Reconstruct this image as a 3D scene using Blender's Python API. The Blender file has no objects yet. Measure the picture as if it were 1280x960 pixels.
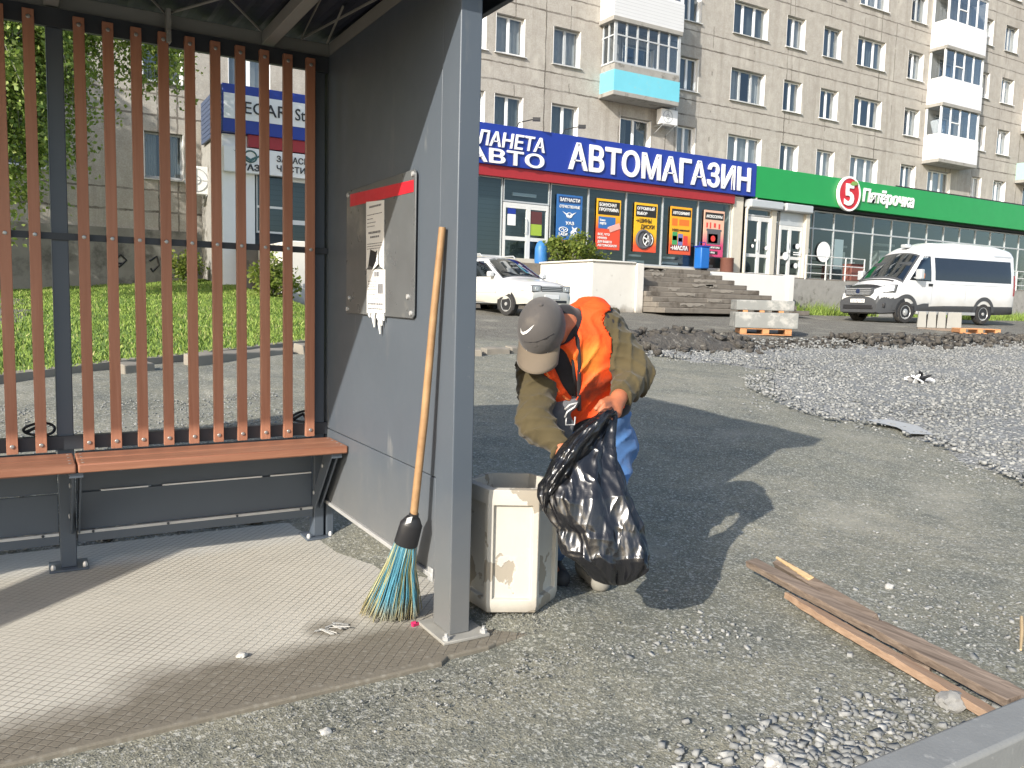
import bpy, bmesh, math, random
import numpy as np
from mathutils import Vector, Matrix, noise as mnoise

random.seed(7)
RNG = np.random.default_rng(11)
R = math.radians
S = bpy.context.scene
COL = S.collection

# ------------------------------------------------------------------ camera
CF, YAW, PITCH, ROLL, CAMH = 1024.16, 0.53568, -0.099648, 0.02623, 1.2
_cy, _sy = math.cos(YAW), math.sin(YAW)
FWD = Vector((_sy*math.cos(PITCH), _cy*math.cos(PITCH), math.sin(PITCH)))
_rt = Vector((_cy, -_sy, 0)); _up = _rt.cross(FWD)
CR = _rt*math.cos(ROLL) + _up*math.sin(ROLL)
CU = -_rt*math.sin(ROLL) + _up*math.cos(ROLL)
CPOS = Vector((0, 0, CAMH))
cam = bpy.data.cameras.new('camera')
cam.sensor_width = 36; cam.lens = 36*CF/1280; cam.clip_end = 600; cam.clip_start = 0.05
camo = bpy.data.objects.new('camera', cam); COL.objects.link(camo)
camo.matrix_world = Matrix(((CR.x, CU.x, -FWD.x, 0), (CR.y, CU.y, -FWD.y, 0), (CR.z, CU.z, -FWD.z, CAMH), (0, 0, 0, 1)))
S.camera = camo

def at(px, py, d):
    """world point seen at a place in the photograph at depth d"""
    return CPOS + (FWD + CR*((px-640)/CF) - CU*((py-480)/CF))*d

# ------------------------------------------------------------------ sky and sun
SUN_A, SUN_B = 1.78, 0.87                      # shadow run per metre of height
sun_dir = Vector((-SUN_A, -SUN_B, 1)).normalized()
EL = math.asin(sun_dir.z)
W = bpy.data.worlds.new('World'); S.world = W; W.use_nodes = True
wn = W.node_tree; wn.nodes.clear()
sky = wn.nodes.new('ShaderNodeTexSky'); sky.sky_type = 'NISHITA'; sky.sun_disc = False
sky.sun_elevation = EL; sky.sun_rotation = math.atan2(sun_dir.x, sun_dir.y)
sky.air_density = 1.0; sky.dust_density = 1.5; sky.ozone_density = 1.0
bg = wn.nodes.new('ShaderNodeBackground'); bg.inputs['Strength'].default_value = 0.15
wo = wn.nodes.new('ShaderNodeOutputWorld')
wn.links.new(sky.outputs[0], bg.inputs[0]); wn.links.new(bg.outputs[0], wo.inputs[0])
sl = bpy.data.lights.new('sun', 'SUN'); sl.energy = 4.1; sl.angle = R(0.5); sl.color = (1.0, 0.945, 0.86)
slo = bpy.data.objects.new('sun', sl); COL.objects.link(slo)
slo.rotation_euler = (-sun_dir).to_track_quat('-Z', 'Y').to_euler()
S.view_settings.view_transform = 'Standard'; S.view_settings.look = 'None'
S.view_settings.exposure = 0.70; S.view_settings.gamma = 1.0
S.render.engine = 'CYCLES'
S.cycles.max_bounces = 6; S.cycles.diffuse_bounces = 3; S.cycles.glossy_bounces = 3
S.cycles.transparent_max_bounces = 12; S.cycles.use_denoising = True
S.cycles.sample_clamp_indirect = 6

# ------------------------------------------------------------------ materials
class NT:
    def __init__(s, name):
        s.m = bpy.data.materials.new(name); s.m.use_nodes = True
        s.t = s.m.node_tree; s.b = s.t.nodes['Principled BSDF']; s.o = s.t.nodes['Material Output']
        s.tc = s.t.nodes.new('ShaderNodeTexCoord')
    def n(s, typ, **kw):
        nd = s.t.nodes.new(typ)
        for k, v in kw.items(): setattr(nd, k, v)
        return nd
    def l(s, a, b): s.t.links.new(a, b)
    def co(s, scale=(1, 1, 1), rot=(0, 0, 0), src='Object', loc=(0, 0, 0)):
        mp = s.n('ShaderNodeMapping'); mp.inputs['Scale'].default_value = scale
        mp.inputs['Rotation'].default_value = rot; mp.inputs['Location'].default_value = loc
        s.l(s.tc.outputs[src], mp.inputs[0]); return mp.outputs[0]
    def noise(s, scale, detail=4, rough=.55, co=None, dist=0):
        nd = s.n('ShaderNodeTexNoise'); nd.inputs['Scale'].default_value = scale
        nd.inputs['Detail'].default_value = detail; nd.inputs['Roughness'].default_value = rough
        nd.inputs['Distortion'].default_value = dist
        s.l(co or s.tc.outputs['Object'], nd.inputs['Vector']); return nd.outputs['Fac']
    def vor(s, scale, co=None, feat='F1', out='Distance', rnd=1):
        nd = s.n('ShaderNodeTexVoronoi'); nd.feature = feat; nd.inputs['Scale'].default_value = scale
        nd.inputs['Randomness'].default_value = rnd
        s.l(co or s.tc.outputs['Object'], nd.inputs['Vector']); return nd.outputs[out]
    def ramp(s, fac, stops, interp='LINEAR'):
        nd = s.n('ShaderNodeValToRGB'); cr = nd.color_ramp; cr.interpolation = interp
        while len(cr.elements) < len(stops): cr.elements.new(0.5)
        for e, (p, c) in zip(cr.elements, stops):
            e.position = p; e.color = (*c, 1) if hasattr(c, '__len__') else (c, c, c, 1)
        s.l(fac, nd.inputs[0]); return nd.outputs[0]
    def mix(s, fac, a, b, mode='MIX'):
        nd = s.n('ShaderNodeMix', data_type='RGBA', blend_type=mode)
        for i, v in ((0, fac), (6, a), (7, b)):
            if hasattr(v, 'is_output'): s.l(v, nd.inputs[i])
            elif i == 0: nd.inputs[0].default_value = v
            else: nd.inputs[i].default_value = (*v, 1) if hasattr(v, '__len__') else (v, v, v, 1)
        return nd.outputs[2]
    def math(s, op, a, b=0.0, c=None):
        nd = s.n('ShaderNodeMath', operation=op)
        for i, v in enumerate((a, b) if c is None else (a, b, c)):
            if hasattr(v, 'is_output'): s.l(v, nd.inputs[i])
            else: nd.inputs[i].default_value = v
        return nd.outputs[0]
    def xyz(s, src='Object'):
        nd = s.n('ShaderNodeSeparateXYZ'); s.l(s.tc.outputs[src], nd.inputs[0]); return nd.outputs
    def bump(s, h, strength=.3, dist=.01, prev=None):
        nd = s.n('ShaderNodeBump'); nd.inputs['Strength'].default_value = strength
        nd.inputs['Distance'].default_value = dist; s.l(h, nd.inputs['Height'])
        if prev is not None: s.l(prev, nd.inputs['Normal'])
        s.l(nd.outputs[0], s.b.inputs['Normal']); return nd.outputs[0]
    def base(s, c):
        if hasattr(c, 'is_output'): s.l(c, s.b.inputs['Base Color'])
        else: s.b.inputs['Base Color'].default_value = (*c, 1)
    def set(s, rough=.5, metal=0, spec=.5):
        s.b.inputs['Roughness'].default_value = rough; s.b.inputs['Metallic'].default_value = metal
        s.b.inputs['Specular IOR Level'].default_value = spec; return s

def simple(name, c, rough=.5, metal=0, var=.15, scale=6, bump=0, bscale=80, spec=.5, dirt=None, bdist=.004):
    """base colour with broad and fine variation and optional bump and dirt patches"""
    t = NT(name); t.set(rough, metal, spec)
    a = tuple(max(0, x*(1-var)) for x in c); b = tuple(min(1, x*(1+var)) for x in c)
    col = t.mix(t.noise(scale, 5, .6), a, b)
    if dirt:
        col = t.mix(t.ramp(t.noise(dirt[1], 6, .65), [(dirt[2], 0), (dirt[2]+.12, 1)]), col, dirt[0])
    t.base(col)
    rr = t.math('MULTIPLY_ADD', t.noise(scale*2.3, 3), .25, rough-.12); t.l(rr, t.b.inputs['Roughness'])
    if bump: t.bump(t.noise(bscale, 4, .6), bump, bdist)
    return t.m

# ------------------------------------------------------------------ mesh building
class MB:
    def __init__(s): s.v = []; s.f = []; s.mi = []; s.m = 0
    def add(s, vs, fs):
        o = len(s.v); s.v.extend([tuple(p) for p in vs])
        for f in fs: s.f.append([i+o for i in f]); s.mi.append(s.m)
        return s
    def mat(s, i): s.m = i; return s
    def box(s, x0, x1, y0, y1, z0, z1):
        v = [(x, y, z) for z in (z0, z1) for y in (y0, y1) for x in (x0, x1)]
        return s.add(v, [(0, 2, 3, 1), (4, 5, 7, 6), (0, 1, 5, 4), (2, 6, 7, 3), (0, 4, 6, 2), (1, 3, 7, 5)])
    def obox(s, c, ax, ay, az, hx, hy, hz):
        c = Vector(c); ax, ay, az = Vector(ax).normalized(), Vector(ay).normalized(), Vector(az).normalized()
        v = [c+ax*hx*i+ay*hy*j+az*hz*k for k in (-1, 1) for j in (-1, 1) for i in (-1, 1)]
        return s.add(v, [(0, 2, 3, 1), (4, 5, 7, 6), (0, 1, 5, 4), (2, 6, 7, 3), (0, 4, 6, 2), (1, 3, 7, 5)])
    def bar(s, a, b, w, h, up=(0, 0, 1)):
        a, b = Vector(a), Vector(b); d = (b-a); L = d.length; d.normalize()
        u = Vector(up); sx = d.cross(u)
        if sx.length < 1e-4: sx = d.cross(Vector((1, 0, 0)))
        sx.normalize(); u = sx.cross(d)
        return s.obox((a+b)/2, d, sx, u, L/2, w/2, h/2)
    def prism(s, poly, a, b):
        """poly: 3-D points of one face, a, b: offsets of the two ends"""
        n = len(poly); a, b = Vector(a), Vector(b); p = [Vector(q) for q in poly]
        v = [q+a for q in p]+[q+b for q in p]
        fs = [tuple(range(n))[::-1], tuple(range(n, 2*n))]+[(i, (i+1) % n, (i+1) % n+n, i+n) for i in range(n)]
        return s.add(v, fs)
    def tube(s, pts, r, n=8, cap=True):
        pts = [Vector(p) for p in pts]; rs = r if hasattr(r, '__len__') else [r]*len(pts)
        v = []; prev = None
        for i, p in enumerate(pts):
            t = (pts[min(i+1, len(pts)-1)]-pts[max(i-1, 0)]).normalized()
            if prev is None:
                prev = t.cross(Vector((0, 0, 1)))
                if prev.length < 1e-3: prev = t.cross(Vector((1, 0, 0)))
            prev = (prev - t*prev.dot(t)).normalized(); q = t.cross(prev)
            v += [p+(prev*math.cos(2*math.pi*k/n)+q*math.sin(2*math.pi*k/n))*rs[i] for k in range(n)]
        fs = [(i*n+k, i*n+(k+1) % n, (i+1)*n+(k+1) % n, (i+1)*n+k) for i in range(len(pts)-1) for k in range(n)]
        if cap: fs += [tuple(range(n))[::-1], tuple(range((len(pts)-1)*n, len(pts)*n))]
        return s.add(v, fs)
    def lathe(s, prof, c=(0, 0, 0), axis=(0, 0, 1), n=24, cap=True):
        ax = Vector(axis).normalized(); u = ax.cross(Vector((1, 0, 0)))
        if u.length < .1: u = ax.cross(Vector((0, 1, 0)))
        u.normalize(); w = ax.cross(u); c = Vector(c); v = []
        for r, h in prof:
            v += [c+ax*h+(u*math.cos(2*math.pi*k/n)+w*math.sin(2*math.pi*k/n))*r for k in range(n)]
        m = len(prof)
        fs = [(i*n+k, i*n+(k+1) % n, (i+1)*n+(k+1) % n, (i+1)*n+k) for i in range(m-1) for k in range(n)]
        if cap: fs += [tuple(range(n))[::-1], tuple(range((m-1)*n, m*n))]
        return s.add(v, fs)
    def sheet(s, poly): return s.add(poly, [tuple(range(len(poly)))])
    def build(s, name, mats, parent=None, bevel=0, smooth=38, seg=2, world=False):
        me = bpy.data.meshes.new(name)
        v = s.v
        if world and parent is not None:
            iv = root_matrix(parent).inverted(); v = [iv @ Vector(p) for p in v]
        me.from_pydata([tuple(p) for p in v], [], s.f)
        for m in (mats if isinstance(mats, (list, tuple)) else [mats]): me.materials.append(m)
        if any(s.mi): me.polygons.foreach_set('material_index', s.mi)
        return finish(name, me, parent, bevel, smooth, seg)

def root_matrix(o):
    while o.parent is not None: o = o.parent
    return Matrix.LocRotScale(o.location, o.rotation_euler, None)

def finish(name, me, parent=None, bevel=0, smooth=38, seg=2):
    me.update(); bm = bmesh.new(); bm.from_mesh(me)
    bmesh.ops.recalc_face_normals(bm, faces=bm.faces); bm.to_mesh(me); bm.free()
    if smooth:
        me.polygons.foreach_set('use_smooth', [True]*len(me.polygons))
        if smooth < 180: me.set_sharp_from_angle(angle=R(smooth))
    o = bpy.data.objects.new(name, me); COL.objects.link(o); o.parent = parent
    if bevel:
        b = o.modifiers.new('bevel', 'BEVEL'); b.width = bevel; b.segments = seg; b.limit_method = 'ANGLE'; b.angle_limit = R(40)
    return o

def npmesh(name, V, F, mats, parent=None, mi=None, smooth=0, recalc=False):
    """big meshes from arrays: F is (n,3) or (n,4)"""
    me = bpy.data.meshes.new(name); V = np.asarray(V, np.float32); F = np.asarray(F, np.int32); k = F.shape[1]
    me.vertices.add(len(V)); me.vertices.foreach_set('co', V.ravel())
    me.loops.add(F.size); me.loops.foreach_set('vertex_index', F.ravel())
    me.polygons.add(len(F)); me.polygons.foreach_set('loop_start', np.arange(0, F.size, k, dtype=np.int32))
    if mi is not None: me.polygons.foreach_set('material_index', np.asarray(mi, np.int32))
    for m in (mats if isinstance(mats, (list, tuple)) else [mats]): me.materials.append(m)
    me.update(calc_edges=True); me.validate()
    if smooth:
        me.polygons.foreach_set('use_smooth', [True]*len(me.polygons))
        if smooth < 180: me.set_sharp_from_angle(angle=R(smooth))
    o = bpy.data.objects.new(name, me); COL.objects.link(o); o.parent = parent
    return o

def thing(name, label, cat, loc=(0, 0, 0), rz=0, group=None):
    o = bpy.data.objects.new(name, None); o.empty_display_size = .1; COL.objects.link(o)
    o.location = loc; o.rotation_euler = (0, 0, rz); return tag(o, label, cat, group)
def tag(o, label, cat, group=None):
    o['label'] = label; o['category'] = cat
    if group: o['group'] = group
    return o
def structure(o): o['kind'] = 'structure'; return o
def stuff(o, label=None, cat=None):
    o['kind'] = 'stuff'
    if label: tag(o, label, cat)
    return o
def dup(o, parent=None, loc=None, label=None, rz=None):
    c = o.copy(); COL.objects.link(c); c.parent = parent
    for ch in list(o.children): dup(ch, c)
    if loc is not None: c.location = loc
    if rz is not None: c.rotation_euler = (0, 0, rz)
    if label: c['label'] = label
    return c

def lettering(name, txt, mats, parent, org, xdir, updir, size, width=None, depth=.02, bold=0.0, shear=0, align='LEFT', spacing=1.0, space_line=1.0):
    """raised lettering on a board: org = left end of the baseline (world), turned into a mesh"""
    cu = bpy.data.curves.new(name, 'FONT'); cu.body = txt; cu.size = 1; cu.extrude = .5; cu.offset = bold
    cu.shear = shear; cu.align_x = align; cu.space_character = spacing; cu.space_line = space_line; cu.resolution_u = 3
    to = bpy.data.objects.new(name, cu); COL.objects.link(to)
    dg = bpy.context.evaluated_depsgraph_get(); me = bpy.data.meshes.new_from_object(to.evaluated_get(dg))
    bpy.data.objects.remove(to)
    n = len(me.vertices); co = np.empty(n*3, np.float32); me.vertices.foreach_get('co', co); co = co.reshape(-1, 3)
    x0, x1 = co[:, 0].min(), co[:, 0].max(); y1 = co[:, 1].max()
    first = txt.split('\n')[0]
    cap = .729 if any(ch.isupper() or ch.isdigit() for ch in first) else .56
    sy = size/cap; sx = sy if width is None else width/max(x1-x0, 1e-6)
    X = Vector(xdir).normalized(); U = Vector(updir).normalized(); N = X.cross(U)
    iv = root_matrix(parent).inverted() if parent is not None else Matrix()
    org = Vector(org)
    x0r = x0 if align == 'LEFT' else (x0+x1)/2
    out = np.array([iv @ (org + X*((p[0]-x0r)*sx) + U*(p[1]*sy) + N*(p[2]*depth)) for p in co.tolist()], np.float32)
    me.vertices.foreach_set('co', out.ravel()); me.materials.clear(); me.materials.append(mats); me.update()
    o = bpy.data.objects.new(name, me); COL.objects.link(o); o.parent = parent
    return o

# ------------------------------------------------------------------ ground height
def _sm(t):
    t = np.clip(t, 0, 1); return t*t*(3-2*t)
def gh(X, Y):
    a = np.interp(Y, [-50, 2.9, 4.6, 6, 9, 16.5, 18, 19.5, 20.5, 200], [0, 0, .16, .25, .42, .85, .86, .98, 1, 1])
    b = np.interp(Y, [-50, 4.3, 7, 9, 16.5, 18, 19.5, 20.5, 200], [0, 0, .25, .42, .85, .86, .98, 1, 1])
    t = _sm((np.asarray(X, float)-1.0)/.8)
    heap = .043*np.exp(-(((np.asarray(X)-1.64)/.27)**2+((np.asarray(Y)-2.70)/.25)**2)**2)      # dirt drifted round the bin
    return a*t+b*(1-t)+heap
def gz(x, y): return float(gh(x, y))

# ------------------------------------------------------------------ implicit surfaces
def seg(P, a, b, ra, rb):
    a = np.array(a, np.float32); b = np.array(b, np.float32); ab = b-a
    t = np.clip(((P-a)@ab)/max(float(ab@ab), 1e-9), 0, 1).astype(np.float32)
    d = P-a-t[..., None]*ab
    return np.sqrt(np.einsum('...i,...i->...', d, d))-(ra+(rb-ra)*t)
def ell(P, c, ax, r):
    """ellipsoid: centre, 3 axis rows, radii"""
    q = (P-np.array(c, np.float32))@np.array(ax, np.float32).T/np.array(r, np.float32)
    k = np.sqrt((q*q).sum(-1)); return (k-1)*min(r)
def smin(a, b, k):
    h = np.clip(.5+.5*(b-a)/k, 0, 1); return b+(a-b)*h-k*h*(1-h)
def smax(a, b, k): return -smin(-a, -b, k)
def surfnet(fn, lo, hi, h):
    lo = np.array(lo, np.float32); hi = np.array(hi, np.float32)
    n = np.ceil((hi-lo)/h).astype(int)+1
    ax = [lo[i]+h*np.arange(n[i], dtype=np.float32) for i in range(3)]
    F = np.empty(n, np.float32)
    for i0 in range(0, n[0], 24):                     # slabs keep memory small
        G = np.stack(np.meshgrid(ax[0][i0:i0+24], ax[1], ax[2], indexing='ij'), -1)
        F[i0:i0+24] = fn(G)
    cn = n-1; acc = np.zeros((cn.prod(), 3)); cnt = np.zeros(cn.prod()); quads = []
    ins = F < 0
    for a in range(3):
        b, c = (a+1) % 3, (a+2) % 3
        s0 = [slice(None)]*3; s1 = [slice(None)]*3; s0[a] = slice(0, -1); s1[a] = slice(1, None)
        idx = np.argwhere(ins[tuple(s0)] != ins[tuple(s1)])
        ok = (idx[:, b] > 0) & (idx[:, c] > 0) & (idx[:, b] < cn[b]) & (idx[:, c] < cn[c]); idx = idx[ok]
        nx = idx.copy(); nx[:, a] += 1
        f0 = F[tuple(idx.T)]; f1 = F[tuple(nx.T)]; t = f0/(f0-f1)
        p = idx.astype(float); p[:, a] += t
        cells = []
        for ob, oc in ((1, 1), (0, 1), (0, 0), (1, 0)):
            q = idx.copy(); q[:, b] -= ob; q[:, c] -= oc
            k = (q[:, 0]*cn[1]+q[:, 1])*cn[2]+q[:, 2]; cells.append(k)
            np.add.at(acc, k, p); np.add.at(cnt, k, 1)
        Q = np.stack(cells, 1); fl = f0 >= 0; Q[fl] = Q[fl][:, ::-1]; quads.append(Q)
    Q = np.concatenate(quads); used = np.unique(Q); mp = -np.ones(cn.prod(), int); mp[used] = np.arange(len(used))
    V = lo+h*(acc[used]/cnt[used][:, None])
    return V.astype(np.float32), mp[Q]
# ================================================================== MATERIALS
def ground_material():
    t = NT('ground'); t.set(.95, 0, .25); xyz = t.xyz(); co = t.tc.outputs['Object']
    n1 = t.noise(.55, 6, .6); n2 = t.noise(3.2, 6, .65); fine = t.noise(75, 5, .75)
    dust = t.mix(t.ramp(n1, [(.35, 0), (.62, 1)]), (.165, .164, .126), (.25, .236, .180))
    dust = t.mix(t.ramp(n2, [(.42, 0), (.66, .7)]), dust, (.115, .122, .108))
    # darker road of dirty asphalt beyond the dug up edge
    ye = t.math('ADD', xyz[1], t.math('MULTIPLY', t.math('SUBTRACT', t.noise(.8, 4), .5), 2.2))
    road = t.mix(t.noise(1.1, 6, .7), (.075, .068, .056), (.16, .145, .118))
    col = t.mix(t.ramp(t.math('MULTIPLY', t.math('SUBTRACT', ye, 11.0), .8), [(0, 0), (1, 1)]), dust, road)
    # pale dry dust patches
    pm = t.ramp(t.noise(.9, 5, .6, co=t.co((1, 1, 1), loc=(3.1, 7.7, 0))), [(.54, 0), (.70, .75)])
    col = t.mix(pm, col, (.31, .295, .24)); calm = t.math('SUBTRACT', 1, t.math('MULTIPLY', pm, 1.0))
    # single grains: pale and dark crumbs of crushed stone
    v = t.vor(165, out='Color'); g1 = t.n('ShaderNodeSeparateColor'); t.l(v, g1.inputs[0])
    col = t.mix(t.math('MULTIPLY', calm, t.ramp(g1.outputs[0], [(.0, .65), (.32, 0)])), col, (.075, .08, .075))
    col = t.mix(t.math('MULTIPLY', calm, t.ramp(g1.outputs[1], [(.72, 0), (.97, .6)])), col, (.46, .455, .40))
    v2 = t.vor(85, out='Color'); g2 = t.n('ShaderNodeSeparateColor'); t.l(v2, g2.inputs[0])
    col = t.mix(t.ramp(g2.outputs[0], [(.86, 0), (.96, .75)]), col, (.42, .415, .37))
    col = t.mix(t.ramp(g2.outputs[1], [(.0, .6), (.14, 0)]), col, (.09, .092, .088))
    t.base(col)
    b = t.bump(t.vor(165), .5, .004); b = t.bump(t.vor(70), .2, .006, b); t.bump(t.noise(5, 6, .7), .45, .045, b)
    return t.m

def gravel_material():
    t = NT('gravel_bed'); t.set(.9, 0, .3)
    v = t.vor(48, out='Color'); g = t.n('ShaderNodeSeparateColor'); t.l(v, g.inputs[0])
    c = t.ramp(g.outputs[0], [(0, (.16, .165, .16)), (.4, (.25, .255, .248)), (.8, (.34, .342, .33)), (1, (.46, .458, .44))])
    c = t.mix(t.ramp(t.vor(48), [(.3, 0), (.65, .55)]), c, (.10, .10, .10))
    t.base(c); t.bump(t.vor(48), .7, .02); return t.m

def stone_material(name, lo, hi):
    t = NT(name); t.set(.85, 0, .35)
    at_ = t.n('ShaderNodeAttribute', attribute_name='tone')
    c = t.ramp(at_.outputs['Fac'], [(0, lo), (.75, tuple((a+b)/2 for a, b in zip(lo, hi))), (1, hi)])
    c = t.mix(t.math('MULTIPLY', t.noise(70, 4, .6), .5), c, tuple(x*.6 for x in lo)); t.base(c)
    t.bump(t.noise(120, 3), .3, .003); return t.m

def pad_material():
    t = NT('ribbed_concrete'); t.set(.8, 0, .35)
    x = t.co((1, 1, 1), (0, 0, R(41)))
    sp = t.n('ShaderNodeSeparateXYZ'); t.l(x, sp.inputs[0])
    P = .031
    def groove(c, p, jig):
        f = t.math('FRACT', t.math('DIVIDE', t.math('ADD', c, jig), p))
        return t.math('ABSOLUTE', t.math('SUBTRACT', f, .5))
    jig = t.math('MULTIPLY', t.noise(5, 3), .006)
    a = groove(sp.outputs[0], P, jig); b = groove(sp.outputs[1], P*.86, jig)
    gv = t.math('MAXIMUM', a, b)                         # .5 on the groove lines
    xyz = t.xyz(); line = t.ramp(gv, [(.415, 0), (.475, 1)])
    rim = t.math('SUBTRACT', xyz[1], t.math('MULTIPLY', xyz[0], .045)); line = t.math('MULTIPLY', line, t.ramp(t.math('MULTIPLY', t.math('SUBTRACT', rim, 2.33), 10), [(.27, 0), (.33, 1)]))
    base = t.mix(t.noise(2.3, 6, .65), (.43, .405, .345), (.57, .54, .47))
    base = t.mix(t.ramp(t.noise(9, 6, .7), [(.55, 0), (.75, .4)]), base, (.33, .32, .28))
    # damp dirt lying along the street edge and one stain by the broom
    edge = t.math('ADD', xyz[1], t.math('MULTIPLY', t.math('SUBTRACT', t.noise(2.1, 5, .6), .5), -.55))
    ex = t.math('ADD', edge, t.math('MULTIPLY', xyz[0], -.13))
    damp = t.ramp(ex, [(2.42/4, 1), (2.62/4, .0)]) if False else t.ramp(t.math('MULTIPLY', t.math('SUBTRACT', 2.70, ex), 4.5), [(0, 0), (.9, 1)])
    sd = t.n('ShaderNodeVectorMath', operation='DISTANCE'); t.l(t.tc.outputs['Object'], sd.inputs[0]); sd.inputs[1].default_value = (.93, 2.80, 0)
    spot = t.ramp(t.math('ADD', t.math('MULTIPLY', sd.outputs['Value'], 6), t.math('MULTIPLY', t.noise(11, 5), .5)), [(.55, 1), (1.0, 0)])
    dm = t.math('MAXIMUM', damp, t.math('MULTIPLY', spot, .8))
    soil = t.mix(t.noise(14, 5, .7), (.115, .10, .075), (.20, .175, .135))
    topc = t.mix(t.ramp(t.vor(31, co=t.co((1, 1, 1), (0, 0, R(41)))), [(.1, .30), (.35, 0)]), soil, (.36, .34, .29))
    base = t.mix(t.math('MULTIPLY', dm, .95), base, topc)
    wear = t.ramp(t.noise(1.3, 5, .7, co=t.co((1, 1, 1), loc=(5, 1, 0))), [(.38, .18), (.62, .75)])
    base = t.mix(t.math('MULTIPLY', line, t.math('MAXIMUM', wear, t.math('MULTIPLY', dm, .8))), base, (.15, .13, .10))
    base = t.mix(t.ramp(t.noise(3.3, 6, .75, co=t.co((1, 1, 1), loc=(2, 8, 0))), [(.60, 0), (.72, .45)]), base, (.27, .255, .215))
    base = t.mix(t.ramp(t.noise(160, 3, .7), [(.55, 0), (.8, .35)]), base, (.2, .19, .16))
    t.base(base)
    h = t.math('SUBTRACT', 1, line); b2 = t.bump(h, .6, .005); t.bump(t.noise(90, 5, .7), .35, .004, b2)
    return t.m

def facade_material():
    t = NT('pebble_dash'); t.set(.95, 0, .2); xyz = t.xyz()
    c = t.mix(t.noise(.45, 6, .65), (.40, .378, .340), (.55, .522, .470))
    c = t.mix(t.ramp(t.noise(3, 6, .75), [(.35, .55), (.6, 0)]), c, (.30, .275, .24))
    c = t.mix(t.ramp(t.noise(22, 5, .8), [(.4, .5), (.62, 0)]), c, (.25, .225, .195))
    c = t.mix(t.ramp(t.noise(1.4, 5, .6, co=t.co((1, 1, .35), loc=(9, 0, 4))), [(.56, 0), (.68, .55)]), c, (.54, .51, .45))
    c = t.mix(t.ramp(t.noise(1.0, 5, .65, co=t.co((2.4, 1, .16), loc=(0, 0, 2))), [(.52, 0), (.70, .5)]), c, (.23, .205, .175))     # rain streaks
    jig = t.math('MULTIPLY', t.math('SUBTRACT', t.noise(2.2, 5, .7), .5), .13)
    def seam(coord, period, off, w):
        f = t.math('FRACT', t.math('DIVIDE', t.math('ADD', t.math('ADD', coord, jig), -off), period))
        return t.math('LESS_THAN', f, w/period)
    s1 = seam(xyz[2], 2.72, 8.94, .06); s2 = seam(xyz[2], 2.72, 9.55, .05)
    s3 = seam(xyz[0], 6.28, 3.9, .05)
    # upright joints stand between the floors only in places
    s4 = t.math('MULTIPLY', seam(xyz[0], 2.36, 1.02, .035), t.math('GREATER_THAN', t.noise(.35, 2, co=t.co((1, 1, 2.1))), .50))
    s = t.math('MAXIMUM', t.math('MAXIMUM', s1, s2), t.math('MAXIMUM', s3, s4))
    c = t.mix(t.math('MULTIPLY', s, t.ramp(t.noise(1.6, 4), [(.3, .35), (.6, .95)])), c, (.12, .105, .09))
    # pale smears of cement where joints were filled again
    f1 = seam(xyz[2], 2.72, 8.87, .17)
    c = t.mix(t.math('MULTIPLY', f1, t.ramp(t.noise(.7, 5, .7, co=t.co((1, 1, .3), loc=(2, 2, 2))), [(.5, 0), (.6, .6)])), c, (.36, .345, .31))
    t.base(c); t.bump(t.noise(38, 5, .75), .5, .02); return t.m

def glass_material(name, tint, refl, rough=.02, tcol=(.75, .8, .85)):
    t = NT(name); t.t.nodes.remove(t.b)
    tr = t.n('ShaderNodeBsdfTransparent'); tr.inputs[0].default_value = (*tcol, 1)
    gl = t.n('ShaderNodeBsdfGlossy'); gl.inputs[0].default_value = (*tint, 1); gl.inputs['Roughness'].default_value = rough
    lw = t.n('ShaderNodeLayerWeight'); lw.inputs[0].default_value = .5
    mx = t.n('ShaderNodeMixShader'); f = t.math('MULTIPLY_ADD', t.math('POWER', lw.outputs['Facing'], 2.6), .9, refl)
    t.l(f, mx.inputs[0]); t.l(tr.outputs[0], mx.inputs[1]); t.l(gl.outputs[0], mx.inputs[2])
    nb = t.n('ShaderNodeBump'); nb.inputs['Strength'].default_value = .12; nb.inputs['Distance'].default_value = .05
    t.l(t.noise(.9, 2), nb.inputs['Height']); t.l(nb.outputs[0], gl.inputs['Normal'])
    t.l(mx.outputs[0], t.o.inputs[0]); return t.m

def whitewash_material():
    t = NT('whitewash'); t.set(.9, 0, .25)
    c = t.mix(t.noise(1.3, 6, .7), (.54, .515, .46), (.69, .67, .62))
    c = t.mix(t.ramp(t.noise(2.6, 7, .75, co=t.co((1, 1, .5))), [(.60, 0), (.67, .8)]), c, (.40, .37, .32))
    xyz = t.xyz()
    low = t.ramp(t.math('ADD', xyz[2], t.math('MULTIPLY', t.noise(3, 5), -.5)), [(.72, .9), (.95, 0)])
    c = t.mix(low, c, (.22, .19, .15)); t.base(c); t.bump(t.noise(25, 5, .7), .4, .01); return t.m

M = {}
M['ground'] = ground_material(); M['gravel_bed'] = gravel_material(); M['pad'] = pad_material()
M['stone_pale'] = stone_material('crushed_stone', (.175, .18, .175), (.48, .478, .455))
M['stone_dust'] = stone_material('stone_chips', (.09, .095, .09), (.50, .49, .43))
M['facade'] = facade_material(); M['whitewash'] = whitewash_material()
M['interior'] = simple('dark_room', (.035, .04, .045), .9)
M['glass'] = glass_material('window_glass', (.72, .78, .84), .10)
M['shop_glass'] = glass_material('shop_glass', (.7, .8, .85), .07, tcol=(.6, .68, .70))
M['car_glass'] = glass_material('car_glass', (.8, .85, .9), .12, tcol=(.35, .4, .42))
M['pvc'] = simple('white_pvc', (.78, .78, .77), .4, var=.05)
M['reveal'] = simple('white_reveal_plaster', (.80, .79, .76), .8, var=.08, scale=4)
M['old_frame'] = simple('weathered_frame_paint', (.42, .44, .45), .6, var=.2)
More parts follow.
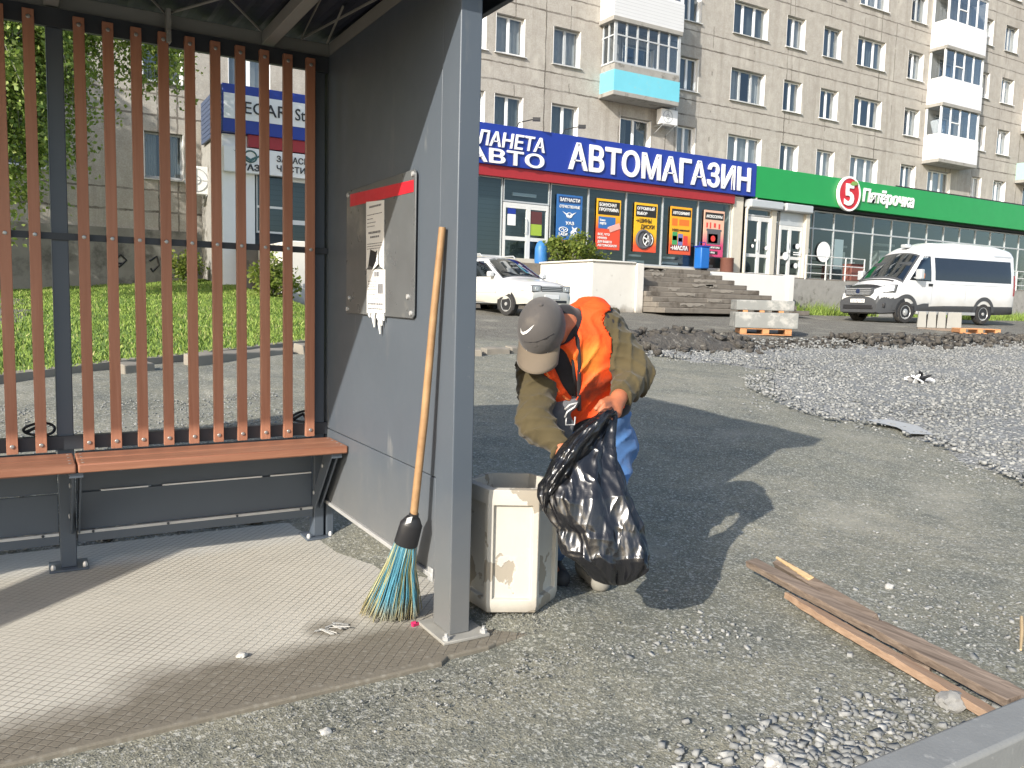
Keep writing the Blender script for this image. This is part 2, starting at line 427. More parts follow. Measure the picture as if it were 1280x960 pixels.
M['curtain'] = simple('pale_curtain', (.42, .41, .37), .9, var=.25, scale=3)
M['curtain_dark'] = simple('dim_curtain', (.13, .145, .135), .9, var=.3, scale=3)
M['sill'] = simple('tin_sill', (.55, .55, .53), .45, var=.2)
M['siding'] = NT('white_siding').set(.5).m
def _siding(nt, c, vertical, pitch):
    xyz = nt.xyz(); k = xyz[0] if vertical else xyz[2]
    if vertical: k = nt.math('ADD', xyz[0], xyz[1])
    f = nt.math('FRACT', nt.math('DIVIDE', k, pitch))
    ln = nt.ramp(f, [(0, 0), (.10, 1), (.93, 1), (1, 0)])
    col = nt.mix(ln, tuple(x*.55 for x in c), c); nt.base(nt.mix(nt.math('MULTIPLY', nt.noise(1.5, 4), .25), col, tuple(x*.75 for x in c)))
    nt.bump(f, .4, .02)
def siding(name, c, vertical, pitch):
    t = NT(name); t.set(.5); _siding(t, c, vertical, pitch); return t.m
M['siding'] = siding('white_siding', (.64, .65, .66), False, .12)
M['siding_fine'] = siding('white_board_cladding', (.65, .66, .68), True, .10)
M['turquoise'] = simple('turquoise_paint', (.16, .52, .62), .55, var=.1, scale=2, dirt=((.3, .5, .52), 5, .6))
M['mint'] = simple('faded_green_paint', (.30, .48, .42), .6, var=.15)
M['concrete'] = simple('grey_concrete', (.30, .29, .265), .9, var=.25, scale=4, bump=.4, bscale=40, dirt=((.17, .16, .14), 3, .55))
M['concrete_dark'] = simple('dirty_concrete', (.17, .15, .125), .9, var=.35, scale=3, bump=.5, bscale=30, dirt=((.09, .075, .06), 2.2, .52), bdist=.01)
M['sign_blue'] = simple('blue_sign_panel', (.012, .035, .27), .35, var=.08, scale=1.5)
M['sign_red'] = simple('red_strip', (.32, .02, .025), .45, var=.12)
M['sign_green'] = simple('green_sign_panel', (.010, .27, .060), .35, var=.08, scale=1.5)
M['white_letter'] = simple('white_letters', (.80, .80, .80), .4, var=.03)
M['black_letter'] = simple('dark_letters', (.02, .02, .022), .45, var=.05)
M['alu'] = simple('grey_aluminium', (.50, .52, .53), .4, .3, var=.1)
M['alu_light'] = simple('pale_aluminium', (.66, .66, .64), .45, .1, var=.1)
M['pillar'] = simple('beige_render', (.50, .47, .40), .85, var=.15, bump=.2)
M['shutter'] = siding('ribbed_shutter', (.085, .105, .12), False, .14)
def plain(name, c, rough=.5, metal=0): return simple(name, c, rough, metal, var=.08, scale=8)

# ================================================================== GROUND
def make_ground():
    xs = np.concatenate([np.arange(-60, -6, 3), np.arange(-6, 1, .12), np.arange(1, 2.4, .04), np.arange(2.4, 12, .12), np.arange(12, 30, .4), np.arange(30, 130, 5)])
    ys = np.concatenate([np.arange(-30, 0, 2), np.arange(0, 2.2, .12), np.arange(2.2, 3.3, .04), np.arange(3.3, 12, .12), np.arange(12, 26, .4), np.arange(26, 130, 6)])
    X, Y = np.meshgrid(xs, ys); Z = gh(X, Y)
    low = _sm((1.75-X)/.35)*(1-_sm((Y-4.2)/.25))*.016; Z = Z-low          # the bed the concrete pad lies in
    for i in range(X.shape[0]):
        for j in range(X.shape[1]):
            x, y = X[i, j], Y[i, j]
            if -6 < x < 30 and 0 < y < 20:
                a = .006 if y < 4.5 else .02
                Z[i, j] += a*(mnoise.noise((x*1.7, y*1.7, 0))+.6*mnoise.noise((x*5, y*5, 3)))*(0 if (abs(x-1.6) < .9 and abs(y-2.8) < .45) else 1)
    n, m = X.shape
    V = np.stack([X, Y, Z], -1).reshape(-1, 3)
    I = np.arange(n*m).reshape(n, m); F = np.stack([I[:-1, :-1], I[:-1, 1:], I[1:, 1:], I[1:, :-1]], -1).reshape(-1, 4)
    return structure(npmesh('ground', V, F, M['ground'], smooth=180))
make_ground()

# concrete floor of the shelter, ribbed, broken at its right end
def make_pad():
    mb = MB()
    fr = [(-4.2, 2.33), (-.1, 2.335), (.5, 2.35), (1.16, 2.365), (1.2, 2.40), (1.36, 2.405), (1.40, 2.42), (1.62, 2.44), (1.72, 2.52), (1.70, 2.62), (1.60, 2.70), (1.58, 3.1), (1.52, 3.9), (1.42, 4.28), (-4.2, 4.28)]
    mb.prism([(x, y, 0) for x, y in fr], (0, 0, -.05), (0, 0, 0))
    o = mb.build('shelter_floor', M['pad'], smooth=0, bevel=.006); return structure(o)
make_pad()

# ---- loose stones
CUBE_V = np.array([(x, y, z) for z in (-1, 1) for y in (-1, 1) for x in (-1, 1)], float)*.72
CUBE_F = np.array([(0, 2, 3), (0, 3, 1), (4, 5, 7), (4, 7, 6), (0, 1, 5), (0, 5, 4), (2, 6, 7), (2, 7, 3), (0, 4, 6), (0, 6, 2), (1, 3, 7), (1, 7, 5)])
def ico():
    bm = bmesh.new(); bmesh.ops.create_icosphere(bm, subdivisions=1, radius=1)
    v = np.array([x.co[:] for x in bm.verts]); f = np.array([[x.index for x in q.verts] for q in bm.faces]); bm.free(); return v, f
ICO_V, ICO_F = ico()
OCT_V = np.array([(1, 0, 0), (-1, 0, 0), (0, 1, 0), (0, -1, 0), (0, 0, 1), (0, 0, -1)], float)
OCT_F = np.array([(0, 2, 4), (2, 1, 4), (1, 3, 4), (3, 0, 4), (2, 0, 5), (1, 2, 5), (3, 1, 5), (0, 3, 5)])
def scatter(name, pts, sizes, mat, big=True, flat=.6, label=None, cat=None):
    bv, bf = (CUBE_V, CUBE_F) if big else (OCT_V, OCT_F)
    n = len(pts); k = len(bv)
    jit = 1+RNG.uniform(-.42, .38, (n, k, 3))
    sc = np.stack([RNG.uniform(.7, 1.3, n), RNG.uniform(.6, 1.1, n), flat*RNG.uniform(.7, 1.2, n)], -1)
    V = bv[None]*jit*sc[:, None]*sizes[:, None, None]
    a = RNG.uniform(0, 2*np.pi, n); t = RNG.uniform(-.5, .5, n)
    ct, st = np.cos(t)[:, None], np.sin(t)[:, None]
    x, z = V[..., 0]*ct-V[..., 2]*st, V[..., 0]*st+V[..., 2]*ct
    ca, sa = np.cos(a)[:, None], np.sin(a)[:, None]
    V = np.stack([x*ca-V[..., 1]*sa, x*sa+V[..., 1]*ca, z], -1)+np.asarray(pts)[:, None]
    F = (bf[None]+(np.arange(n)*k)[:, None, None]).reshape(-1, 3)
    o = npmesh(name, V.reshape(-1, 3), F, mat)
    at_ = o.data.attributes.new('tone', 'FLOAT', 'POINT'); at_.data.foreach_set('value', np.repeat(RNG.beta(1.3, 1.6, n), k).astype(np.float32))
    return stuff(o, label, cat)
def inpoly(x, y, poly):
    r = np.zeros(len(x), bool); j = len(poly)-1
    for i in range(len(poly)):
        xi, yi = poly[i]; xj, yj = poly[j]
        c = ((yi > y) != (yj > y)) & (x < (xj-xi)*(y-yi)/(yj-yi+1e-12)+xi); r ^= c; j = i
    return r
GRAVEL = [(8.0, 9.6), (8.4, 8.8), (8.9, 7.7), (8.0, 7.35), (7.2, 6.6), (6.34, 5.5), (6.5, 5.0), (6.75, 4.5), (6.2, 3.6), (5.95, 3.0), (6.5, 1.2), (12, -2), (34, -2), (34, 10.6), (14, 10.6), (9.5, 10.3)]
def gravel_sheet():
    pts = [(x, y) for x, y in GRAVEL]; xs = np.arange(5.6, 34, .35); ys = np.arange(-2, 10.8, .35)
    X, Y = np.meshgrid(xs, ys); n, m = X.shape
    d = np.array([[min((((x-a)**2+(y-b)**2)**.5) for a, b in pts) for x, y in zip(rx, ry)] for rx, ry in zip(X, Y)])
    Z = gh(X, Y)+.035+.02*np.array([[mnoise.noise((x*.9, y*.9, 5)) for x, y in zip(rx, ry)] for rx, ry in zip(X, Y)])
    ins = inpoly(X.ravel(), Y.ravel(), GRAVEL).reshape(n, m); Z = np.where(ins, Z, gh(X, Y)-.06)
    I = np.arange(n*m).reshape(n, m); F = np.stack([I[:-1, :-1], I[:-1, 1:], I[1:, 1:], I[1:, :-1]], -1).reshape(-1, 4)
    keep = ins.ravel()[F].any(1)
    return structure(npmesh('gravel_bed', np.stack([X, Y, Z], -1).reshape(-1, 3), F[keep], M['gravel_bed'], smooth=180))
gravel_sheet()
def rand_in(poly, n, bias=0):
    xs = [p[0] for p in poly]; ys = [p[1] for p in poly]
    x = RNG.uniform(min(xs), max(xs), n*4); y = RNG.uniform(min(ys), max(ys), n*4)
    if bias: x = min(xs)+(max(xs)-min(xs))*RNG.uniform(0, 1, n*4)**bias
    k = inpoly(x, y, poly); return x[k][:n], y[k][:n]
gx, gy = rand_in([(x+RNG.uniform(-.25, .1), y) for x, y in GRAVEL[:11]]+[(9, 0), (19, 4), (20, 10.4)]+GRAVEL[14:], 34000, 1.3)
sz = .007+.020*RNG.uniform(0, 1, len(gx))**1.5; scatter('gravel', np.stack([gx, gy, gh(gx, gy)+.035+sz*.2], -1), sz, M['stone_pale'], label='wide spread of pale crushed stone beyond the packed ground', cat='gravel')
# strays that rolled off the gravel edge
ex = []; 
for i in range(len(GRAVEL)-6):
    (ax, ay), (bx, by) = GRAVEL[i], GRAVEL[i+1]
    for k in range(110): 
        s = RNG.random(); ex.append((ax+(bx-ax)*s-abs(RNG.normal(0, .25)), ay+(by-ay)*s+RNG.normal(0, .12)))
ex = np.array(ex); sz = .004+.013*RNG.uniform(0, 1, len(ex))**2; scatter('gravel', np.stack([ex[:, 0], ex[:, 1], gh(ex[:, 0], ex[:, 1])+sz*.2], -1), sz, M['stone_pale'], label='scattered strays along the ragged edge of the pale gravel', cat='gravel')
# coarse rubble in the near corner
pts = []; sizes = []
for cx, cy, sx, sy, n, s0, s1 in ((1.85, 1.37, .34, .12, 1300, .005, .019), (2.05, 2.12, .13, .10, 110, .005, .014), (3.15, 1.80, .25, .30, 330, .004, .013), (2.75, 1.45, .5, .10, 160, .004, .010), (1.3, 2.2, .45, .07, 520, .002, .006), (2.5, 1.9, .7, .5, 160, .003, .008), (3.9, 2.6, .6, .6, 450, .003, .010)):
    x = RNG.normal(cx, sx, n); y = RNG.normal(cy, sy, n); z = RNG.uniform(0, 1, n)**2.4*(s1-s0)+s0
    k = ~((y > 2.31) & (x < 1.75)) & ~((x > 1.52) & (y < 1.24)); pts.append(np.stack([x[k], y[k]], -1)); sizes.append(z[k])
pts = np.concatenate(pts); sizes = np.concatenate(sizes)
scatter('rubble', np.column_stack([pts, gh(pts[:, 0], pts[:, 1])-.006*(pts[:, 0] < 1.6)+sizes*.25]), sizes, M['stone_pale'], label='loose broken stones on the packed ground in front of the kerb', cat='rubble')
# fine chips over the packed ground
n = 26000; x = RNG.uniform(-.9, 4.6, n); y = 1.0+RNG.uniform(0, 1, n)**1.3*5.2
k = ~((y > 2.31) & (y < 4.3) & (x < 1.72)); x, y = x[k], y[k]; sz = .0014+.0034*RNG.uniform(0, 1, len(x))**2.2
bx = RNG.normal(1.62, .16, 2600); by = RNG.normal(2.60, .13, 2600); kk = gh(bx, by) > .006; x = np.append(x, bx[kk]); y = np.append(y, by[kk]); sz = np.append(sz, RNG.uniform(.0018, .004, kk.sum()))
low = np.where((x < 1.5) & (gh(x, y) < .004), .015, .003); scatter('stone_chips', np.stack([x, y, gh(x, y)-low+sz*.3], -1), sz, M['stone_dust'], big=False, flat=.8, label='fine stone chips pressed into the grey ground', cat='stone chips')
# dug up gravel behind the bench
x = RNG.uniform(-1.2, 1.9, 5200); y = RNG.uniform(4.28, 7.5, 5200); sz = RNG.uniform(.004, .014, 5200)
scatter('stone_chips', np.stack([x, y, gh(x, y)+sz*.2], -1), sz, M['stone_pale'], big=False, label='grey stone chips on the ground behind the shelter bench', cat='stone chips')

# ---- ridge of dug up soil along the old road edge, with clods
M['soil'] = simple('dark_soil', (.082, .074, .064), .97, var=.5, scale=5, bump=1.0, bscale=22, dirt=((.24, .23, .20), 9, .56), bdist=.05)
def ridge():
    xs = np.arange(7.6, 34, .09); vs = np.linspace(-1, 1, 17); V = []
    for x in xs:
        yc = 10.55+.22*math.sin(x*.55)+.12*math.sin(x*1.7)+(max(0, x-9)*.022)
        hh = .17+.10*mnoise.noise((x*.6, 0, 0))+.06*mnoise.noise((x*1.9, 4, 0))
        if x < 10.6: hh += .10*math.exp(-((x-9.4)/.9)**2)
        hh *= _sm((x-7.6)/.8)*(1-.75*math.exp(-((x-12.4)/1.3)**4))
        wd = .62+.2*mnoise.noise((x*.8, 9, 0))
        for v in vs:
            y = yc+v*wd; z = float(gh(x, y))+hh*(1-v*v)**1.2-.02+.10*(1-v*v)*mnoise.noise((x*3.2, y*3.2, 0))+.07*mnoise.noise((x*8, y*8, 2))*(1-abs(v))
            V.append((x, y, z))
    n, m = len(xs), len(vs); I = np.arange(n*m).reshape(n, m)
    F = np.stack([I[:-1, :-1], I[:-1, 1:], I[1:, 1:], I[1:, :-1]], -1).reshape(-1, 4)
    return structure(npmesh('soil_ridge', np.array(V), F, M['soil'], smooth=50))
ridge()
x = RNG.uniform(7.8, 26, 4200); y = 10.4+x*.016+RNG.normal(0, .36, 4200); sz = RNG.uniform(0, 1, 4200)**4.5*.095*np.where(abs(x-12.4) < 1.4, .35, 1)+.012
k = x < 10.8; y[k] = np.where(RNG.random(k.sum()) < .6, 10.3+RNG.normal(0, .45, k.sum()), y[k])
o = scatter('soil_clods', np.stack([x, y, gh(x, y)+.05+sz*.3+(.12+.11*np.exp(-((x-9.4)/.9)**2))*np.exp(-((y-10.6)/.42)**2)*np.where(abs(x-12.4) < 1.4, .3, 1)], -1), sz, M['soil'], flat=.65, label='dark clods of soil and broken asphalt heaped along the road edge', cat='soil')
x = RNG.uniform(7.9, 26, 2600); y = 9.85+x*.014+RNG.normal(0, .36, 2600); sz = RNG.uniform(.012, .036, 2600)
scatter('gravel', np.stack([x, y, gh(x, y)+.03+.11*np.exp(-((y-10.55)/.4)**2)], -1), sz, M['stone_pale'], label='strip of coarse pale stones in front of the dark soil heaps', cat='gravel')
x = RNG.uniform(.0, 1.25, 60); y = RNG.uniform(4.32, 4.5, 60); sz = RNG.uniform(.01, .03, 60)
scatter('soil_clods', np.stack([x, y, gh(x, y)+.01], -1), sz, M['soil'], flat=.8, label='small dark clods lying under the bench behind the floor', cat='soil')

# ---- near kerb at the street side
kb = MB(); kb.box(1.40, 3.48, 1.08, 1.205, -.1, .09); kb.box(3.49, 5.5, 1.08, 1.205, -.1, .09)
M['kerb'] = simple('kerb_concrete', (.20, .205, .20), .85, var=.18, scale=9, bump=.3, bscale=90, dirt=((.36, .36, .34), 12, .62))
structure(kb.build('kerb', M['kerb'], bevel=.012))
# road beside the photographer, below the kerb
rd = MB(); rd.box(1.2, 40, -9, 1.075, -.3, -.012); M['asphalt'] = simple('brown_asphalt', (.13, .115, .08), .92, var=.3, scale=14, bump=.5, bscale=160)
structure(rd.build('road', M['asphalt'], smooth=0))

# ---- grass bank behind the shelter and its kerb
KL = [(-14, .6), (-6, 4.5), (-.23, 8.45), (1.7, 9.8), (3.67, 11.35), (4.7, 12.6), (5.1, 13.9), (5.2, 19.6)]
def kline(s):
    d = [0]
    for (a, b), (c, e) in zip(KL, KL[1:]): d.append(d[-1]+math.hypot(c-a, e-b))
    s = s*d[-1]; i = max(j for j in range(len(d)-1) if d[j] <= s+1e-9); t = (s-d[i])/(d[i+1]-d[i])
    return KL[i][0]+(KL[i+1][0]-KL[i][0])*t, KL[i][1]+(KL[i+1][1]-KL[i][1])*t
kb = MB(); N = 60
ring = []
for i in range(N+1):
    x, y = kline(i/N); x2, y2 = kline(min(1, i/N+.004)); x1, y1 = kline(max(0, i/N-.004))
    d = Vector((x2-x1, y2-y1, 0)).normalized(); nrm = Vector((-d.y, d.x, 0)); z = gz(x, y)
    w = .012*mnoise.noise((i*.7, 0, 0))
    ring.append([Vector((x, y, z-.1))-nrm*.02, Vector((x, y, z+.07+w))-nrm*.01, Vector((x, y, z+.075+w))+nrm*.13, Vector((x, y, z-.1))+nrm*.14])
v = [p for r in ring for p in r]; kb.add(v, [(i*4+k, i*4+(k+1) % 4, i*4+4+(k+1) % 4, i*4+4+k) for i in range(N) for k in range(4)])
M['old_kerb'] = simple('old_kerb_concrete', (.24, .215, .175), .92, var=.25, scale=3, bump=.5, bscale=25)
structure(kb.build('bank_kerb', M['old_kerb'], smooth=45))
def bankz(x, y, k):
    """k: 0 at the kerb, 1 at the house"""
    top = 1.20+.09*np.clip(x, -6, 6)
    return gh(x, y)*(1-k)+.05*(1-k)+top*k+.05*np.sin(k*np.pi)
def bank():
    nu, nv = 110, 40; V = []; 
    for i in range(nu+1):
        x, y = kline(i/nu)
        for j in range(nv+1):
            k = j/nv; X = x*(1-k)+(x if x < 4.4 else 4.4)*k; Y = y*(1-k)+26.05*k
            V.append((X, Y, float(bankz(X, Y*0+y*(1-k)+y*k, k))+.05*mnoise.noise((X*.9, Y*.9, 0))*min(1, 4*k)))
    I = np.arange((nu+1)*(nv+1)).reshape(nu+1, nv+1)
    F = np.stack([I[:-1, :-1], I[:-1, 1:], I[1:, 1:], I[1:, :-1]], -1).reshape(-1, 4)
    M['turf'] = simple('turf', (.13, .205, .035), .95, var=.4, scale=2.5, bump=.6, bscale=14, dirt=((.16, .14, .07), 3, .62), bdist=.03)
    V = np.array(V); o = structure(npmesh('grass_bank', V, F, M['turf'], smooth=180))
    return V.reshape(nu+1, nv+1, 3)
BANK = bank()
def grass():
    nu, nv = BANK.shape[0]-1, BANK.shape[1]-1; n = 120000
    u = RNG.uniform(.22, .93, n)*nu; v = RNG.uniform(0, 1, n)**1.15*nv*.999
    i, j = u.astype(int), v.astype(int); a, b = (u-i)[:, None], (v-j)[:, None]
    P = BANK[i, j]*(1-a)*(1-b)+BANK[i+1, j]*a*(1-b)+BANK[i, j+1]*(1-a)*b+BANK[i+1, j+1]*a*b
    cl = np.array([mnoise.noise((p[0]*.8, p[1]*.8, 1))+.6*mnoise.noise((p[0]*2.4, p[1]*2.4, 4)) for p in P])
    h = (.030+.034*np.clip(cl+.4, 0, 1.5))*RNG.uniform(.6, 1.5, n); w = RNG.uniform(.005, .010, n)
    an = RNG.uniform(0, 2*np.pi, n); d = np.stack([np.cos(an), np.sin(an), np.zeros(n)], -1)
    ln = RNG.normal(0, .45, (n, 2)); tip = P+np.stack([ln[:, 0]*h, ln[:, 1]*h, h], -1)
    md = P*.45+tip*.55; md[:, 2] += h*.12
    V = np.stack([P-d*w[:, None], P+d*w[:, None], md+d*w[:, None]*.8, tip, md-d*w[:, None]*.8], 1)
    F = (np.array([[0, 1, 2], [0, 2, 4], [4, 2, 3]])[None]+(np.arange(n)*5)[:, None, None]).reshape(-1, 3)
    t = NT('grass_blades'); t.set(.7, 0, .2)
    at_ = t.n('ShaderNodeAttribute', attribute_name='tone')
    t.base(t.ramp(at_.outputs['Fac'], [(0, (.075, .125, .022)), (.5, (.16, .235, .045)), (.85, (.26, .33, .075)), (1, (.38, .36, .16))]))
    o = npmesh('grass', V.reshape(-1, 3), F, t.m)
    tn = np.clip(.5+.25*cl+RNG.normal(0, .16, n), 0, 1); dry = RNG.random(n) < .05+.10*np.clip(-cl, 0, 1); tn[dry] = RNG.uniform(.9, 1, dry.sum())
    o.data.attributes.new('tone', 'FLOAT', 'POINT').data.foreach_set('value', np.repeat(tn, 5).astype(np.float32))
    return stuff(o, 'sunlit bright green grass on the bank behind the shelter', 'grass')
grass()
# grass strips along the foot of the grocery
def tuft_strip(x0, x1, y0, y1, n, hh, label):
    x = RNG.uniform(x0, x1, n); y = RNG.uniform(y0, y1, n); P = np.stack([x, y, gh(x, y)-.01], -1)
    h = hh*RNG.uniform(.4, 1.4, n)*(1+.5*np.sin(x*3.1)); w = RNG.uniform(.012, .026, n); an = RNG.uniform(0, 6.28, n)
    d = np.stack([np.cos(an), np.sin(an), an*0], -1)*w[:, None]; ln = RNG.normal(0, .4, (n, 2))*h[:, None]
    tip = P+np.stack([ln[:, 0], ln[:, 1], h], -1)
    V = np.stack([P-d, P+d, tip], 1).reshape(-1, 3); F = np.arange(n*3).reshape(-1, 3)
    o = npmesh('grass', V, F, bpy.data.materials['grass_blades'])
    o.data.attributes.new('tone', 'FLOAT', 'POINT').data.foreach_set('value', np.repeat(RNG.uniform(.2, .8, n), 3).astype(np.float32))
    stuff(o, label, 'grass')
tuft_strip(23.5, 29.5, 20.9, 22.3, 2600, .32, 'strip of long grass at the foot of the grocery plinth before the minibus')
tuft_strip(32, 42, 19.2, 21.8, 3500, .25, 'grass verge beside the back end of the white minibus')
# ================================================================== APARTMENT BLOCK
BY = 26.0
WINS = []                                   # x, z, width, height, panes
def wcol(x, w, rows, n=2, h=1.32):
    for r in rows: WINS.append((x, 9.92+2.72*r, w, h, n))
wcol(14.40, 1.20, (-1, 0, 1)); wcol(16.80, 1.22, (-1, 0, 1)); wcol(12.0, 2.04, (0, 1, -1), 3)
wcol(22.88, 1.02, (-1, 0, 1)); wcol(25.70, 2.04, (-1, 0, 1, 2), 3); wcol(28.88, 1.2, (-1, 0, 1, 2)); wcol(31.28, 1.24, (-1, 0, 1, 2))
wcol(33.64, 2.06, (-1, 0, 1, 2), 3); wcol(37.46, 1.25, (-1, 0, 1, 2)); wcol(43.55, .95, (-1, 0, 1, 2, 3)); wcol(45.63, 1.22, (-1, 0, 1, 2, 3))
wcol(51.3, 1.2, (-1, 0, 1, 2)); wcol(5.35, 1.25, (-1, 0)); wcol(8.4, 2.04, (-1,), 3)
wcol(3.01, 1.08, (-2, -1)); wcol(-.5, 1.5, (-2, -1), 2); wcol(-3.4, 1.2, (-2, -1))
WINS.append((19.98, 6.46, 1.56, 2.02, 2)); WINS.append((39.7, 6.46, 2.0, 2.02, 3)); WINS.append((40.0, 9.18, 2.0, 2.02, 3)); WINS.append((40.0, 11.9, 2.0, 2.02, 3)); WINS.append((19.98, 9.18, 1.56, 2.02, 2))
WINS.append((48.6, 6.46, 1.6, 2.02, 2)); WINS.append((48.6, 9.18, 1.6, 2.02, 2)); WINS.append((48.6, 11.9, 1.6, 2.02, 2))
block = thing('apartment_building', 'long grey-brown concrete panel apartment block with white windows and glazed balconies above the shops', 'apartment building', (0, BY, 0))
def make_wall():
    xs = sorted(set([-12.0, 62.0]+[round(v, 3) for w in WINS for v in (w[0], w[0]+w[2])]))
    zs = sorted(set([.6, 19.8]+[round(v, 3) for w in WINS for v in (w[1], w[1]+w[3])]))
    mb = MB()
    def hole(x, z): return any(w[0] < x < w[0]+w[2] and w[1] < z < w[1]+w[3] for w in WINS)
    for x0, x1 in zip(xs, xs[1:]):
        run = None
        for z0, z1 in zip(zs, zs[1:]):
            if hole((x0+x1)/2, (z0+z1)/2):
                if run is not None: mb.sheet([(x0, BY, run), (x1, BY, run), (x1, BY, z0), (x0, BY, z0)]); run = None
            elif run is None: run = z0
        if run is not None: mb.sheet([(x0, BY, run), (x1, BY, run), (x1, BY, zs[-1]), (x0, BY, zs[-1])])
    for x, z, w, h, n in WINS:               # reveals cut through the wall
        a = [(x, z), (x+w, z), (x+w, z+h), (x, z+h)]
        for (p, q), (r, s) in zip(a, a[1:]+a[:1]): mb.sheet([(p, BY, q), (r, BY, s), (r, BY+.45, s), (p, BY+.45, q)])
    mb.sheet([(-12, BY, .6), (-12, BY, 19.8), (-12, BY+13, 19.8), (-12, BY+13, .6)]); mb.sheet([(62, BY, .6), (62, BY, 19.8), (62, BY+13, 19.8), (62, BY+13, .6)])
    mb.sheet([(-12, BY+13, .6), (62, BY+13, .6), (62, BY+13, 19.8), (-12, BY+13, 19.8)])
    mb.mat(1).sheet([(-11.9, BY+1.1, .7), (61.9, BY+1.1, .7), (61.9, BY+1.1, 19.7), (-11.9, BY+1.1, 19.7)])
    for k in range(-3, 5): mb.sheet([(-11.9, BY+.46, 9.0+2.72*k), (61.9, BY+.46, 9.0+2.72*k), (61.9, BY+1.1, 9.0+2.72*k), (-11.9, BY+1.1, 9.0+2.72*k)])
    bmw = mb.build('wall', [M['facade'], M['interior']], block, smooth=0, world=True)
    pl = MB(); pl.box(-12.1, 4.4, BY-.09, BY-.002, .6, 3.0)
    M['plinth'] = simple('stained_plinth', (.22, .21, .19), .92, var=.4, scale=1.6, bump=.4, bscale=20, dirt=((.11, .105, .095), 1.2, .52))
    pl.build('plinth', M['plinth'], block, world=True, smooth=0)
    rf = MB(); rf.box(-12.5, 62.5, BY-.6, BY+13.5, 19.802, 20.1); rf.build('roof', M['concrete'], block, world=True)
make_wall()
# a scrawl of black spray paint on the plinth
for pts in ([(2.15, 2.05), (2.35, 2.25), (2.5, 2.1), (2.3, 1.9), (2.2, 2.0), (2.5, 2.0)], [(2.75, 1.9), (2.8, 2.2), (2.87, 1.95), (2.93, 2.25), (2.99, 1.95)], [(3.1, 2.1), (3.3, 2.25), (3.35, 2.0), (3.18, 1.8), (3.1, 1.95)], [(3.4, 2.2), (3.6, 2.0), (3.42, 1.85), (3.55, 2.25), (3.66, 2.05)]):
    q = []; sp = MB()
    for i in range(len(pts)-1):
        for t in (0, .33, .66): q.append((pts[i][0]*(1-t)+pts[i+1][0]*t, BY-.095, pts[i][1]*(1-t)+pts[i+1][1]*t))
    sp.tube(q, .026, 5); sp.build('graffiti', M['black_letter'], block, world=True)

def make_window(x, z, w, h, n, idx):
    fr = MB(); y = BY; fp = M['pvc']
    fr.mat(0)                                              # white plastered reveals
    fr.box(x+w-.022, x+w-.002, y-.004, y+.19, z+.012, z+h-.01); fr.box(x+.002, x+.02, y-.003, y+.19, z+.012, z+h-.01)
    fr.mat(1)
    t = .065; yf0, yf1 = y+.17, y+.235
    fr.box(x+.024, x+t, yf0, yf1, z+.02, z+h-.02); fr.box(x+w-t, x+w-.024, yf0, yf1, z+.02, z+h-.02)
    fr.box(x+t, x+w-t, yf0, yf1, z+.02, z+t+.02); fr.box(x+t, x+w-t, yf0, yf1, z+h-t, z+h-.02)
    for k in range(1, n):
        c = x+w*k/n; fr.box(c-.05, c+.05, yf0-.004, yf1, z+t+.02, z+h-t)
    f = fr.build('window', [M['reveal'], M['old_frame'] if idx % 9 == 4 else M['pvc']], block, world=True, smooth=0)
    s = MB(); s.prism([(x-.05, y-.09, z-.02), (x+w+.05, y-.09, z-.02), (x+w+.05, y+.165, z+.008), (x-.05, y+.165, z+.008)], (0, 0, -.028), (0, 0, 0)); s.build('sill', M['sill'] if idx % 3 else M['pvc'], f, world=True, smooth=0)
    g = MB(); g.sheet([(x+.03, y+.205, z+.03), (x+w-.03, y+.205, z+.03), (x+w-.03, y+.205, z+h-.03), (x+.03, y+.205, z+h-.03)]); g.build('pane', M['glass'], f, world=True, smooth=0)
    r = random.Random(idx*13+5)
    if r.random() < .85:
        c = MB(); kind = r.random()
        spans = [(x+.05, x+w*.35), (x+w*.68, x+w-.05)] if kind < .45 else [(x+.05, x+w-.05)] if kind < .75 else [(x+w*.5, x+w-.05)]
        for a, b in spans:
            m = 14; xs = [a+(b-a)*i/m for i in range(m+1)]
            c.add([(q, y+.36+.025*math.sin(i*2.1), zz) for zz in (z+.05, z+h) for i, q in enumerate(xs)], [(i, i+1, i+m+2, i+m+1) for i in range(m)])
        c.build('curtain', M['curtain'] if r.random() < .55 else M['curtain_dark'], f, world=True)
for i, w in enumerate(WINS): make_window(*w, i)

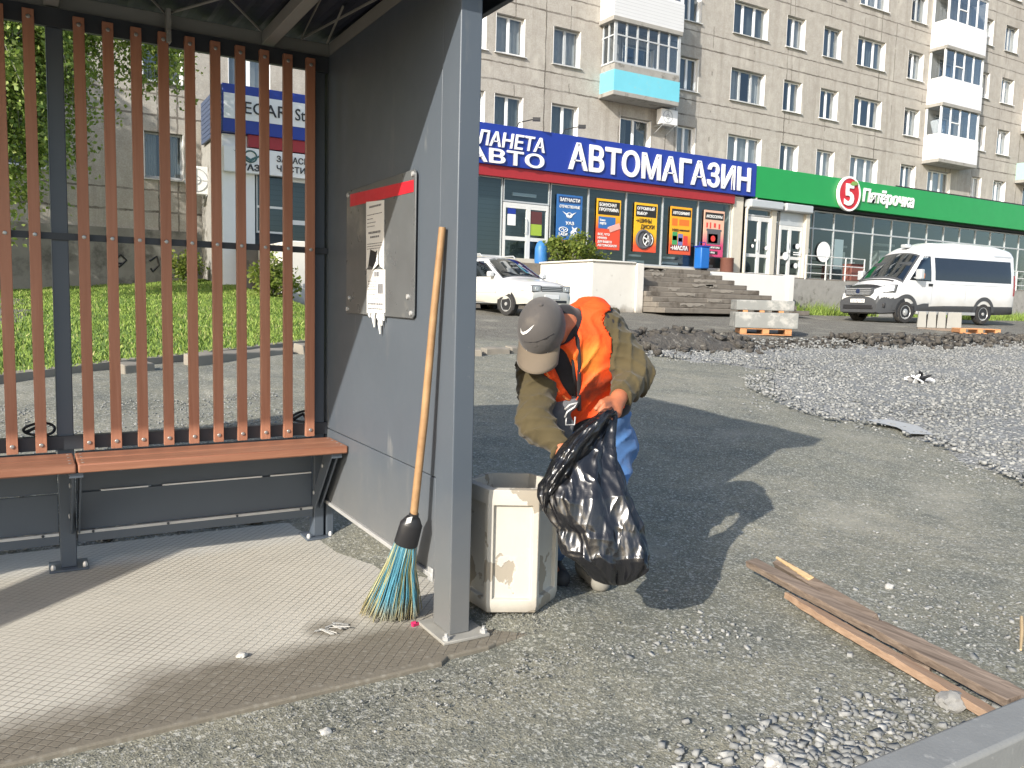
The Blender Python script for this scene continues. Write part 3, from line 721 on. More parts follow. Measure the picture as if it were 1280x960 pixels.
# ---- balconies
def balcony(x0, x1, zb, zr, zt, style):
    """zb: underside, zr: rail height, zt: top of glazing"""
    y0 = 25.12; mb = MB()
    mb.box(x0-.05, x1-.05, y0-.04, BY-.003, zb-.22, zb-.06)
    bal = mb.build('balcony', M['concrete'], block, world=True, bevel=.012)
    p = MB(); t = .05
    pm = {'turquoise': M['turquoise'], 'siding': M['siding_fine'], 'mint': M['mint'], 'lined': M['siding']}[style]
    zp = zr-.26 if style == 'turquoise' else zr
    p.box(x0, x1, y0, y0+t, zb-.05, zp); p.box(x0, x0+t, y0+t+.002, BY-.003, zb-.05, zp); p.box(x1-t, x1, y0+t+.002, BY-.003, zb-.05, zp)
    p.build('parapet', pm, bal, world=True, smooth=0)
    if style == 'turquoise':
        q = MB(); q.box(x0+.04, x1-.04, y0+.035, y0+.09, zp+.002, zr); q.box(x0+.04, x0+.09, y0+.092, BY-.003, zp+.002, zr); q.box(x1-.09, x1-.04, y0+.092, BY-.003, zp+.002, zr)
        q.build('band', M['concrete'], bal, world=True, smooth=0)
    if zt > zr+.2:
        g = MB(); b = .035; yf = y0+.05; n = 6 if style == 'turquoise' else 4
        mats = [M['old_frame'] if style == 'turquoise' else M['pvc']]
        for k in range(n+1):
            c = x0+.06+(x1-x0-.12)*k/n; e = b*1.8 if k in (0, n) else b
            g.box(c-e/1, c+e/1, yf, yf+.06, zr+.002, zt)
        for c in (.45, .8): 
            if style == 'turquoise': g.box(x0+.02, x0+.08, y0+c-.03, y0+c+.03, zr+.002, zt)
        g.box(x0+.02, x1-.02, yf-.004, yf+.066, zt-.07, zt+.01); g.box(x0+.02, x1-.02, yf-.006, yf+.068, zr+.003, zr+.07)
        if style == 'turquoise': g.box(x0+.02, x1-.02, yf-.002, yf+.05, zr+.98, zr+1.03); g.box(x0+.022, x0+.07, yf+.06, BY-.004, zr+.98, zr+1.03)
        else:
            c = x0+.06+(x1-x0-.12)*1.55/n; g.box(c-.32, c+.32, yf-.003, yf+.05, zr+.66, zr+.71)
            g.box(x0+.02, x0+.1, BY-.09, BY-.004, zr+.002, zt)
        for s in (x0+.015, x1-.085): g.box(s, s+.07, yf+.07, BY-.005, zt-.066, zt+.008); g.box(s, s+.07, yf+.07, BY-.005, zr+.004, zr+.066)
        fr = g.build('glazing_frame', mats, bal, world=True, smooth=0)
        q = MB(); q.sheet([(x0+.05, yf+.03, zr), (x1-.05, yf+.03, zr), (x1-.05, yf+.03, zt), (x0+.05, yf+.03, zt)])
        for s in (x0+.05, x1-.05): q.sheet([(s, yf+.03, zr), (s, BY, zr), (s, BY, zt), (s, yf+.03, zt)])
        q.build('pane', M['glass'], fr, world=True, smooth=0)
        r = MB(); r.box(x0, x1, y0-.02, BY-.004, zt+.012, zt+.05); r.build('top_board', M['sill'], bal, world=True, smooth=0)
    return bal
balcony(18.95, 22.15, 9.17, 10.13, 11.70, 'turquoise'); balcony(18.86, 22.22, 11.82, 12.80, 14.4, 'lined')
for k in range(3): balcony(39.15, 42.45, 8.90+2.72*k, 10.02+2.72*k, 11.52+2.72*k, 'siding')
balcony(47.9, 51.0, 11.45, 12.4, 13.9, 'siding'); balcony(47.75, 51.0, 8.75, 9.62, 9.62, 'mint')
# things stored on the lowest white balcony
MB().obox((39.55, 25.6, 10.5), (1, 0, .5), (0, 1, 0), (-.5, 0, 1), .12, .2, .32).build('stored_board', M['pvc'], block, world=True)

# ---- air conditioners
def air_conditioner(x, y, z, w, h, label):
    r = thing('air_conditioner', label, 'air conditioner', (x+w/2, y+.35, z), group=None)
    b = MB(); b.box(x, x+w, y, y+.3, z, z+h); b.build('casing', M['pvc'], r, bevel=.02, world=True)
    f = MB(); c = (x+w*.38, y-.012, z+h*.5)
    for q in (.42, .16): f.lathe([(h*q, 0), (h*q, .008), (h*q-.02, .008), (h*q-.02, 0)], c, (0, 1, 0), 20, cap=False)
    f.box(c[0]-h*.42, c[0]+h*.42, y-.012, y-.004, c[2]-.008, c[2]+.008); f.box(c[0]-.008, c[0]+.008, y-.014, y-.004, c[2]-h*.42, c[2]+h*.42)
    f.build('fan_grille', M['old_frame'], r, world=True)
    k = MB()
    for xx in (x+.1, x+w-.13): k.box(xx, xx+.03, y-.02, y+.55, z-.04, z-.005); k.bar((xx+.015, y+.05, z-.03), (xx+.015, y+.55, z-.3), .02, .02)
    k.build('bracket', M['alu'], r, world=True)
air_conditioner(21.55, 25.42, 8.30, .84, .58, 'small white air conditioner under the turquoise balcony')
air_conditioner(4.02, 25.0, 4.02, .62, .78, 'air conditioner on the wall beside the blue end of the auto shop sign')

# ================================================================== SHOPS
SY, FL = 23.0, 2.46
auto = thing('auto_parts_shop', 'auto parts shop front of dark glass with grey mullions below the blue sign', 'shop', (14, SY, FL))
def pane_unit(parent, x0, x1, z0, z1, y, transom=None, mat=None, mull=.045, bottom=True):
    f = MB()
    f.box(x0+.001, x0+mull/2, y-.03, y+.05, z0, z1); f.box(x1-mull/2, x1-.001, y-.03, y+.05, z0, z1)
    if bottom: f.box(x0+mull/2, x1-mull/2, y-.025, y+.045, z0, z0+.05)
    f.box(x0+mull/2, x1-mull/2, y-.025, y+.045, z1-.05, z1)
    if transom: f.box(x0+mull/2, x1-mull/2, y-.028, y+.045, transom-.03, transom+.03)
    w = f.build('window', mat or M['alu'], parent, world=True, smooth=0)
    g = MB(); g.sheet([(x0, y+.01, z0), (x1, y+.01, z0), (x1, y+.01, z1), (x0, y+.01, z1)]); g.build('pane', M['shop_glass'], w, world=True, smooth=0)
    return w
def door_unit(parent, x0, x1, z0, z1, y, mat, split=.55, handle=1):
    f = MB(); t = .085; zm = z0+.78; xc = x0+(x1-x0)*split
    f.box(x0, x0+t, y-.03, y+.05, z0, z1); f.box(x1-t, x1, y-.03, y+.05, z0, z1); f.box(xc-t*.9, xc+t*.9, y-.03, y+.05, z0, z1-t)
    for a, b in ((x0+t, xc-t*.9), (xc+t*.9, x1-t)):
        f.box(a, b, y-.025, y+.045, z0, z0+.12); f.box(a, b, y-.025, y+.045, zm-.06, zm+.06); f.box(a, b, y-.025, y+.045, z1-t-.08, z1-t)
    f.box(x0+t, x1-t, y-.028, y+.048, z1-t, z1)
    d = f.build('door', mat, parent, world=True, smooth=0)
    g = MB(); g.sheet([(x0+.02, y+.01, z0+.02), (x1-.02, y+.01, z0+.02), (x1-.02, y+.01, z1-.02), (x0+.02, y+.01, z1-.02)]); g.build('pane', M['shop_glass'], d, world=True, smooth=0)
    h = MB(); h.tube([(xc-.12, y-.035, z0+.95), (xc-.12, y-.09, z0+1.0), (xc-.12, y-.09, z0+1.4), (xc-.12, y-.035, z0+1.45)], .014, 6); h.build('handle', M['alu_light'], d, world=True)
    return d
GB, GT = 2.62, 5.12
for a, b in zip((14.93, 16.46, 18.07, 19.73, 21.42), (16.46, 18.07, 19.73, 21.42, 23.06)): pane_unit(auto, a, b, GB, GT, SY)
door_unit(auto, 13.15, 14.86, FL, 4.36, SY, M['alu_light']); pane_unit(auto, 13.15, 14.88, 4.38, GT, SY); pane_unit(auto, 11.6, 13.1, GB, GT, SY)
for a, b in ((10.0, 11.6), (8.4, 10.0)): pane_unit(auto, a, b, GB, GT, SY)
pane_unit(auto, 5.45, 6.2, 2.9, 4.5, SY, 3.6, M['alu_light']); door_unit(auto, 6.2, 7.15, FL, 4.5, SY, M['alu_light'], .96)
w = MB()
w.box(4.56, 5.40, SY-.05, SY+.25, 1.0, 5.42); w.build('pier', M['pvc'], auto, world=True, smooth=0)
w = MB(); w.box(7.2, 8.35, SY-.02, SY+.25, 1.0, 5.42); w.build('pier', M['pvc'], auto, world=True, smooth=0)
w = MB(); w.box(23.1, 23.62, SY-.12, SY+.3, 1.0, 5.4); w.build('pier', M['pillar'], auto, world=True, bevel=.015)
w = MB(); w.box(8.36, 23.08, SY-.06, SY+.2, 1.0, GB-.002); w.box(5.42, 7.18, SY-.03, SY+.2, 1.0, FL-.002); w.build('base_wall', M['pillar'], auto, world=True, smooth=0)
w = MB(); w.box(4.56, 24.0, SY+.26, BY-.1, 5.43, 6.3); w.box(4.56, 4.7, SY+.26, BY-.1, 1.0, 5.43); w.build('roof', M['concrete'], auto, world=True, smooth=0)
w = MB(); w.box(5.42, 7.2, SY+.5, SY+.55, 2.2, 5.4); w.box(8.36, 23.0, SY+.32, SY+.37, 2.2, 5.40); w.build('roller_shutter', M['shutter'], auto, world=True, smooth=0)
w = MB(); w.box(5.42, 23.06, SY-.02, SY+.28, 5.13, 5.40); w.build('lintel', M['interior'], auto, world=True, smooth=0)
# lit strip lamps are off: grey tubes seen behind the glass, and small shelves low behind the panes
w = MB(); w.box(13.6, 14.5, SY+.18, SY+.24, 4.62, 4.72)
for x in (18.4, 20.0, 21.75): w.box(x, x+.75, SY+.2, SY+.26, 2.72, 2.80); w.box(x+.05, x+.6, SY+.2, SY+.26, 2.93, 3.0)
w.build('shelf', M['alu'], auto, world=True, smooth=0)
# sheets of paper in the door panes
for q, m_ in (((13.32, 13.62, SY-.008, SY-.002, 3.65, 4.0), M['pvc']), ((13.32, 13.62, SY-.008, SY-.002, 4.01, 4.2), M['sign_blue']), ((14.14, 14.62, SY-.008, SY-.002, 3.75, 4.15), plain('maroon_print', (.10, .03, .03))), ((14.14, 14.62, SY-.008, SY-.002, 3.38, 3.74), plain('lime_print', (.30, .42, .05)))): w = MB(); w.box(*q); w.build('door_notice', m_, auto, world=True, smooth=0)

X1, Z1 = (1, 0, 0), (0, 0, 1)
# ---- the long blue sign
sg = thing('shop_sign', 'long blue sign board with big white Cyrillic letters reading АВТОМАГАЗИН', 'shop sign', (8.2, SY, 5.43))
b = MB(); b.box(7.22, 24.03, SY-.30, SY+.2, 5.43, 6.66); b.build('board', M['sign_blue'], sg, world=True, bevel=.01)
b = MB(); b.box(7.22, 23.05, SY-.22, SY-.03, 5.10, 5.425); b.build('red_strip', M['sign_red'], sg, world=True, smooth=0)
lettering('lettering', 'АВТОМАГАЗИН', M['white_letter'], sg, (15.38, SY-.335, 5.60), X1, Z1, .83, 8.30, .05, .022)
lettering('emblem', 'ПЛАНЕТА', M['white_letter'], sg, (11.55, SY-.335, 5.98), X1, Z1, .44, 2.88, .05, .015, shear=.15)
lettering('emblem', 'АВТО', M['white_letter'], sg, (11.65, SY-.335, 5.48), X1, Z1, .42, 2.78, .05, .018)
for x in (13.6, 15.35):                        # spot lamps on bent arms over the board
    w = MB(); w.tube([(x, SY+.1, 6.66), (x, SY-.1, 6.86), (x+.35, SY-.45, 6.95)], .018, 6); w.obox((x+.4, SY-.5, 6.94), (1, -.6, 0), (0, 0, 1), (.6, 1, 0), .12, .05, .07); w.build('spot_lamp', M['black_letter'], sg, world=True)
# ---- corner signs of the auto shop, seen between the slats
sg = thing('shop_sign', 'white sign with dark lettering ending in Store between two blue bands', 'shop sign', (5.8, SY, 5.43))
b = MB(); b.box(4.53, 7.2, SY-.29, SY+.2, 5.44, 6.66); b.build('board', M['sign_blue'], sg, world=True, bevel=.01)
b = MB(); b.box(4.56, 7.2, SY-.305, SY-.292, 5.78, 6.42); b.build('white_field', M['pvc'], sg, world=True, smooth=0)
b = MB(); b.box(5.2, 7.2, SY-.22, SY-.03, 5.12, 5.435); b.build('red_strip', M['sign_red'], sg, world=True, smooth=0)
lettering('lettering', 'ECAR', M['black_letter'], sg, (5.08, SY-.32, 5.95), X1, Z1, .32, 1.12, .03)
lettering('lettering', 'Store', M['black_letter'], sg, (6.42, SY-.32, 5.95), X1, Z1, .32, .78, .03)
b = MB(); b.m = 0
for k in range(9): b.box(4.47, 4.525, SY-.28, SY+2.4, 5.46+k*.13, 5.46+k*.13+.115)
b.build('side_cladding', simple('blue_side_cladding', (.06, .085, .15), .5), sg, world=True, smooth=0)
sg = thing('shop_sign', 'low white sign with a winged badge and the words ЗАПАСНЫЕ ЧАСТИ', 'shop sign', (5.9, SY, 4.45))
b = MB(); b.box(4.56, 7.18, SY-.26, SY-.055, 4.43, 5.08); b.build('board', M['pvc'], sg, world=True, bevel=.008)
lettering('lettering', 'ЗАПАСНЫЕ', M['black_letter'], sg, (5.93, SY-.275, 4.80), X1, Z1, .16, 1.2, .02, .012); lettering('lettering', 'ЧАСТИ', M['black_letter'], sg, (5.93, SY-.275, 4.55), X1, Z1, .16, .78, .02, .012)
lettering('lettering', 'УАЗ', M['black_letter'], sg, (4.98, SY-.275, 4.50), X1, Z1, .16, .5, .02, .03)
e = MB(); e.tube([(5.24+.16*math.cos(a), SY-.275, 4.86+.15*math.sin(a)) for a in np.linspace(0, 2*math.pi, 21)], .02, 6, cap=False)
e.prism([(4.80, 0, 4.99), (5.14, 0, 4.86), (5.24, 0, 4.80), (5.34, 0, 4.86), (5.68, 0, 4.99), (5.36, 0, 4.80), (5.24, 0, 4.72), (5.12, 0, 4.80)], (0, SY-.285, 0), (0, SY-.265, 0))
e.build('emblem', plain('dark_teal_badge', (.05, .12, .12)), sg, world=True)
sg = thing('poster', 'red and yellow sale poster beside the pale door, below the low white sign', 'poster', (7.5, SY-.05, 3.3))
b = MB(); b.box(7.25, 8.25, SY-.05, SY-.025, 3.1, 4.6); b.mat(1).box(7.25, 8.25, SY-.056, SY-.05, 3.1, 3.75); b.mat(2).box(7.3, 7.8, SY-.06, SY-.056, 3.3, 3.5)
b.build('sheet', [plain('tan_print', (.45, .35, .12)), plain('red_print', (.5, .05, .03)), M['pvc']], sg, world=True, smooth=0)

# ---- posters in the shop windows
YEL, ORA, RED, BLK = plain('yellow_print', (.78, .42, .015)), plain('orange_print', (.72, .16, .02)), plain('poster_red', (.60, .045, .035)), plain('black_print', (.02, .018, .016))
BLU, WHT, PNK, GRY = plain('blue_print', (.03, .13, .36)), plain('white_print', (.78, .78, .76)), plain('pink_print', (.70, .36, .30)), plain('tyre_grey', (.10, .10, .11))
def gradient(name, top, bot, z0, z1):
    t = NT(name); t.set(.45); xyz = t.xyz()
    t.base(t.ramp(t.math('DIVIDE', t.math('SUBTRACT', xyz[2], z0-3.09), z1-z0), [(0, bot), (.35, bot), (.75, top), (1, top)])); return t.m
PW, PH = 1.02, 1.70
def poster(x, label, mat):
    p = thing('poster', label, 'poster', (x+PW/2, SY-.05, 3.09), group=None)
    b = MB(); b.box(x, x+PW, SY-.06, SY-.034, 3.085, 3.085+PH); b.build('sheet', mat, p, world=True, smooth=0)
    return p
def pbox(p, x, rects, mat, name='print'):
    for x0, x1, z0, z1 in rects: b = MB(); b.box(x+x0, x+x1, SY-.066, SY-.0605, 3.085+z0, 3.085+z1); b.build(name, mat, p, world=True, smooth=0)
def ptext(p, x, s, dx, dz, size, w, mat, bold=.02): return lettering('lettering', s, mat, p, (x+dx, SY-.072, 3.085+dz), X1, Z1, size, w, .006, bold)
x = 15.16; p = poster(x, 'blue poster headed ЗАПЧАСТИ with white car badges in the shop window', BLU)
pbox(p, x, [(.07, .95, 1.43, 1.64)], plain('navy_print', (.02, .045, .12))); ptext(p, x, 'ЗАПЧАСТИ', .11, 1.48, .11, .80, WHT); ptext(p, x, 'ОТЕЧЕСТВЕННЫЕ', .1, 1.27, .09, .82, WHT)
ptext(p, x, 'УАЗ', .36, .73, .1, .34, WHT, .03); ptext(p, x, 'LADA', .1, .36, .1, .38, WHT, .03); ptext(p, x, 'ГАЗ', .58, .36, .1, .3, WHT, .03)
e = MB()
e.tube([(x+.5+.11*math.cos(a), SY-.07, 4.12+.08*math.sin(a)) for a in np.linspace(0, 6.283, 17)], .014, 5, cap=False)
e.prism([(x+.22, 0, 4.24), (x+.46, 0, 4.14), (x+.5, 0, 4.10), (x+.54, 0, 4.14), (x+.78, 0, 4.24), (x+.56, 0, 4.07), (x+.44, 0, 4.07)], (0, SY-.074, 0), (0, SY-.062, 0))
e.build('emblem', WHT, p, world=True); e = MB(); e.tube([(x+.28+.17*math.cos(a), SY-.07, 3.64+.08*math.sin(a)) for a in np.linspace(0, 6.283, 17)], .014, 5, cap=False); e.tube([(x+.2, SY-.07, 3.64), (x+.27, SY-.07, 3.68), (x+.3, SY-.07, 3.6), (x+.38, SY-.07, 3.66)], .013, 5); e.build('emblem', WHT, p, world=True); e = MB()
e.prism([(x+.56, 0, 3.56), (x+.66, 0, 3.66), (x+.62, 0, 3.76), (x+.72, 0, 3.70), (x+.84, 0, 3.75), (x+.78, 0, 3.64), (x+.86, 0, 3.56), (x+.74, 0, 3.60), (x+.68, 0, 3.54)], (0, SY-.074, 0), (0, SY-.062, 0)); e.build('emblem', WHT, p, world=True)
pbox(p, x, [(0, PW, 0, .22)], plain('crimson_print', (.55, .04, .12))); ptext(p, x, 'и др.', .12, .07, .09, .6, WHT)
x = 16.79; p = poster(x, 'yellow and red bonus card poster with a hand holding a blue card', gradient('poster_yellow_red', (.78, .42, .015), (.66, .07, .03), 3.3, 4.6))
pbox(p, x, [(.05, .97, 1.17, 1.62)], BLK); ptext(p, x, 'БОНУСНАЯ', .1, 1.45, .11, .72, WHT); ptext(p, x, 'ПРОГРАММА', .1, 1.29, .11, .82, WHT); pbox(p, x, [(.08, .8, .70, 1.10)], BLU); ptext(p, x, 'Ваша', .14, .95, .07, .22, WHT); ptext(p, x, 'карта', .14, .84, .07, .26, WHT)
h = MB(); h.obox((x+.78, SY-.068, 3.84), (1, 0, .35), (0, 1, 0), (-.35, 0, 1), .24, .008, .10); h.obox((x+.62, SY-.07, 3.80), (1, 0, -.1), (0, 1, 0), (.1, 0, 1), .14, .008, .035); h.build('print', PNK, p, world=True, bevel=.03)
for i, s in enumerate(('ВСЕ, ЧТО', 'НУЖНО', 'ДЛЯ ВАШЕГО', 'АВТОМОБИЛЯ')): ptext(p, x, s, .07, .47-i*.125, .075, (.5, .38, .6, .82)[i], WHT)
x = 18.43; p = poster(x, 'yellow poster with a car tyre and the words ШИНЫ ДИСКИ', gradient('poster_yellow_orange', (.80, .44, .015), (.66, .08, .03), 2.9, 4.0))
pbox(p, x, [(.05, .97, 1.22, 1.62)], BLK); ptext(p, x, 'ОГРОМНЫЙ', .1, 1.46, .1, .78, WHT); ptext(p, x, 'ВЫБОР', .1, 1.29, .1, .45, WHT)
ptext(p, x, '→ШИНЫ', .06, 1.02, .14, .70, BLK, .015); ptext(p, x, 'ДИСКИ', .28, .82, .14, .62, BLK, .015)
e = MB(); cx, cz = x+.62, 3.085+.44
e.tube([(cx-.2+.3*math.cos(a), SY-.068, cz+.30*math.sin(a)) for a in np.linspace(0, 6.283, 25)], .055, 6, cap=False); e.build('print', GRY, p, world=True)
e = MB(); e.lathe([(.335, 0), (.335, .006), (0, .006)], (cx-.16, SY-.0675, cz), (0, -1, 0), 28); e.build('print', GRY, p, world=True)
e = MB(); e.lathe([(.27, 0), (.27, .012), (.24, .014), (.0, .014)], (cx, SY-.0675, cz), (0, -1, 0), 28); e.build('print', BLK, p, world=True)
e = MB(); e.lathe([(.235, 0), (.235, .016), (.20, .016), (.20, 0)], (cx, SY-.0675, cz), (0, -1, 0), 28, cap=False)
for k in range(5): a = k*1.2566+.3; e.bar((cx, SY-.08, cz), (cx+.21*math.cos(a), SY-.08, cz+.21*math.sin(a)), .05, .008, (0, 1, 0))
e.build('print', WHT, p, world=True)

x = 20.07; p = poster(x, 'orange poster with oil cans and the word МАСЛА', gradient('poster_orange_red', (.78, .36, .015), (.62, .09, .03), 3.0, 4.2))
pbox(p, x, [(.05, .97, 1.36, 1.62)], BLK); ptext(p, x, 'АВТОХИМИЯ', .1, 1.43, .1, .80, WHT); pbox(p, x, [(.08, .34, 1.02, 1.28), (.42, .9, 1.04, 1.26)], ORA); ptext(p, x, '1000', .1, .82, .1, .3, BLK); ptext(p, x, 'НАИМЕНОВАНИЙ', .44, .84, .06, .48, BLK)
pbox(p, x, [(.12, .36, .34, .80)], plain('green_can', (.05, .30, .10))); pbox(p, x, [(.40, .62, .32, .74)], plain('violet_can', (.16, .16, .38))); pbox(p, x, [(.66, .86, .34, .68)], RED); pbox(p, x, [(.14, .34, .5, .66), (.42, .6, .46, .6)], WHT, 'can_label')
pbox(p, x, [(.05, .95, .13, .33)], plain('dark_red_print', (.16, .02, .015))); ptext(p, x, '→МАСЛА', .06, .16, .15, .82, WHT, .03)
x = 21.70; p = poster(x, 'pink poster headed АКСЕССУАРЫ with a car battery', gradient('poster_pink', (.72, .42, .30), (.55, .06, .16), 3.1, 4.3))
pbox(p, x, [(.05, .97, 1.36, 1.62)], BLK); ptext(p, x, 'АКСЕССУАРЫ', .1, 1.43, .1, .80, WHT); pbox(p, x, [(.12, .2, 1.06, 1.24), (.3, .36, 1.04, 1.26), (.5, .6, 1.08, 1.24), (.74, .82, 1.04, 1.22)], RED)
pbox(p, x, [(.18, .86, .46, .94), (.14, .90, .94, 1.02)], GRY); pbox(p, x, [(.24, .72, .5, .84)], PNK); e = MB(); e.lathe([(.11, 0), (.11, .01), (0, .01)], (x+.48, SY-.066, 3.085+.67), (0, -1, 0), 20); e.build('print', RED, p, world=True)
pbox(p, x, [(.05, .9, .28, .40), (.05, .75, .09, .21)], BLK); ptext(p, x, 'АККУМУЛЯТОРЫ', .09, .31, .065, .74, WHT); ptext(p, x, 'ВИТРИНЫ', .09, .12, .065, .5, WHT)

# ---- grocery
groc = thing('grocery_shop', 'grocery shop with tall glass front and grey frames under the green sign', 'shop', (33, SY, FL))
def shut(x0, x1): 
    b = MB(); b.box(x0, x1, SY-.42, SY-.05, 5.02, 5.33); b.build('shutter_box', M['alu'], groc, world=True, bevel=.05, seg=3)
shut(23.72, 25.50); shut(25.66, 27.22)
door_unit(groc, 23.80, 25.12, FL, 4.72, SY-.1, M['alu_light']); pane_unit(groc, 23.80, 25.12, 4.74, 5.02, SY-.1, mat=M['alu_light'])
pane_unit(groc, 25.40, 25.66, FL, 5.02, SY, 4.6); door_unit(groc, 25.72, 27.02, FL, 4.50, SY-.06, M['alu_light'], .45); 
b = MB(); b.box(25.70, 27.1, SY-.09, SY+.02, 4.51, 5.02); b.build('panel', M['alu'], groc, world=True, smooth=0)
for q in ((25.12, 25.38, SY-.2, SY+.1, 2.0, 5.3), (27.04, 27.26, SY-.24, SY+.1, 2.0, 5.1)): b = MB(); b.box(*q); b.build('pier', M['pillar'], groc, world=True, bevel=.01)
pane_unit(groc, 27.26, 28.03, FL, 5.25, SY+.25, 4.55)
xs = [28.03+1.29*i for i in range(15)]
for a, b_ in zip(xs, xs[1:]): pane_unit(groc, a, b_, FL, 5.28, SY+.25, 4.55)
b = MB(); b.box(24.0, 46.5, SY+.05, SY+.5, .9, FL-.003); b.build('base_wall', M['concrete_dark'], groc, world=True, smooth=0)
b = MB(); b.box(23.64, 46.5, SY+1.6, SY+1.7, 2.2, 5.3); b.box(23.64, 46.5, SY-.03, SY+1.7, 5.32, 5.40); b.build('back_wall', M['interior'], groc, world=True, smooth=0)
b = MB()
for x, w_, h_ in ((28.4, .5, 1.0), (30.2, .8, 1.3), (31.2, .5, .9), (33.4, .9, 1.5), (35.1, .9, 1.2), (37.2, 1.0, 1.6), (39.6, 1.2, 1.2), (41.8, .9, 1.5)): b.box(x, x+w_, SY+.9, SY+1.3, FL, FL+h_); b.box(x-.1, x+w_*1.3, SY+1.0, SY+1.35, FL+h_*1.15, FL+h_*1.22)
b.build('shop_shelves', M['curtain'], groc, world=True, smooth=0)
b = MB(); b.box(29.5, 30.05, SY+.28, SY+.32, 2.95, 4.2); b.build('notice_sheet', M['pvc'], groc, world=True, smooth=0)
b = MB(); b.lathe([(.42, 0), (.42, .01), (0, .01)], (28.72, SY+.2, 3.62), (0, -1, 0), 32); b.build('round_sticker', M['pvc'], groc, world=True)
b = MB()
for x, z, r in ((24.2, 3.6, .07), (24.32, 3.82, .05), (24.95, 3.55, .08), (25.05, 3.75, .08), (26.05, 3.3, .16), (26.25, 3.5, .07), (26.72, 3.72, .11), (26.68, 2.95, .11)): b.lathe([(r, 0), (r, .006), (0, .006)], (x, SY-.135, z), (0, -1, 0), 16)
for z in (3.45, 3.37): b.box(26.5, 26.95, SY-.14, SY-.135, z, z+.04)
b.build('round_sticker', M['pvc'], groc, world=True)
lettering('opening_hours', '8–23', M['pvc'], groc, (27.45, SY+.22, 3.55), X1, Z1, .16, .42, .004)
lettering('opening_hours', '8–22', M['pvc'], groc, (27.45, SY+.22, 3.25), X1, Z1, .12, .36, .004)
b = MB(); b.box(23.64, 46.6, SY+.52, BY-.1, 5.45, 6.2); b.box(46.4, 46.6, SY+.02, BY-.1, .9, 5.44); b.build('roof', M['concrete'], groc, world=True, smooth=0)
gs = thing('shop_sign', 'long green sign with the red figure 5 roundel and white word Пятёрочка', 'shop sign', (35, SY, 5.4))
b = MB(); b.box(24.06, 46.6, SY-.28, SY+.45, 5.42, 6.60); b.build('board', M['sign_green'], gs, world=True, bevel=.01)
b = MB(); 
for k in range(110): b.box(32.6+k*.127, 32.6+k*.127+.07, SY-.26, SY-.2, 6.601, 6.66)
b.build('roof_edge', M['black_letter'], gs, world=True, smooth=0)
cx, cz = 29.35, 6.0
b = MB(); b.lathe([(.70, 0), (.70, .10), (.0, .10)], (cx, SY-.29, cz), (0, -1, 0), 40); b.build('emblem', plain('roundel_red', (.50, .018, .03)), gs, world=True)
b = MB(); b.lathe([(.705, 0), (.705, .11), (.625, .11), (.625, 0)], (cx, SY-.30, cz), (0, -1, 0), 40, cap=False); b.build('emblem', M['white_letter'], gs, world=True)
lettering('emblem', '5', M['white_letter'], gs, (cx-.33, SY-.42, cz-.44), X1, Z1, .86, .60, .03, .03)
b = MB(); b.prism([(cx-.05, 0, cz+.37), (cx+.1, 0, cz+.50), (cx+.32, 0, cz+.53), (cx+.47, 0, cz+.44), (cx+.3, 0, cz+.36), (cx+.1, 0, cz+.34)], (0, SY-.45, 0), (0, SY-.43, 0)); b.build('emblem', plain('leaf_green', (.20, .34, .08)), gs, world=True)
lettering('lettering', 'Пятёрочка', M['white_letter'], gs, (30.32, SY-.31, 5.80), X1, Z1, .52, 3.50, .05, .03, shear=.12)
dp = MB(); dp.tube([(24.2, SY-.2, 5.42), (24.1, SY-.22, 5.28), (23.85, SY-.25, 5.12), (23.68, SY-.25, 4.95), (23.66, SY-.25, 2.3)], .055, 10)
tag(dp.build('downpipe', M['pillar'], smooth=60), 'pale downpipe bending out at the joint of the blue and green signs', 'downpipe')

# ================================================================== TERRACE, WALLS AND STEPS
t = MB(); t.box(4.9, 46.5, 22.45, SY-.07, .8, FL-.004); t.box(14.45, 24.4, 21.21, 22.448, .8, FL-.006); structure(t.build('terrace', M['concrete_dark'], smooth=0))
w = MB(); w.box(14.26, 15.86, 19.6, 22.44, .8, 2.44); w.box(15.862, 16.14, 19.52, 22.44, .8, 2.46); w.box(14.2, 15.86, 19.55, 22.44, 2.442, 2.50)
tag(w.build('white_wall', M['whitewash'], bevel=.02), 'stained whitewashed retaining wall between the white car and the broken steps', 'wall')
w = MB(); w.box(5.35, 8.2, 19.4, 22.4, .8, 2.50); tag(w.build('white_wall', M['whitewash'], bevel=.02), 'whitewashed wall end seen between the last slats under the low shop sign', 'wall')
w = MB(); w.box(19.6, 24.1, 20.98, 21.2, .9, 2.42); w.box(24.102, 24.4, 20.92, 21.205, .9, 2.44)
tag(w.build('white_wall', simple('bright_whitewash', (.72, .705, .66), .85, var=.06, scale=2, dirt=((.5, .47, .4), 4, .68)), bevel=.015), 'clean bright white wall at the top of the steps by the grocery doors', 'wall')
M['facing'] = simple('worn_step_facing', (.26, .235, .20), .9, var=.3, scale=6, bump=.3)
st = thing('staircase', 'crumbling brown concrete steps leading up to the auto parts shop', 'steps', (19, 19.5, 1))
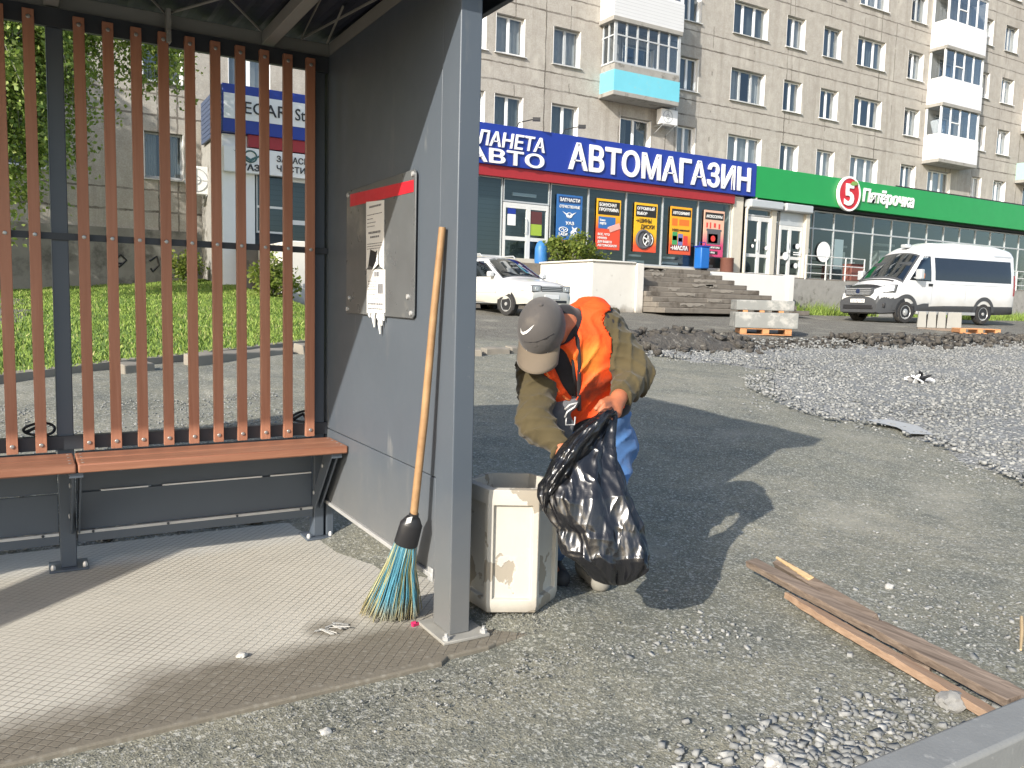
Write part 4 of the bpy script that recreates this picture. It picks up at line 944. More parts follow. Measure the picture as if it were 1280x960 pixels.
for k in range(9):
    m = MB(); y0 = 18.55+.29*k; z1 = 1.0+.16*(k+1); xr = 20.15+.29*(8-k)
    m.prism([(16.16, y0, z1), (xr*.5+8, y0+.01*(k % 2), z1), (xr, y0, z1), (xr, 20.96, z1), (min(19.58, xr), 20.965, z1), (min(19.57, xr), 21.2, z1), (16.16, 21.2, z1)], (0, 0, -.158), (0, 0, 0))
    s = m.build('step', M['concrete_dark'], st, world=True, bevel=.02)
    # patches of the old pale facing left on the risers
    r = random.Random(k)
    for q in range(2 if k % 3 else 1):
        pm = MB(); a = r.uniform(16.4, xr-1.2); L = r.uniform(.4, 1.1); n = 9; hi = z1-.012; pm.prism([(a+L*i/n, y0, hi-r.uniform(.0, .02)) for i in range(n+1)]+[(a+L*(n-i)/n, y0, hi-r.uniform(.045, .12)) for i in range(n+1)], (0, -.012, 0), (0, -.002, 0))
        pm.build('facing', M['facing'], s, world=True)
# grocery plinth and railing
b = MB(); b.box(24.5, 46.4, 22.2, 22.44, .8, 2.40); structure(b.build('terrace_front', M['concrete'], smooth=0))
rl = thing('railing', 'white tube railing on the grocery terrace behind the minibus', 'railing', (33, 22.35, FL))
def rail(parent, x0, x1):
    m = MB()
    for z in (2.66, 3.0, 3.34): m.tube([(x0, 22.3, z), (x1, 22.3, z)], .022, 6)
    m.build('rail', M['alu_light'], parent, world=True)
    x = x0
    while x <= x1+.01:
        m = MB(); m.tube([(x, 22.3, 2.38), (x, 22.3, 3.36)], .026, 6); m.build('post', M['alu_light'], parent, world=True); x += (x1-x0)/max(1, round((x1-x0)/1.35))
rail(rl, 26.6, 30.2); rail(rl, 33.5, 46)
# ---- bins on the terrace
def urn(name, x, y, z, w, h, mat, label, legs=True):
    r = thing(name, label, 'litter bin', (x, y, z)); b = MB(); zl = .12 if legs else 0
    b.lathe([(w*.42, zl), (w*.5, zl+.06), (w*.5, h-.04), (w*.52, h-.03), (w*.52, h), (w*.45, h), (w*.44, zl+.1), (0, zl+.1)], n=20); b.build('body', mat, r, smooth=50)
    if legs:
        for a in (0, 2.1, 4.2): l = MB(); l.tube([(.3*w*math.cos(a), .3*w*math.sin(a), 0), (.3*w*math.cos(a), .3*w*math.sin(a), zl+.02)], .02, 6); l.build('leg', M['black_letter'], r)
    return r
r = thing('litter_bin', 'bright blue metal litter bin on short legs below the pink poster', 'litter bin', (21.45, 22.7, FL))
b = MB(); b.box(-.21, .21, -.19, .19, .14, .92); b.build('body', simple('blue_bin_paint', (.01, .12, .42), .45, var=.12), r, bevel=.04)
b = MB(); b.box(-.225, .225, -.205, .205, .92, .97); b.tube([(-.15, 0, .96), (-.15, 0, 1.10), (.15, 0, 1.10), (.15, 0, .96)], .015, 6); b.build('rim', M['sign_blue'], r, bevel=.02)
for sx in (-1, 1): l = MB(); l.box(sx*.15-.02, sx*.15+.02, -.14, .14, 0, .14); l.build('leg', M['black_letter'], r)
urn('litter_bin', 22.75, 22.72, FL, .5, .6, simple('brown_bin_paint', (.17, .07, .05), .6, var=.25), 'low round brown litter bin beside the beige pier and downpipe', False)
r = thing('litter_bin', 'square rust-red box bin on the grocery terrace just before the minibus', 'litter bin', (30.05, 22.75, FL))
b = MB(); b.box(-.38, .38, -.25, .2, 0, .66); b.build('body', simple('rust_red_paint', (.17, .06, .045), .6, var=.25), r, bevel=.02)
b = MB(); b.box(-.40, .40, -.27, .22, .66, .70); b.build('rim', simple('rust_red_rim', (.13, .045, .035), .6), r, bevel=.01)
# a blue tarpaulin bag beside the car
b = MB(); b.lathe([(.20, 0), (.22, .1), (.21, .5), (.16, .66), (.08, .74), (.02, .75)], (14.45, 22.7, 2.456), n=18)
o = b.build('tarp_cover', simple('blue_tarpaulin', (.03, .16, .42), .5, var=.25, bump=.6, bscale=9), smooth=60); 
tag(o, 'blue tarpaulin bundle standing beside the bush behind the white car', 'tarpaulin')
# ================================================================== BUS SHELTER
M['steel'] = simple('slate_grey_powder_coat', (.080, .097, .120), .42, .0, var=.10, scale=3, dirt=((.16, .165, .165), 2.6, .66))
def panel_material():
    t = NT('slate_panel'); t.set(.42, 0, .5)
    c = t.mix(t.noise(1.6, 5, .6), (.072, .089, .110), (.098, .116, .138))
    c = t.mix(t.ramp(t.noise(2.4, 6, .7, co=t.co((1, 1, .25), loc=(0, 4, 1))), [(.60, 0), (.74, .6)]), c, (.20, .195, .185))
    c = t.mix(t.ramp(t.noise(26, 5, .8), [(.68, 0), (.74, .55)]), c, (.30, .30, .29))
    c = t.mix(t.ramp(t.noise(3.5, 4, .7, co=t.co((1, 1.6, .4), loc=(1, 2, 6))), [(.66, 0), (.72, .35)]), c, (.26, .26, .25))
    xyz = t.xyz(); c = t.mix(t.ramp(t.math('ADD', xyz[2], t.math('MULTIPLY', t.noise(6, 4), .3)), [(.25, .55), (.75, 0)]), c, (.19, .18, .16))
    t.base(c); t.l(t.math('MULTIPLY_ADD', t.noise(5, 4), .3, .3), t.b.inputs['Roughness']); t.bump(t.noise(2.2, 3), .15, .02); return t.m
M['panel'] = panel_material()
M['steel_dark'] = simple('dark_grey_steel', (.035, .040, .048), .45, 0, var=.15)
M['roof_sheet'] = simple('navy_roof_sheet', (.022, .028, .048), .6, 0, var=.2)
M['beam'] = simple('grey_beam_paint', (.27, .262, .24), .5, 0, var=.12, scale=4)
M['galv'] = simple('bright_strip', (.52, .52, .51), .4, .35, var=.25, scale=12)
def timber(name, c1, c2, axis, rough=.48):
    t = NT(name); t.set(rough, 0, .4)
    sc = {'z': (22, 22, 1.1), 'x': (1.1, 22, 22), 'd': (6, 6, 6), 'y': (45, 1.6, 45)}[axis]
    oi = t.n('ShaderNodeObjectInfo'); 
    cv = t.n('ShaderNodeVectorMath', operation='ADD'); t.l(t.co(sc), cv.inputs[0])
    rv = t.n('ShaderNodeVectorMath', operation='SCALE'); rv.inputs[0].default_value = (13, 7, 5); t.l(oi.outputs['Random'], rv.inputs['Scale']); t.l(rv.outputs[0], cv.inputs[1])
    c = t.mix(t.ramp(t.noise(1.6, 7, .7, co=cv.outputs[0], dist=.4), [(.33, 0), (.66, 1)]), c1, c2)
    c = t.mix(t.math('MULTIPLY', oi.outputs['Random'], .35), c, tuple(x*.72 for x in c1))
    t.base(c); t.bump(t.noise(3, 4, .6, co=cv.outputs[0]), .18, .002); return t.m
M['slat'] = timber('terracotta_slat_stain', (.36, .155, .092), (.46, .218, .138), 'z')
M['bench'] = timber('terracotta_bench_stain', (.27, .112, .066), (.39, .185, .112), 'x', .5)
M['screw'] = simple('screw_head', (.45, .44, .42), .35, .7)

sh = thing('bus_shelter', 'slate grey steel bus shelter with red-brown wooden slats, bench and solid end panel', 'bus shelter', (0, 3.2, 0))
def part(name, mb, mat, parent=None, **k): return mb.build(name, mat, parent or sh, world=True, **k)
XL = -3.2
# front column and its base plate
b = MB(); b.box(1.265, 1.345, 2.522, 2.660, .012, 2.30); col_ = part('post', b, M['panel'], bevel=.004)
b = MB(); b.box(1.22, 1.405, 2.475, 2.70, .0, .012); bp = part('base_plate', b, simple('dusty_base_plate', (.30, .29, .26), .7, .1, var=.25, scale=20), col_, bevel=.003)
b = MB()
for x, y in ((1.238, 2.493), (1.387, 2.493), (1.387, 2.682)): b.lathe([(.013, 0), (.013, .012), (.006, .013), (.006, .024), (0, .024)], (x, y, .012), n=6)
part('bolt', b, M['galv'], col_)
# end panel: upper and lower sheet with a joint between them
b = MB(); b.box(1.2665, 1.302, 2.661, 3.915, .558, 2.335); b.box(1.2665, 1.302, 2.661, 3.915, .196, .554); part('end_panel', b, M['panel'], bevel=.0025)
b = MB(); b.box(1.256, 1.310, 2.665, 3.93, .178, .1955); part('edge_or_light_strip', b, M['galv'], bevel=.002)
b = MB(); b.box(1.258, 1.2655, 2.66, 2.70, .165, .215); part('bracket', b, M['galv'], bevel=.002)
# rear posts
def rear_post(x, w=.062):
    b = MB(); b.box(x, x+w, 3.925, 4.005, .01, 2.33); p = part('post', b, M['steel'], bevel=.004)
    b = MB(); b.box(x-.045, x+w+.045, 3.89, 4.04, 0, .01); part('base_plate', b, M['steel'], p, bevel=.002)
    b = MB()
    for sx in (-.03, w+.03): b.lathe([(.011, 0), (.011, .01), (.006, .02), (0, .02)], (x+sx, 3.915, .01), n=6)
    part('bolt', b, M['galv'], p)
    return p
rear_post(.098); rear_post(-1.44); rear_post(-3.0); rear_post(1.205, .05)
b = MB(); b.box(1.2665, 1.302, 3.917, 3.99, .012, 2.33); part('post', b, M['steel'], bevel=.003)
# beams under the roof
b = MB(); b.box(XL, 1.42, 3.93, 4.01, 2.335, 2.395); part('beam', b, M['beam'], bevel=.004)
b = MB(); b.box(XL, 1.264, 3.905, 3.93, 2.255, 2.328); part('slat_rail', b, M['steel_dark'])
b = MB(); b.box(XL, 1.264, 3.909, 3.929, 1.408, 1.436); part('slat_rail', b, M['steel_dark'])
b = MB(); b.box(XL, 1.264, 3.909, 3.95, .528, .585); part('slat_rail', b, M['steel_dark'])
b = MB(); b.box(1.272, 1.335, 2.50, 3.928, 2.338, 2.40); part('beam', b, M['beam'], bevel=.004)
def rafter(x): b = MB(); b.bar((x, 2.5, 2.375), (x, 3.929, 2.365), .055, .055); part('rafter', b, M['beam'], bevel=.003)
for x in (.985, .12, -.75, -1.6, -2.4, XL+.03): rafter(x)
b = MB(); b.box(XL, 1.27, 3.02, 3.075, 2.36, 2.405); part('purlin', b, M['beam'], bevel=.003)
b = MB(); b.box(XL, 1.42, 2.49, 2.55, 2.32, 2.40); part('beam', b, M['beam'], bevel=.003)
# thin bracing rods in zigzag under the sheet
b = MB()
for x0, x1 in ((1.26, 1.012), (.955, .15), (.09, -.72)):
    xm = (x0+x1)/2; b.tube([(x0, 3.08, 2.39), (xm, 3.925, 2.392), (x1, 3.08, 2.39)], .006, 6); 
    b.tube([(x0, 3.92, 2.394), (x0-.4*(x0-x1), 3.4, 2.394)], .005, 6)
part('bracing_rod', b, M['beam'])
b = MB(); b.box(.545, .562, 3.85, 3.905, 2.26, 2.395); b.mat(1).lathe([(.008, 0), (.008, .004), (0, .004)], (.5535, 3.85, 2.30), (0, -1, 0), 8); part('hanger', b, [M['beam'], M['screw']])
# roof: ribbed sheet and fascia
b = MB(); n = 44; X = np.linspace(XL-.1, 1.50, n*4+1); P = []
for i, x in enumerate(X): P.append((x, .012 if (i % 4) in (1, 2) else 0))
v = [(x, y, z+h) for y, z in ((2.46, 2.408), (4.48, 2.43)) for x, h in P]; m = len(P)
b.add(v, [(i, i+1, m+i+1, m+i) for i in range(m-1)]); v2 = [(x, y, z+.03) for x, y, z in v]; b.add(v2, [(m+i, m+i+1, i+1, i) for i in range(m-1)])
part('roof_sheet', b, M['roof_sheet'], smooth=0)
b = MB(); b.box(XL-.12, 1.53, 2.43, 2.455, 2.262, 2.45); b.box(1.503, 1.53, 2.457, 4.5, 2.27, 2.452); b.box(XL-.12, XL-.095, 2.457, 4.5, 2.27, 2.452); b.box(XL-.09, 1.50, 4.482, 4.50, 2.435, 2.475); part('fascia', b, M['steel_dark'], bevel=.003)
# slats with two screws each at three heights
def slat_mesh():
    b = MB(); b.box(-.0208, .0208, 3.878, 3.904, .525, 2.303)
    b.mat(1)
    for z in (.557, 1.422, 2.272):
        b.lathe([(.0085, 0), (.0085, .003), (.005, .004), (0, .004)], (0, 3.8775, z), (0, -1, 0), 10)
    return b
s0 = part('slat', slat_mesh(), [M['slat'], M['screw']], bevel=.003)
SX = [.2155+.1062*i for i in range(10)]+[.0385-.1035*i for i in range(28)]
sx0 = 0.0
for i, x in enumerate(SX):
    s = s0 if i == 0 else dup(s0, sh)
    s.location = (x, 0, 0)
# low screen under the bench with a slot across it
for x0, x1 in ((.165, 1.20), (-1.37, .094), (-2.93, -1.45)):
    b = MB(); b.box(x0, x1, 3.95, 3.962, .335, .51); part('kick_board', b, M['steel'], bevel=.002)
    b = MB(); b.box(x0, x1, 3.95, 3.962, .163, .3285); part('kick_board', b, M['steel'], bevel=.002)
    b = MB(); 
    for a, c in ((0, .09), (.30, .40), (.80, .86)): b.box(x0+a, x0+c, 3.963, 3.972, .30, .36)
    part('joint_plate', b, M['steel'])
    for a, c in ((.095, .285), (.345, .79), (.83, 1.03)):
        if x0+c < x1: b = MB(); b.box(x0+a, x0+c, 3.940, 3.9495, .330, .336); part('edge_or_light_strip', b, M['pvc'])  # white strips stand in for the lines of light along the slot
    b = MB(); b.box(x0, x1, 3.932, 3.949, .150, .162); part('edge_or_light_strip', b, M['galv'])
    b = MB(); b.box(x0, x1, 3.934, 3.96, .112, .1495); part('edge_or_light_strip', b, M['steel'])
    b = MB(); 
    for k in range(4): b.lathe([(.006, 0), (.006, .005), (0, .005)], (x0+.06+k*(x1-x0-.12)/3, 3.933, .156), (0, -1, 0), 8)
    part('bolt', b, M['steel_dark'])
# bench: two planks in two lengths on cantilever brackets
def bench(x0, x1):
    for y0, y1 in ((3.595, 3.722), (3.730, 3.862)):
        b = MB(); b.box(x0, x1, y0, y1, .484, .520); part('bench_plank', b, M['bench'], bevel=.006)
    b = MB()
    for x in (x0+.02, x1-.02):
        for y in (3.63, 3.69, 3.76, 3.83): b.lathe([(.006, 0), (.006, .0015), (0, .0015)], (x, y, .5195), n=8)
    part('bench_screw', b, M['screw'])
bench(.158, 1.262); bench(-1.45, .152); bench(-3.0, -1.456)
def bracket(x):
    b = MB(); b.box(x, x+.05, 3.61, 3.92, .462, .483)
    b.prism([(x+.01, 3.65, .46), (x+.01, 3.76, .46), (x+.01, 3.948, .20), (x+.01, 3.948, .16), (x+.01, 3.90, .16)], (0, 0, 0), (.008, 0, 0)); b.prism([(x+.01, 3.65, .46), (x+.01, 3.76, .46), (x+.01, 3.948, .20), (x+.01, 3.948, .16), (x+.01, 3.90, .16)], (.028, 0, 0), (.036, 0, 0))
    b.mat(1); 
    for z, y in ((.24, 3.905), (.40, 3.77)): b.lathe([(.011, 0), (.011, .006), (0, .006)], (x+.009, y, z), (-1, 0, 0), 8)
    part('bench_bracket', b, [M['steel'], M['galv']], bevel=.002)
bracket(.128); bracket(1.19); bracket(-1.45)
# two black strap loops on the lower rail
for x in (.03, 1.16):
    b = MB(); b.tube([(x+.055*math.cos(a)*(1.1 if math.cos(a) > 0 else 1), 3.965+.02*math.sin(a*2), .612+.026*math.sin(a)) for a in np.linspace(0, 2*math.pi, 25)], .006, 6, cap=False); b.tube([(x-.05, 3.965, .60), (x, 3.965, .625), (x+.02, 3.96, .59)], .008, 6)
    part('strap_loop', b, M['black_letter'])
# left end, mostly out of the picture: post and an added panel shaped to throw the floor shadow
b = MB(); b.box(XL, XL+.1, 2.522, 2.66, .01, 2.33); part('post', b, M['panel'], bevel=.004)
b = MB(); b.prism([(XL+.03, 1.66, 1.44), (XL+.03, 1.98, 1.44), (XL+.03, 2.52, 1.93), (XL+.03, 2.52, 2.12), (XL+.03, 2.19, 2.12)], (0, 0, 0), (.035, 0, 0)); part('floor_shadow_caster', b, M['panel'])  # unseen panel, added only to cast the shadow band on the floor

# ================================================================== NOTICE BOARD
M['acrylic'] = simple('dirty_clear_sheet', (.105, .112, .116), .3, 0, var=.25, scale=5, dirt=((.21, .21, .195), 4, .56), spec=.6)
nb = thing('notice_board', 'dirty clear plastic notice board with a red stripe, screwed to the shelter end panel', 'notice board', (1.262, 3.22, 1.4))
# sheet corners on the panel: y at the near edge 2.845, far edge 3.605
b = MB(); b.prism([(0, 3.605, 1.131), (0, 2.862, 1.128), (0, 2.845, 1.14), (0, 2.845, 1.665), (0, 2.86, 1.681), (0, 3.605, 1.672)], (1.2525, 0, 0), (1.2585, 0, 0)); part('sheet', b, M['acrylic'], nb, bevel=.002)
b = MB(); b.prism([(0, 3.555, 1.602), (0, 2.862, 1.598), (0, 2.862, 1.642), (0, 3.555, 1.656)], (1.2505, 0, 0), (1.2522, 0, 0)); part('red_stripe', b, simple('red_tape', (.55, .015, .03), .35, var=.12, scale=14), nb, smooth=0)
for y, z in ((3.585, 1.655), (2.868, 1.664), (3.585, 1.15), (2.87, 1.148), (3.56, 1.20), (2.9, 1.21)): b = MB(); b.lathe([(.010, 0), (.009, .006), (0, .007)], (1.2524, y, z), (-1, 0, 0), 10); part('screw', b, M['galv'], nb)
PAPER = simple('paper', (.72, .72, .70), .8, var=.06, scale=8)
INK = simple('grey_print', (.16, .16, .17), .8)
def paper(name, poly, rows, seed, x=1.2495):
    b = MB(); b.prism([(0, y, z) for y, z in poly], (x, 0, 0), (x+.001, 0, 0)); p = part(name, b, PAPER, nb, smooth=0)
    r = random.Random(seed); b = MB()
    for z, y0, y1, h in rows:
        y = y0
        while y > y1: 
            w = r.uniform(.006, .022); b.box(x-.0007, x-.0002, max(y1, y-w), y, z, z+h); y -= w+.004
    part('print', b, INK, p, smooth=0)
rows = [(1.575, 3.315, 3.18, .008), (1.545, 3.335, 3.17, .0035), (1.528, 3.335, 3.27, .0035), (1.512, 3.335, 3.24, .0035), (1.497, 3.335, 3.25, .0035), (1.468, 3.32, 3.185, .009), (1.45, 3.30, 3.2, .008), (1.425, 3.335, 3.165, .003), (1.415, 3.335, 3.165, .003), (1.405, 3.335, 3.19, .003), (1.37, 3.18, 3.165, .003)]
paper('notice', [(3.352, 1.605), (3.148, 1.594), (3.142, 1.318), (3.190, 1.332), (3.215, 1.40), (3.24, 1.392), (3.30, 1.405), (3.325, 1.33), (3.345, 1.322)], rows, 1)
b = MB(); b.prism([(0, 3.30, 1.40), (0, 3.225, 1.40), (0, 3.20, 1.345), (0, 3.27, 1.328), (0, 3.315, 1.338)], (1.2502, 0, 0), (1.251, 0, 0)); part('torn_patch', b, simple('dark_backing', (.03, .03, .032), .7), nb, smooth=0)
b = MB(); b.prism([(0, 3.20, 1.405), (0, 3.192, 1.34), (0, 3.262, 1.315), (0, 3.215, 1.352)], (1.243, 0, 0), (1.2445, 0, 0)); part('torn_flap', b, PAPER, nb, smooth=0)
rows = [(1.27, 3.32, 3.22, .003), (1.258, 3.32, 3.22, .003), (1.247, 3.32, 3.23, .003), (1.236, 3.32, 3.22, .003), (1.225, 3.32, 3.23, .003), (1.214, 3.32, 3.23, .003), (1.20, 3.32, 3.2, .003), (1.174, 3.32, 3.15, .007), (1.155, 3.32, 3.15, .005), (1.22, 3.205, 3.15, .04), (1.29, 3.25, 3.19, .02)]
paper('notice', [(3.338, 1.321), (3.130, 1.317), (3.125, 1.143), (3.333, 1.137)], rows, 2)
b = MB(); r = random.Random(3)
for y, z0, L in ((3.25, 1.14, .06), (3.265, 1.14, .03), (3.185, 1.14, .085), (3.165, 1.14, .05), (3.30, 1.14, .02), (3.145, 1.14, .03), (3.205, 1.14, .03)):
    b.tube([(1.2515, y, z0), (1.251, y+.004, z0-L*.5), (1.2525, y, z0-L)], [.005, .008, .003], 6)
part('glue_run', b, simple('white_glue', (.75, .75, .73), .4), nb)

# ================================================================== BROOM
br = thing('broom', 'wooden broom with black cap and blue and straw bristles, leaning on the shelter panel', 'broom', (1.17, 2.78, 0))
htop = at(553, 284, CF and 3.0); 
def on_x(px, py, X): d = (FWD+CR*((px-640)/CF)-CU*((py-480)/CF)); return CPOS+d*(X/d.x)
A = on_x(553, 284, 1.245); Bq = on_x(517, 645, 1.185); Cq = on_x(506, 684, 1.172)
b = MB(); b.tube([A, A.lerp(Bq, .3), A.lerp(Bq, .65)+Vector((.004, 0, 0)), Bq+(Bq-A)*.02], [.0125, .0135, .0145, .0145], 12)
M['stick'] = timber('worn_pine_stick', (.27, .15, .068), (.42, .255, .125), 'd'); part('handle', b, M['stick'], br)
dn = (Cq-Bq).normalized(); wd = Vector((.9, -.5, 0)); wd = (wd-dn*wd.dot(dn)).normalized(); tk = dn.cross(wd)
def fan(prof):                 # elliptical sleeve round the stick end: distance along, half width, half thickness
    b = MB(); n = 28; v = []
    for s, w_, t_ in prof: v += [Bq+dn*s+wd*(w_*math.cos(k*2*math.pi/n))+tk*(t_*math.sin(k*2*math.pi/n)) for k in range(n)]
    m = len(prof); b.add(v, [(i*n+k, i*n+(k+1) % n, (i+1)*n+(k+1) % n, (i+1)*n+k) for i in range(m-1) for k in range(n)]+[tuple(range(n))[::-1], tuple(range((m-1)*n, m*n))]); return b
part('cap', fan([(-.012, .017, .017), (.004, .019, .018), (.008, .026, .022), (.03, .038, .028), (.034, .041, .03), (.118, .044, .034), (.12, .040, .030)]), simple('black_plastic_cap', (.018, .018, .02), .35, var=.2), br, smooth=50)
b = MB(); c = Bq+dn*.025-wd*.018-tk*.001; fcam = (CPOS-c).normalized(); q = Bq+dn*.022+fcam*.029-wd*.012; b.obox(q, wd+dn*-.6, fcam, dn, .010, .0008, .013); part('sticker', b, PAPER, br, smooth=0)
def bristles():
    t = NT('broom_bristle'); t.set(.45, 0, .4); a = t.n('ShaderNodeAttribute', attribute_name='tone'); a2 = t.n('ShaderNodeAttribute', attribute_name='along')
    c = t.ramp(a.outputs['Fac'], [(0, (.08, .28, .40)), (.36, (.16, .42, .52)), (.40, (.30, .32, .15)), (.7, (.46, .42, .20)), (1, (.55, .52, .33))], 'CONSTANT' if False else 'LINEAR')
    c = t.mix(t.ramp(a2.outputs['Fac'], [(.70, 0), (.95, .8)]), c, (.36, .30, .17)); t.base(c)
    V, F, T, L = [], [], [], []; n = 620; rr = random.Random(5); base = Bq+dn*.115
    end = gzp = None
    for i in range(n):
        a = rr.uniform(0, 2*math.pi); q = math.sqrt(rr.random()); u = q*math.cos(a); w_ = q*math.sin(a)
        p0 = base+wd*u*.041+tk*w_*.030
        L_ = (p0.z-.006)/max(.2, -dn.z)
        spread = wd*(u*.070+.018)+tk*w_*.05
        p3 = p0+dn*L_+spread; p3 += Vector((rr.gauss(0, .008), rr.gauss(0, .008), 0)); p3.z = max(.004, p3.z*.2+rr.uniform(0, .035))
        p1 = p0.lerp(p3, .35)-spread*.12; p2 = p0.lerp(p3, .7)-spread*.05+Vector((rr.gauss(0, .005), rr.gauss(0, .005), 0))
        tone = rr.uniform(0, .38) if rr.random() < (.74 if abs(u) < .6 else .45) else rr.uniform(.42, 1)
        r0 = rr.uniform(.0013, .0021); o = len(V)
        d = (p3-p0).normalized(); e = d.cross(Vector((0, 1, 0))).normalized(); g = d.cross(e)
        for k, p in enumerate((p0, p1, p2, p3)):
            for m in range(3): V.append(p+(e*math.cos(m*2.094)+g*math.sin(m*2.094))*r0); T.append(tone); L.append(k/3)
        for k in range(3):
            for m in range(3): F.append((o+k*3+m, o+k*3+(m+1) % 3, o+k*3+3+(m+1) % 3, o+k*3+3+m))
    iv = root_matrix(br).inverted(); o = npmesh('bristles', np.array([(iv@p)[:] for p in V]), np.array(F), t.m, br, smooth=180)
    o.data.attributes.new('tone', 'FLOAT', 'POINT').data.foreach_set('value', np.array(T, np.float32)); o.data.attributes.new('along', 'FLOAT', 'POINT').data.foreach_set('value', np.array(L, np.float32))
    o['kind'] = 'stuff'
bristles()

# ================================================================== CONCRETE LITTER BIN
def peel_material():
    t = NT('peeling_whitewash'); t.set(.85, 0, .3)
    c = t.mix(t.noise(4, 6, .7), (.44, .415, .36), (.55, .525, .465))
    m = t.noise(5.5, 7, .55, co=t.co((1, 1, .9), loc=(2.0, .6, .3)), dist=.3)
    pe = t.ramp(m, [(.565, 0), (.575, 1)])
    c = t.mix(t.ramp(m, [(.545, 0), (.568, .6)]), c, (.58, .56, .51)); c = t.mix(pe, c, (.32, .285, .23))
    c = t.mix(t.ramp(t.noise(60, 4, .8), [(.68, 0), (.74, .5)]), c, (.25, .22, .18))
    xyz = t.xyz(); c = t.mix(t.ramp(t.math('ADD', xyz[2], t.math('MULTIPLY', t.noise(9, 4), .08)), [(.03, .8), (.10, 0)]), c, (.22, .19, .15))
    t.base(c); b2 = t.bump(t.math('SUBTRACT', 1, pe), .5, .004); t.bump(t.noise(70, 4, .7), .3, .004, b2); return t.m
def hexbin():
    yaw = math.atan2(-FWD.y, -FWD.x)+R(3); c = Vector((1.607, 2.688, .040)); s = .189; H = .468
    r = thing('litter_bin', 'hexagonal concrete litter bin with recessed panels and peeling white paint', 'litter bin', c, yaw)
    bm = bmesh.new(); ring = lambda rad, z: [bm.verts.new((rad*math.cos(R(30+60*k)), rad*math.sin(R(30+60*k)), z)) for k in range(6)]
    lv = [ring(s*.955, 0), ring(s, .03), ring(s, H-.035), ring(s*.965, H), ring(s*.80, H+.004), ring(s*.78, H-.03), ring(s*.76, .06)]
    sides = []
    for i in range(len(lv)-1):
        for k in range(6):
            f = bm.faces.new((lv[i][k], lv[i][(k+1) % 6], lv[i+1][(k+1) % 6], lv[i+1][k]))
            if i == 1: sides.append(f)
    bm.faces.new(lv[0][::-1]); bm.faces.new(lv[-1])
    bmesh.ops.recalc_face_normals(bm, faces=bm.faces)
    bmesh.ops.inset_individual(bm, faces=sides, thickness=.030, depth=0)
    bmesh.ops.inset_individual(bm, faces=sides, thickness=.006, depth=-.016)
    me = bpy.data.meshes.new('body'); bm.to_mesh(me); bm.free(); me.materials.append(peel_material())
    o = finish('body', me, r, bevel=.0025, smooth=25)
    b = MB(); b.lathe([(.145, .062), (.150, .2), (.153, .43)], n=6, cap=False); b.sheet([(.13*math.cos(k*1.047), .13*math.sin(k*1.047), .12) for k in range(6)])
    b.build('liner', simple('dark_tin_liner', (.04, .04, .045), .5, .3, var=.3), r)
    return r
hexbin()

# ================================================================== PLANKS AND SCRAPS
M['old_wood'] = timber('weathered_plank', (.10, .074, .056), (.32, .25, .195), 'y', .8); M['raw_wood'] = timber('split_pine', (.55, .38, .19), (.70, .52, .30), 'y', .8); M['brown_wood'] = timber('brown_plank', (.24, .15, .095), (.45, .315, .215), 'y', .8)
def plank(a, b, w, h, mat, label, roll=0, split=0, seed=1, n=26):
    a, b = Vector(a), Vector(b); d = (b-a).normalized(); up = Vector((0, 0, 1)); up = (up-d*up.dot(d)).normalized(); sd = d.cross(up)
    up, sd = up*math.cos(roll)+sd*math.sin(roll), sd*math.cos(roll)-up*math.sin(roll)
    r = random.Random(seed); mb = MB(); v = []
    for i in range(n+1):
        s = i/n; p = a.lerp(b, s); j = lambda k: .0035*mnoise.noise((s*22, k*3.1, seed))
        ww = w*(1 if s > split else .25+.75*s/max(split, .01)) if split else w
        for k, (x, y) in enumerate(((-1, -1), (1, -1), (1, 1), (-1, 1))): v.append(p+sd*(x*ww/2+j(k))+up*(y*h/2+j(k+7)))
    f = [(i*4+k, i*4+(k+1) % 4, i*4+4+(k+1) % 4, i*4+4+k) for i in range(n) for k in range(4)]+[(3, 2, 1, 0), (n*4, n*4+1, n*4+2, n*4+3)]
    mb.add(v, f); o = mb.build('plank', mat, bevel=.0015, smooth=30)
    return tag(o, label, 'plank', 'planks lying on the ground')
plank((2.745, 2.50, .075), (2.500, 1.235, .055), .056, .030, M['old_wood'], 'longest dark brown plank lying in the middle of the plank pile', .15, seed=1)
plank((2.625, 2.20, .045), (2.415, 1.24, .026), .054, .026, M['brown_wood'], 'orange-brown plank lying lowest at the street side of the plank pile', -.1, .25, seed=2)
plank((2.87, 2.46, .070), (2.70, 1.85, .052), .046, .028, M['old_wood'], 'short dark plank of the pile with a charred end', .45, seed=3)
plank((2.872, 2.47, .089), (2.80, 2.22, .079), .028, .010, M['raw_wood'], 'pale splintered sliver of fresh wood on top of the plank pile', .2, .9, seed=4)
plank((2.745, 1.92, .030), (2.590, 1.24, .034), .046, .03, M['old_wood'], 'thin brown batten beside the charred end of the short plank', .2, .3, seed=5)
b = MB(); b.obox((2.60, 1.60, .014), (.3, -1, 0), (1, .3, 0), (0, 0, 1), .05, .06, .014); tag(b.build('wooden_block', M['old_wood'], bevel=.004), 'dark wooden offcut under the planks of the pile', 'wood block')
b = MB(); b.tube([(3.36, 1.66, .012), (3.2, 1.575, .014), (3.03, 1.49, .010)], [.006, .007, .004], 6); tag(b.build('stick', M['raw_wood']), 'thin pale wooden stick lying on the gravel beyond the plank pile', 'stick')
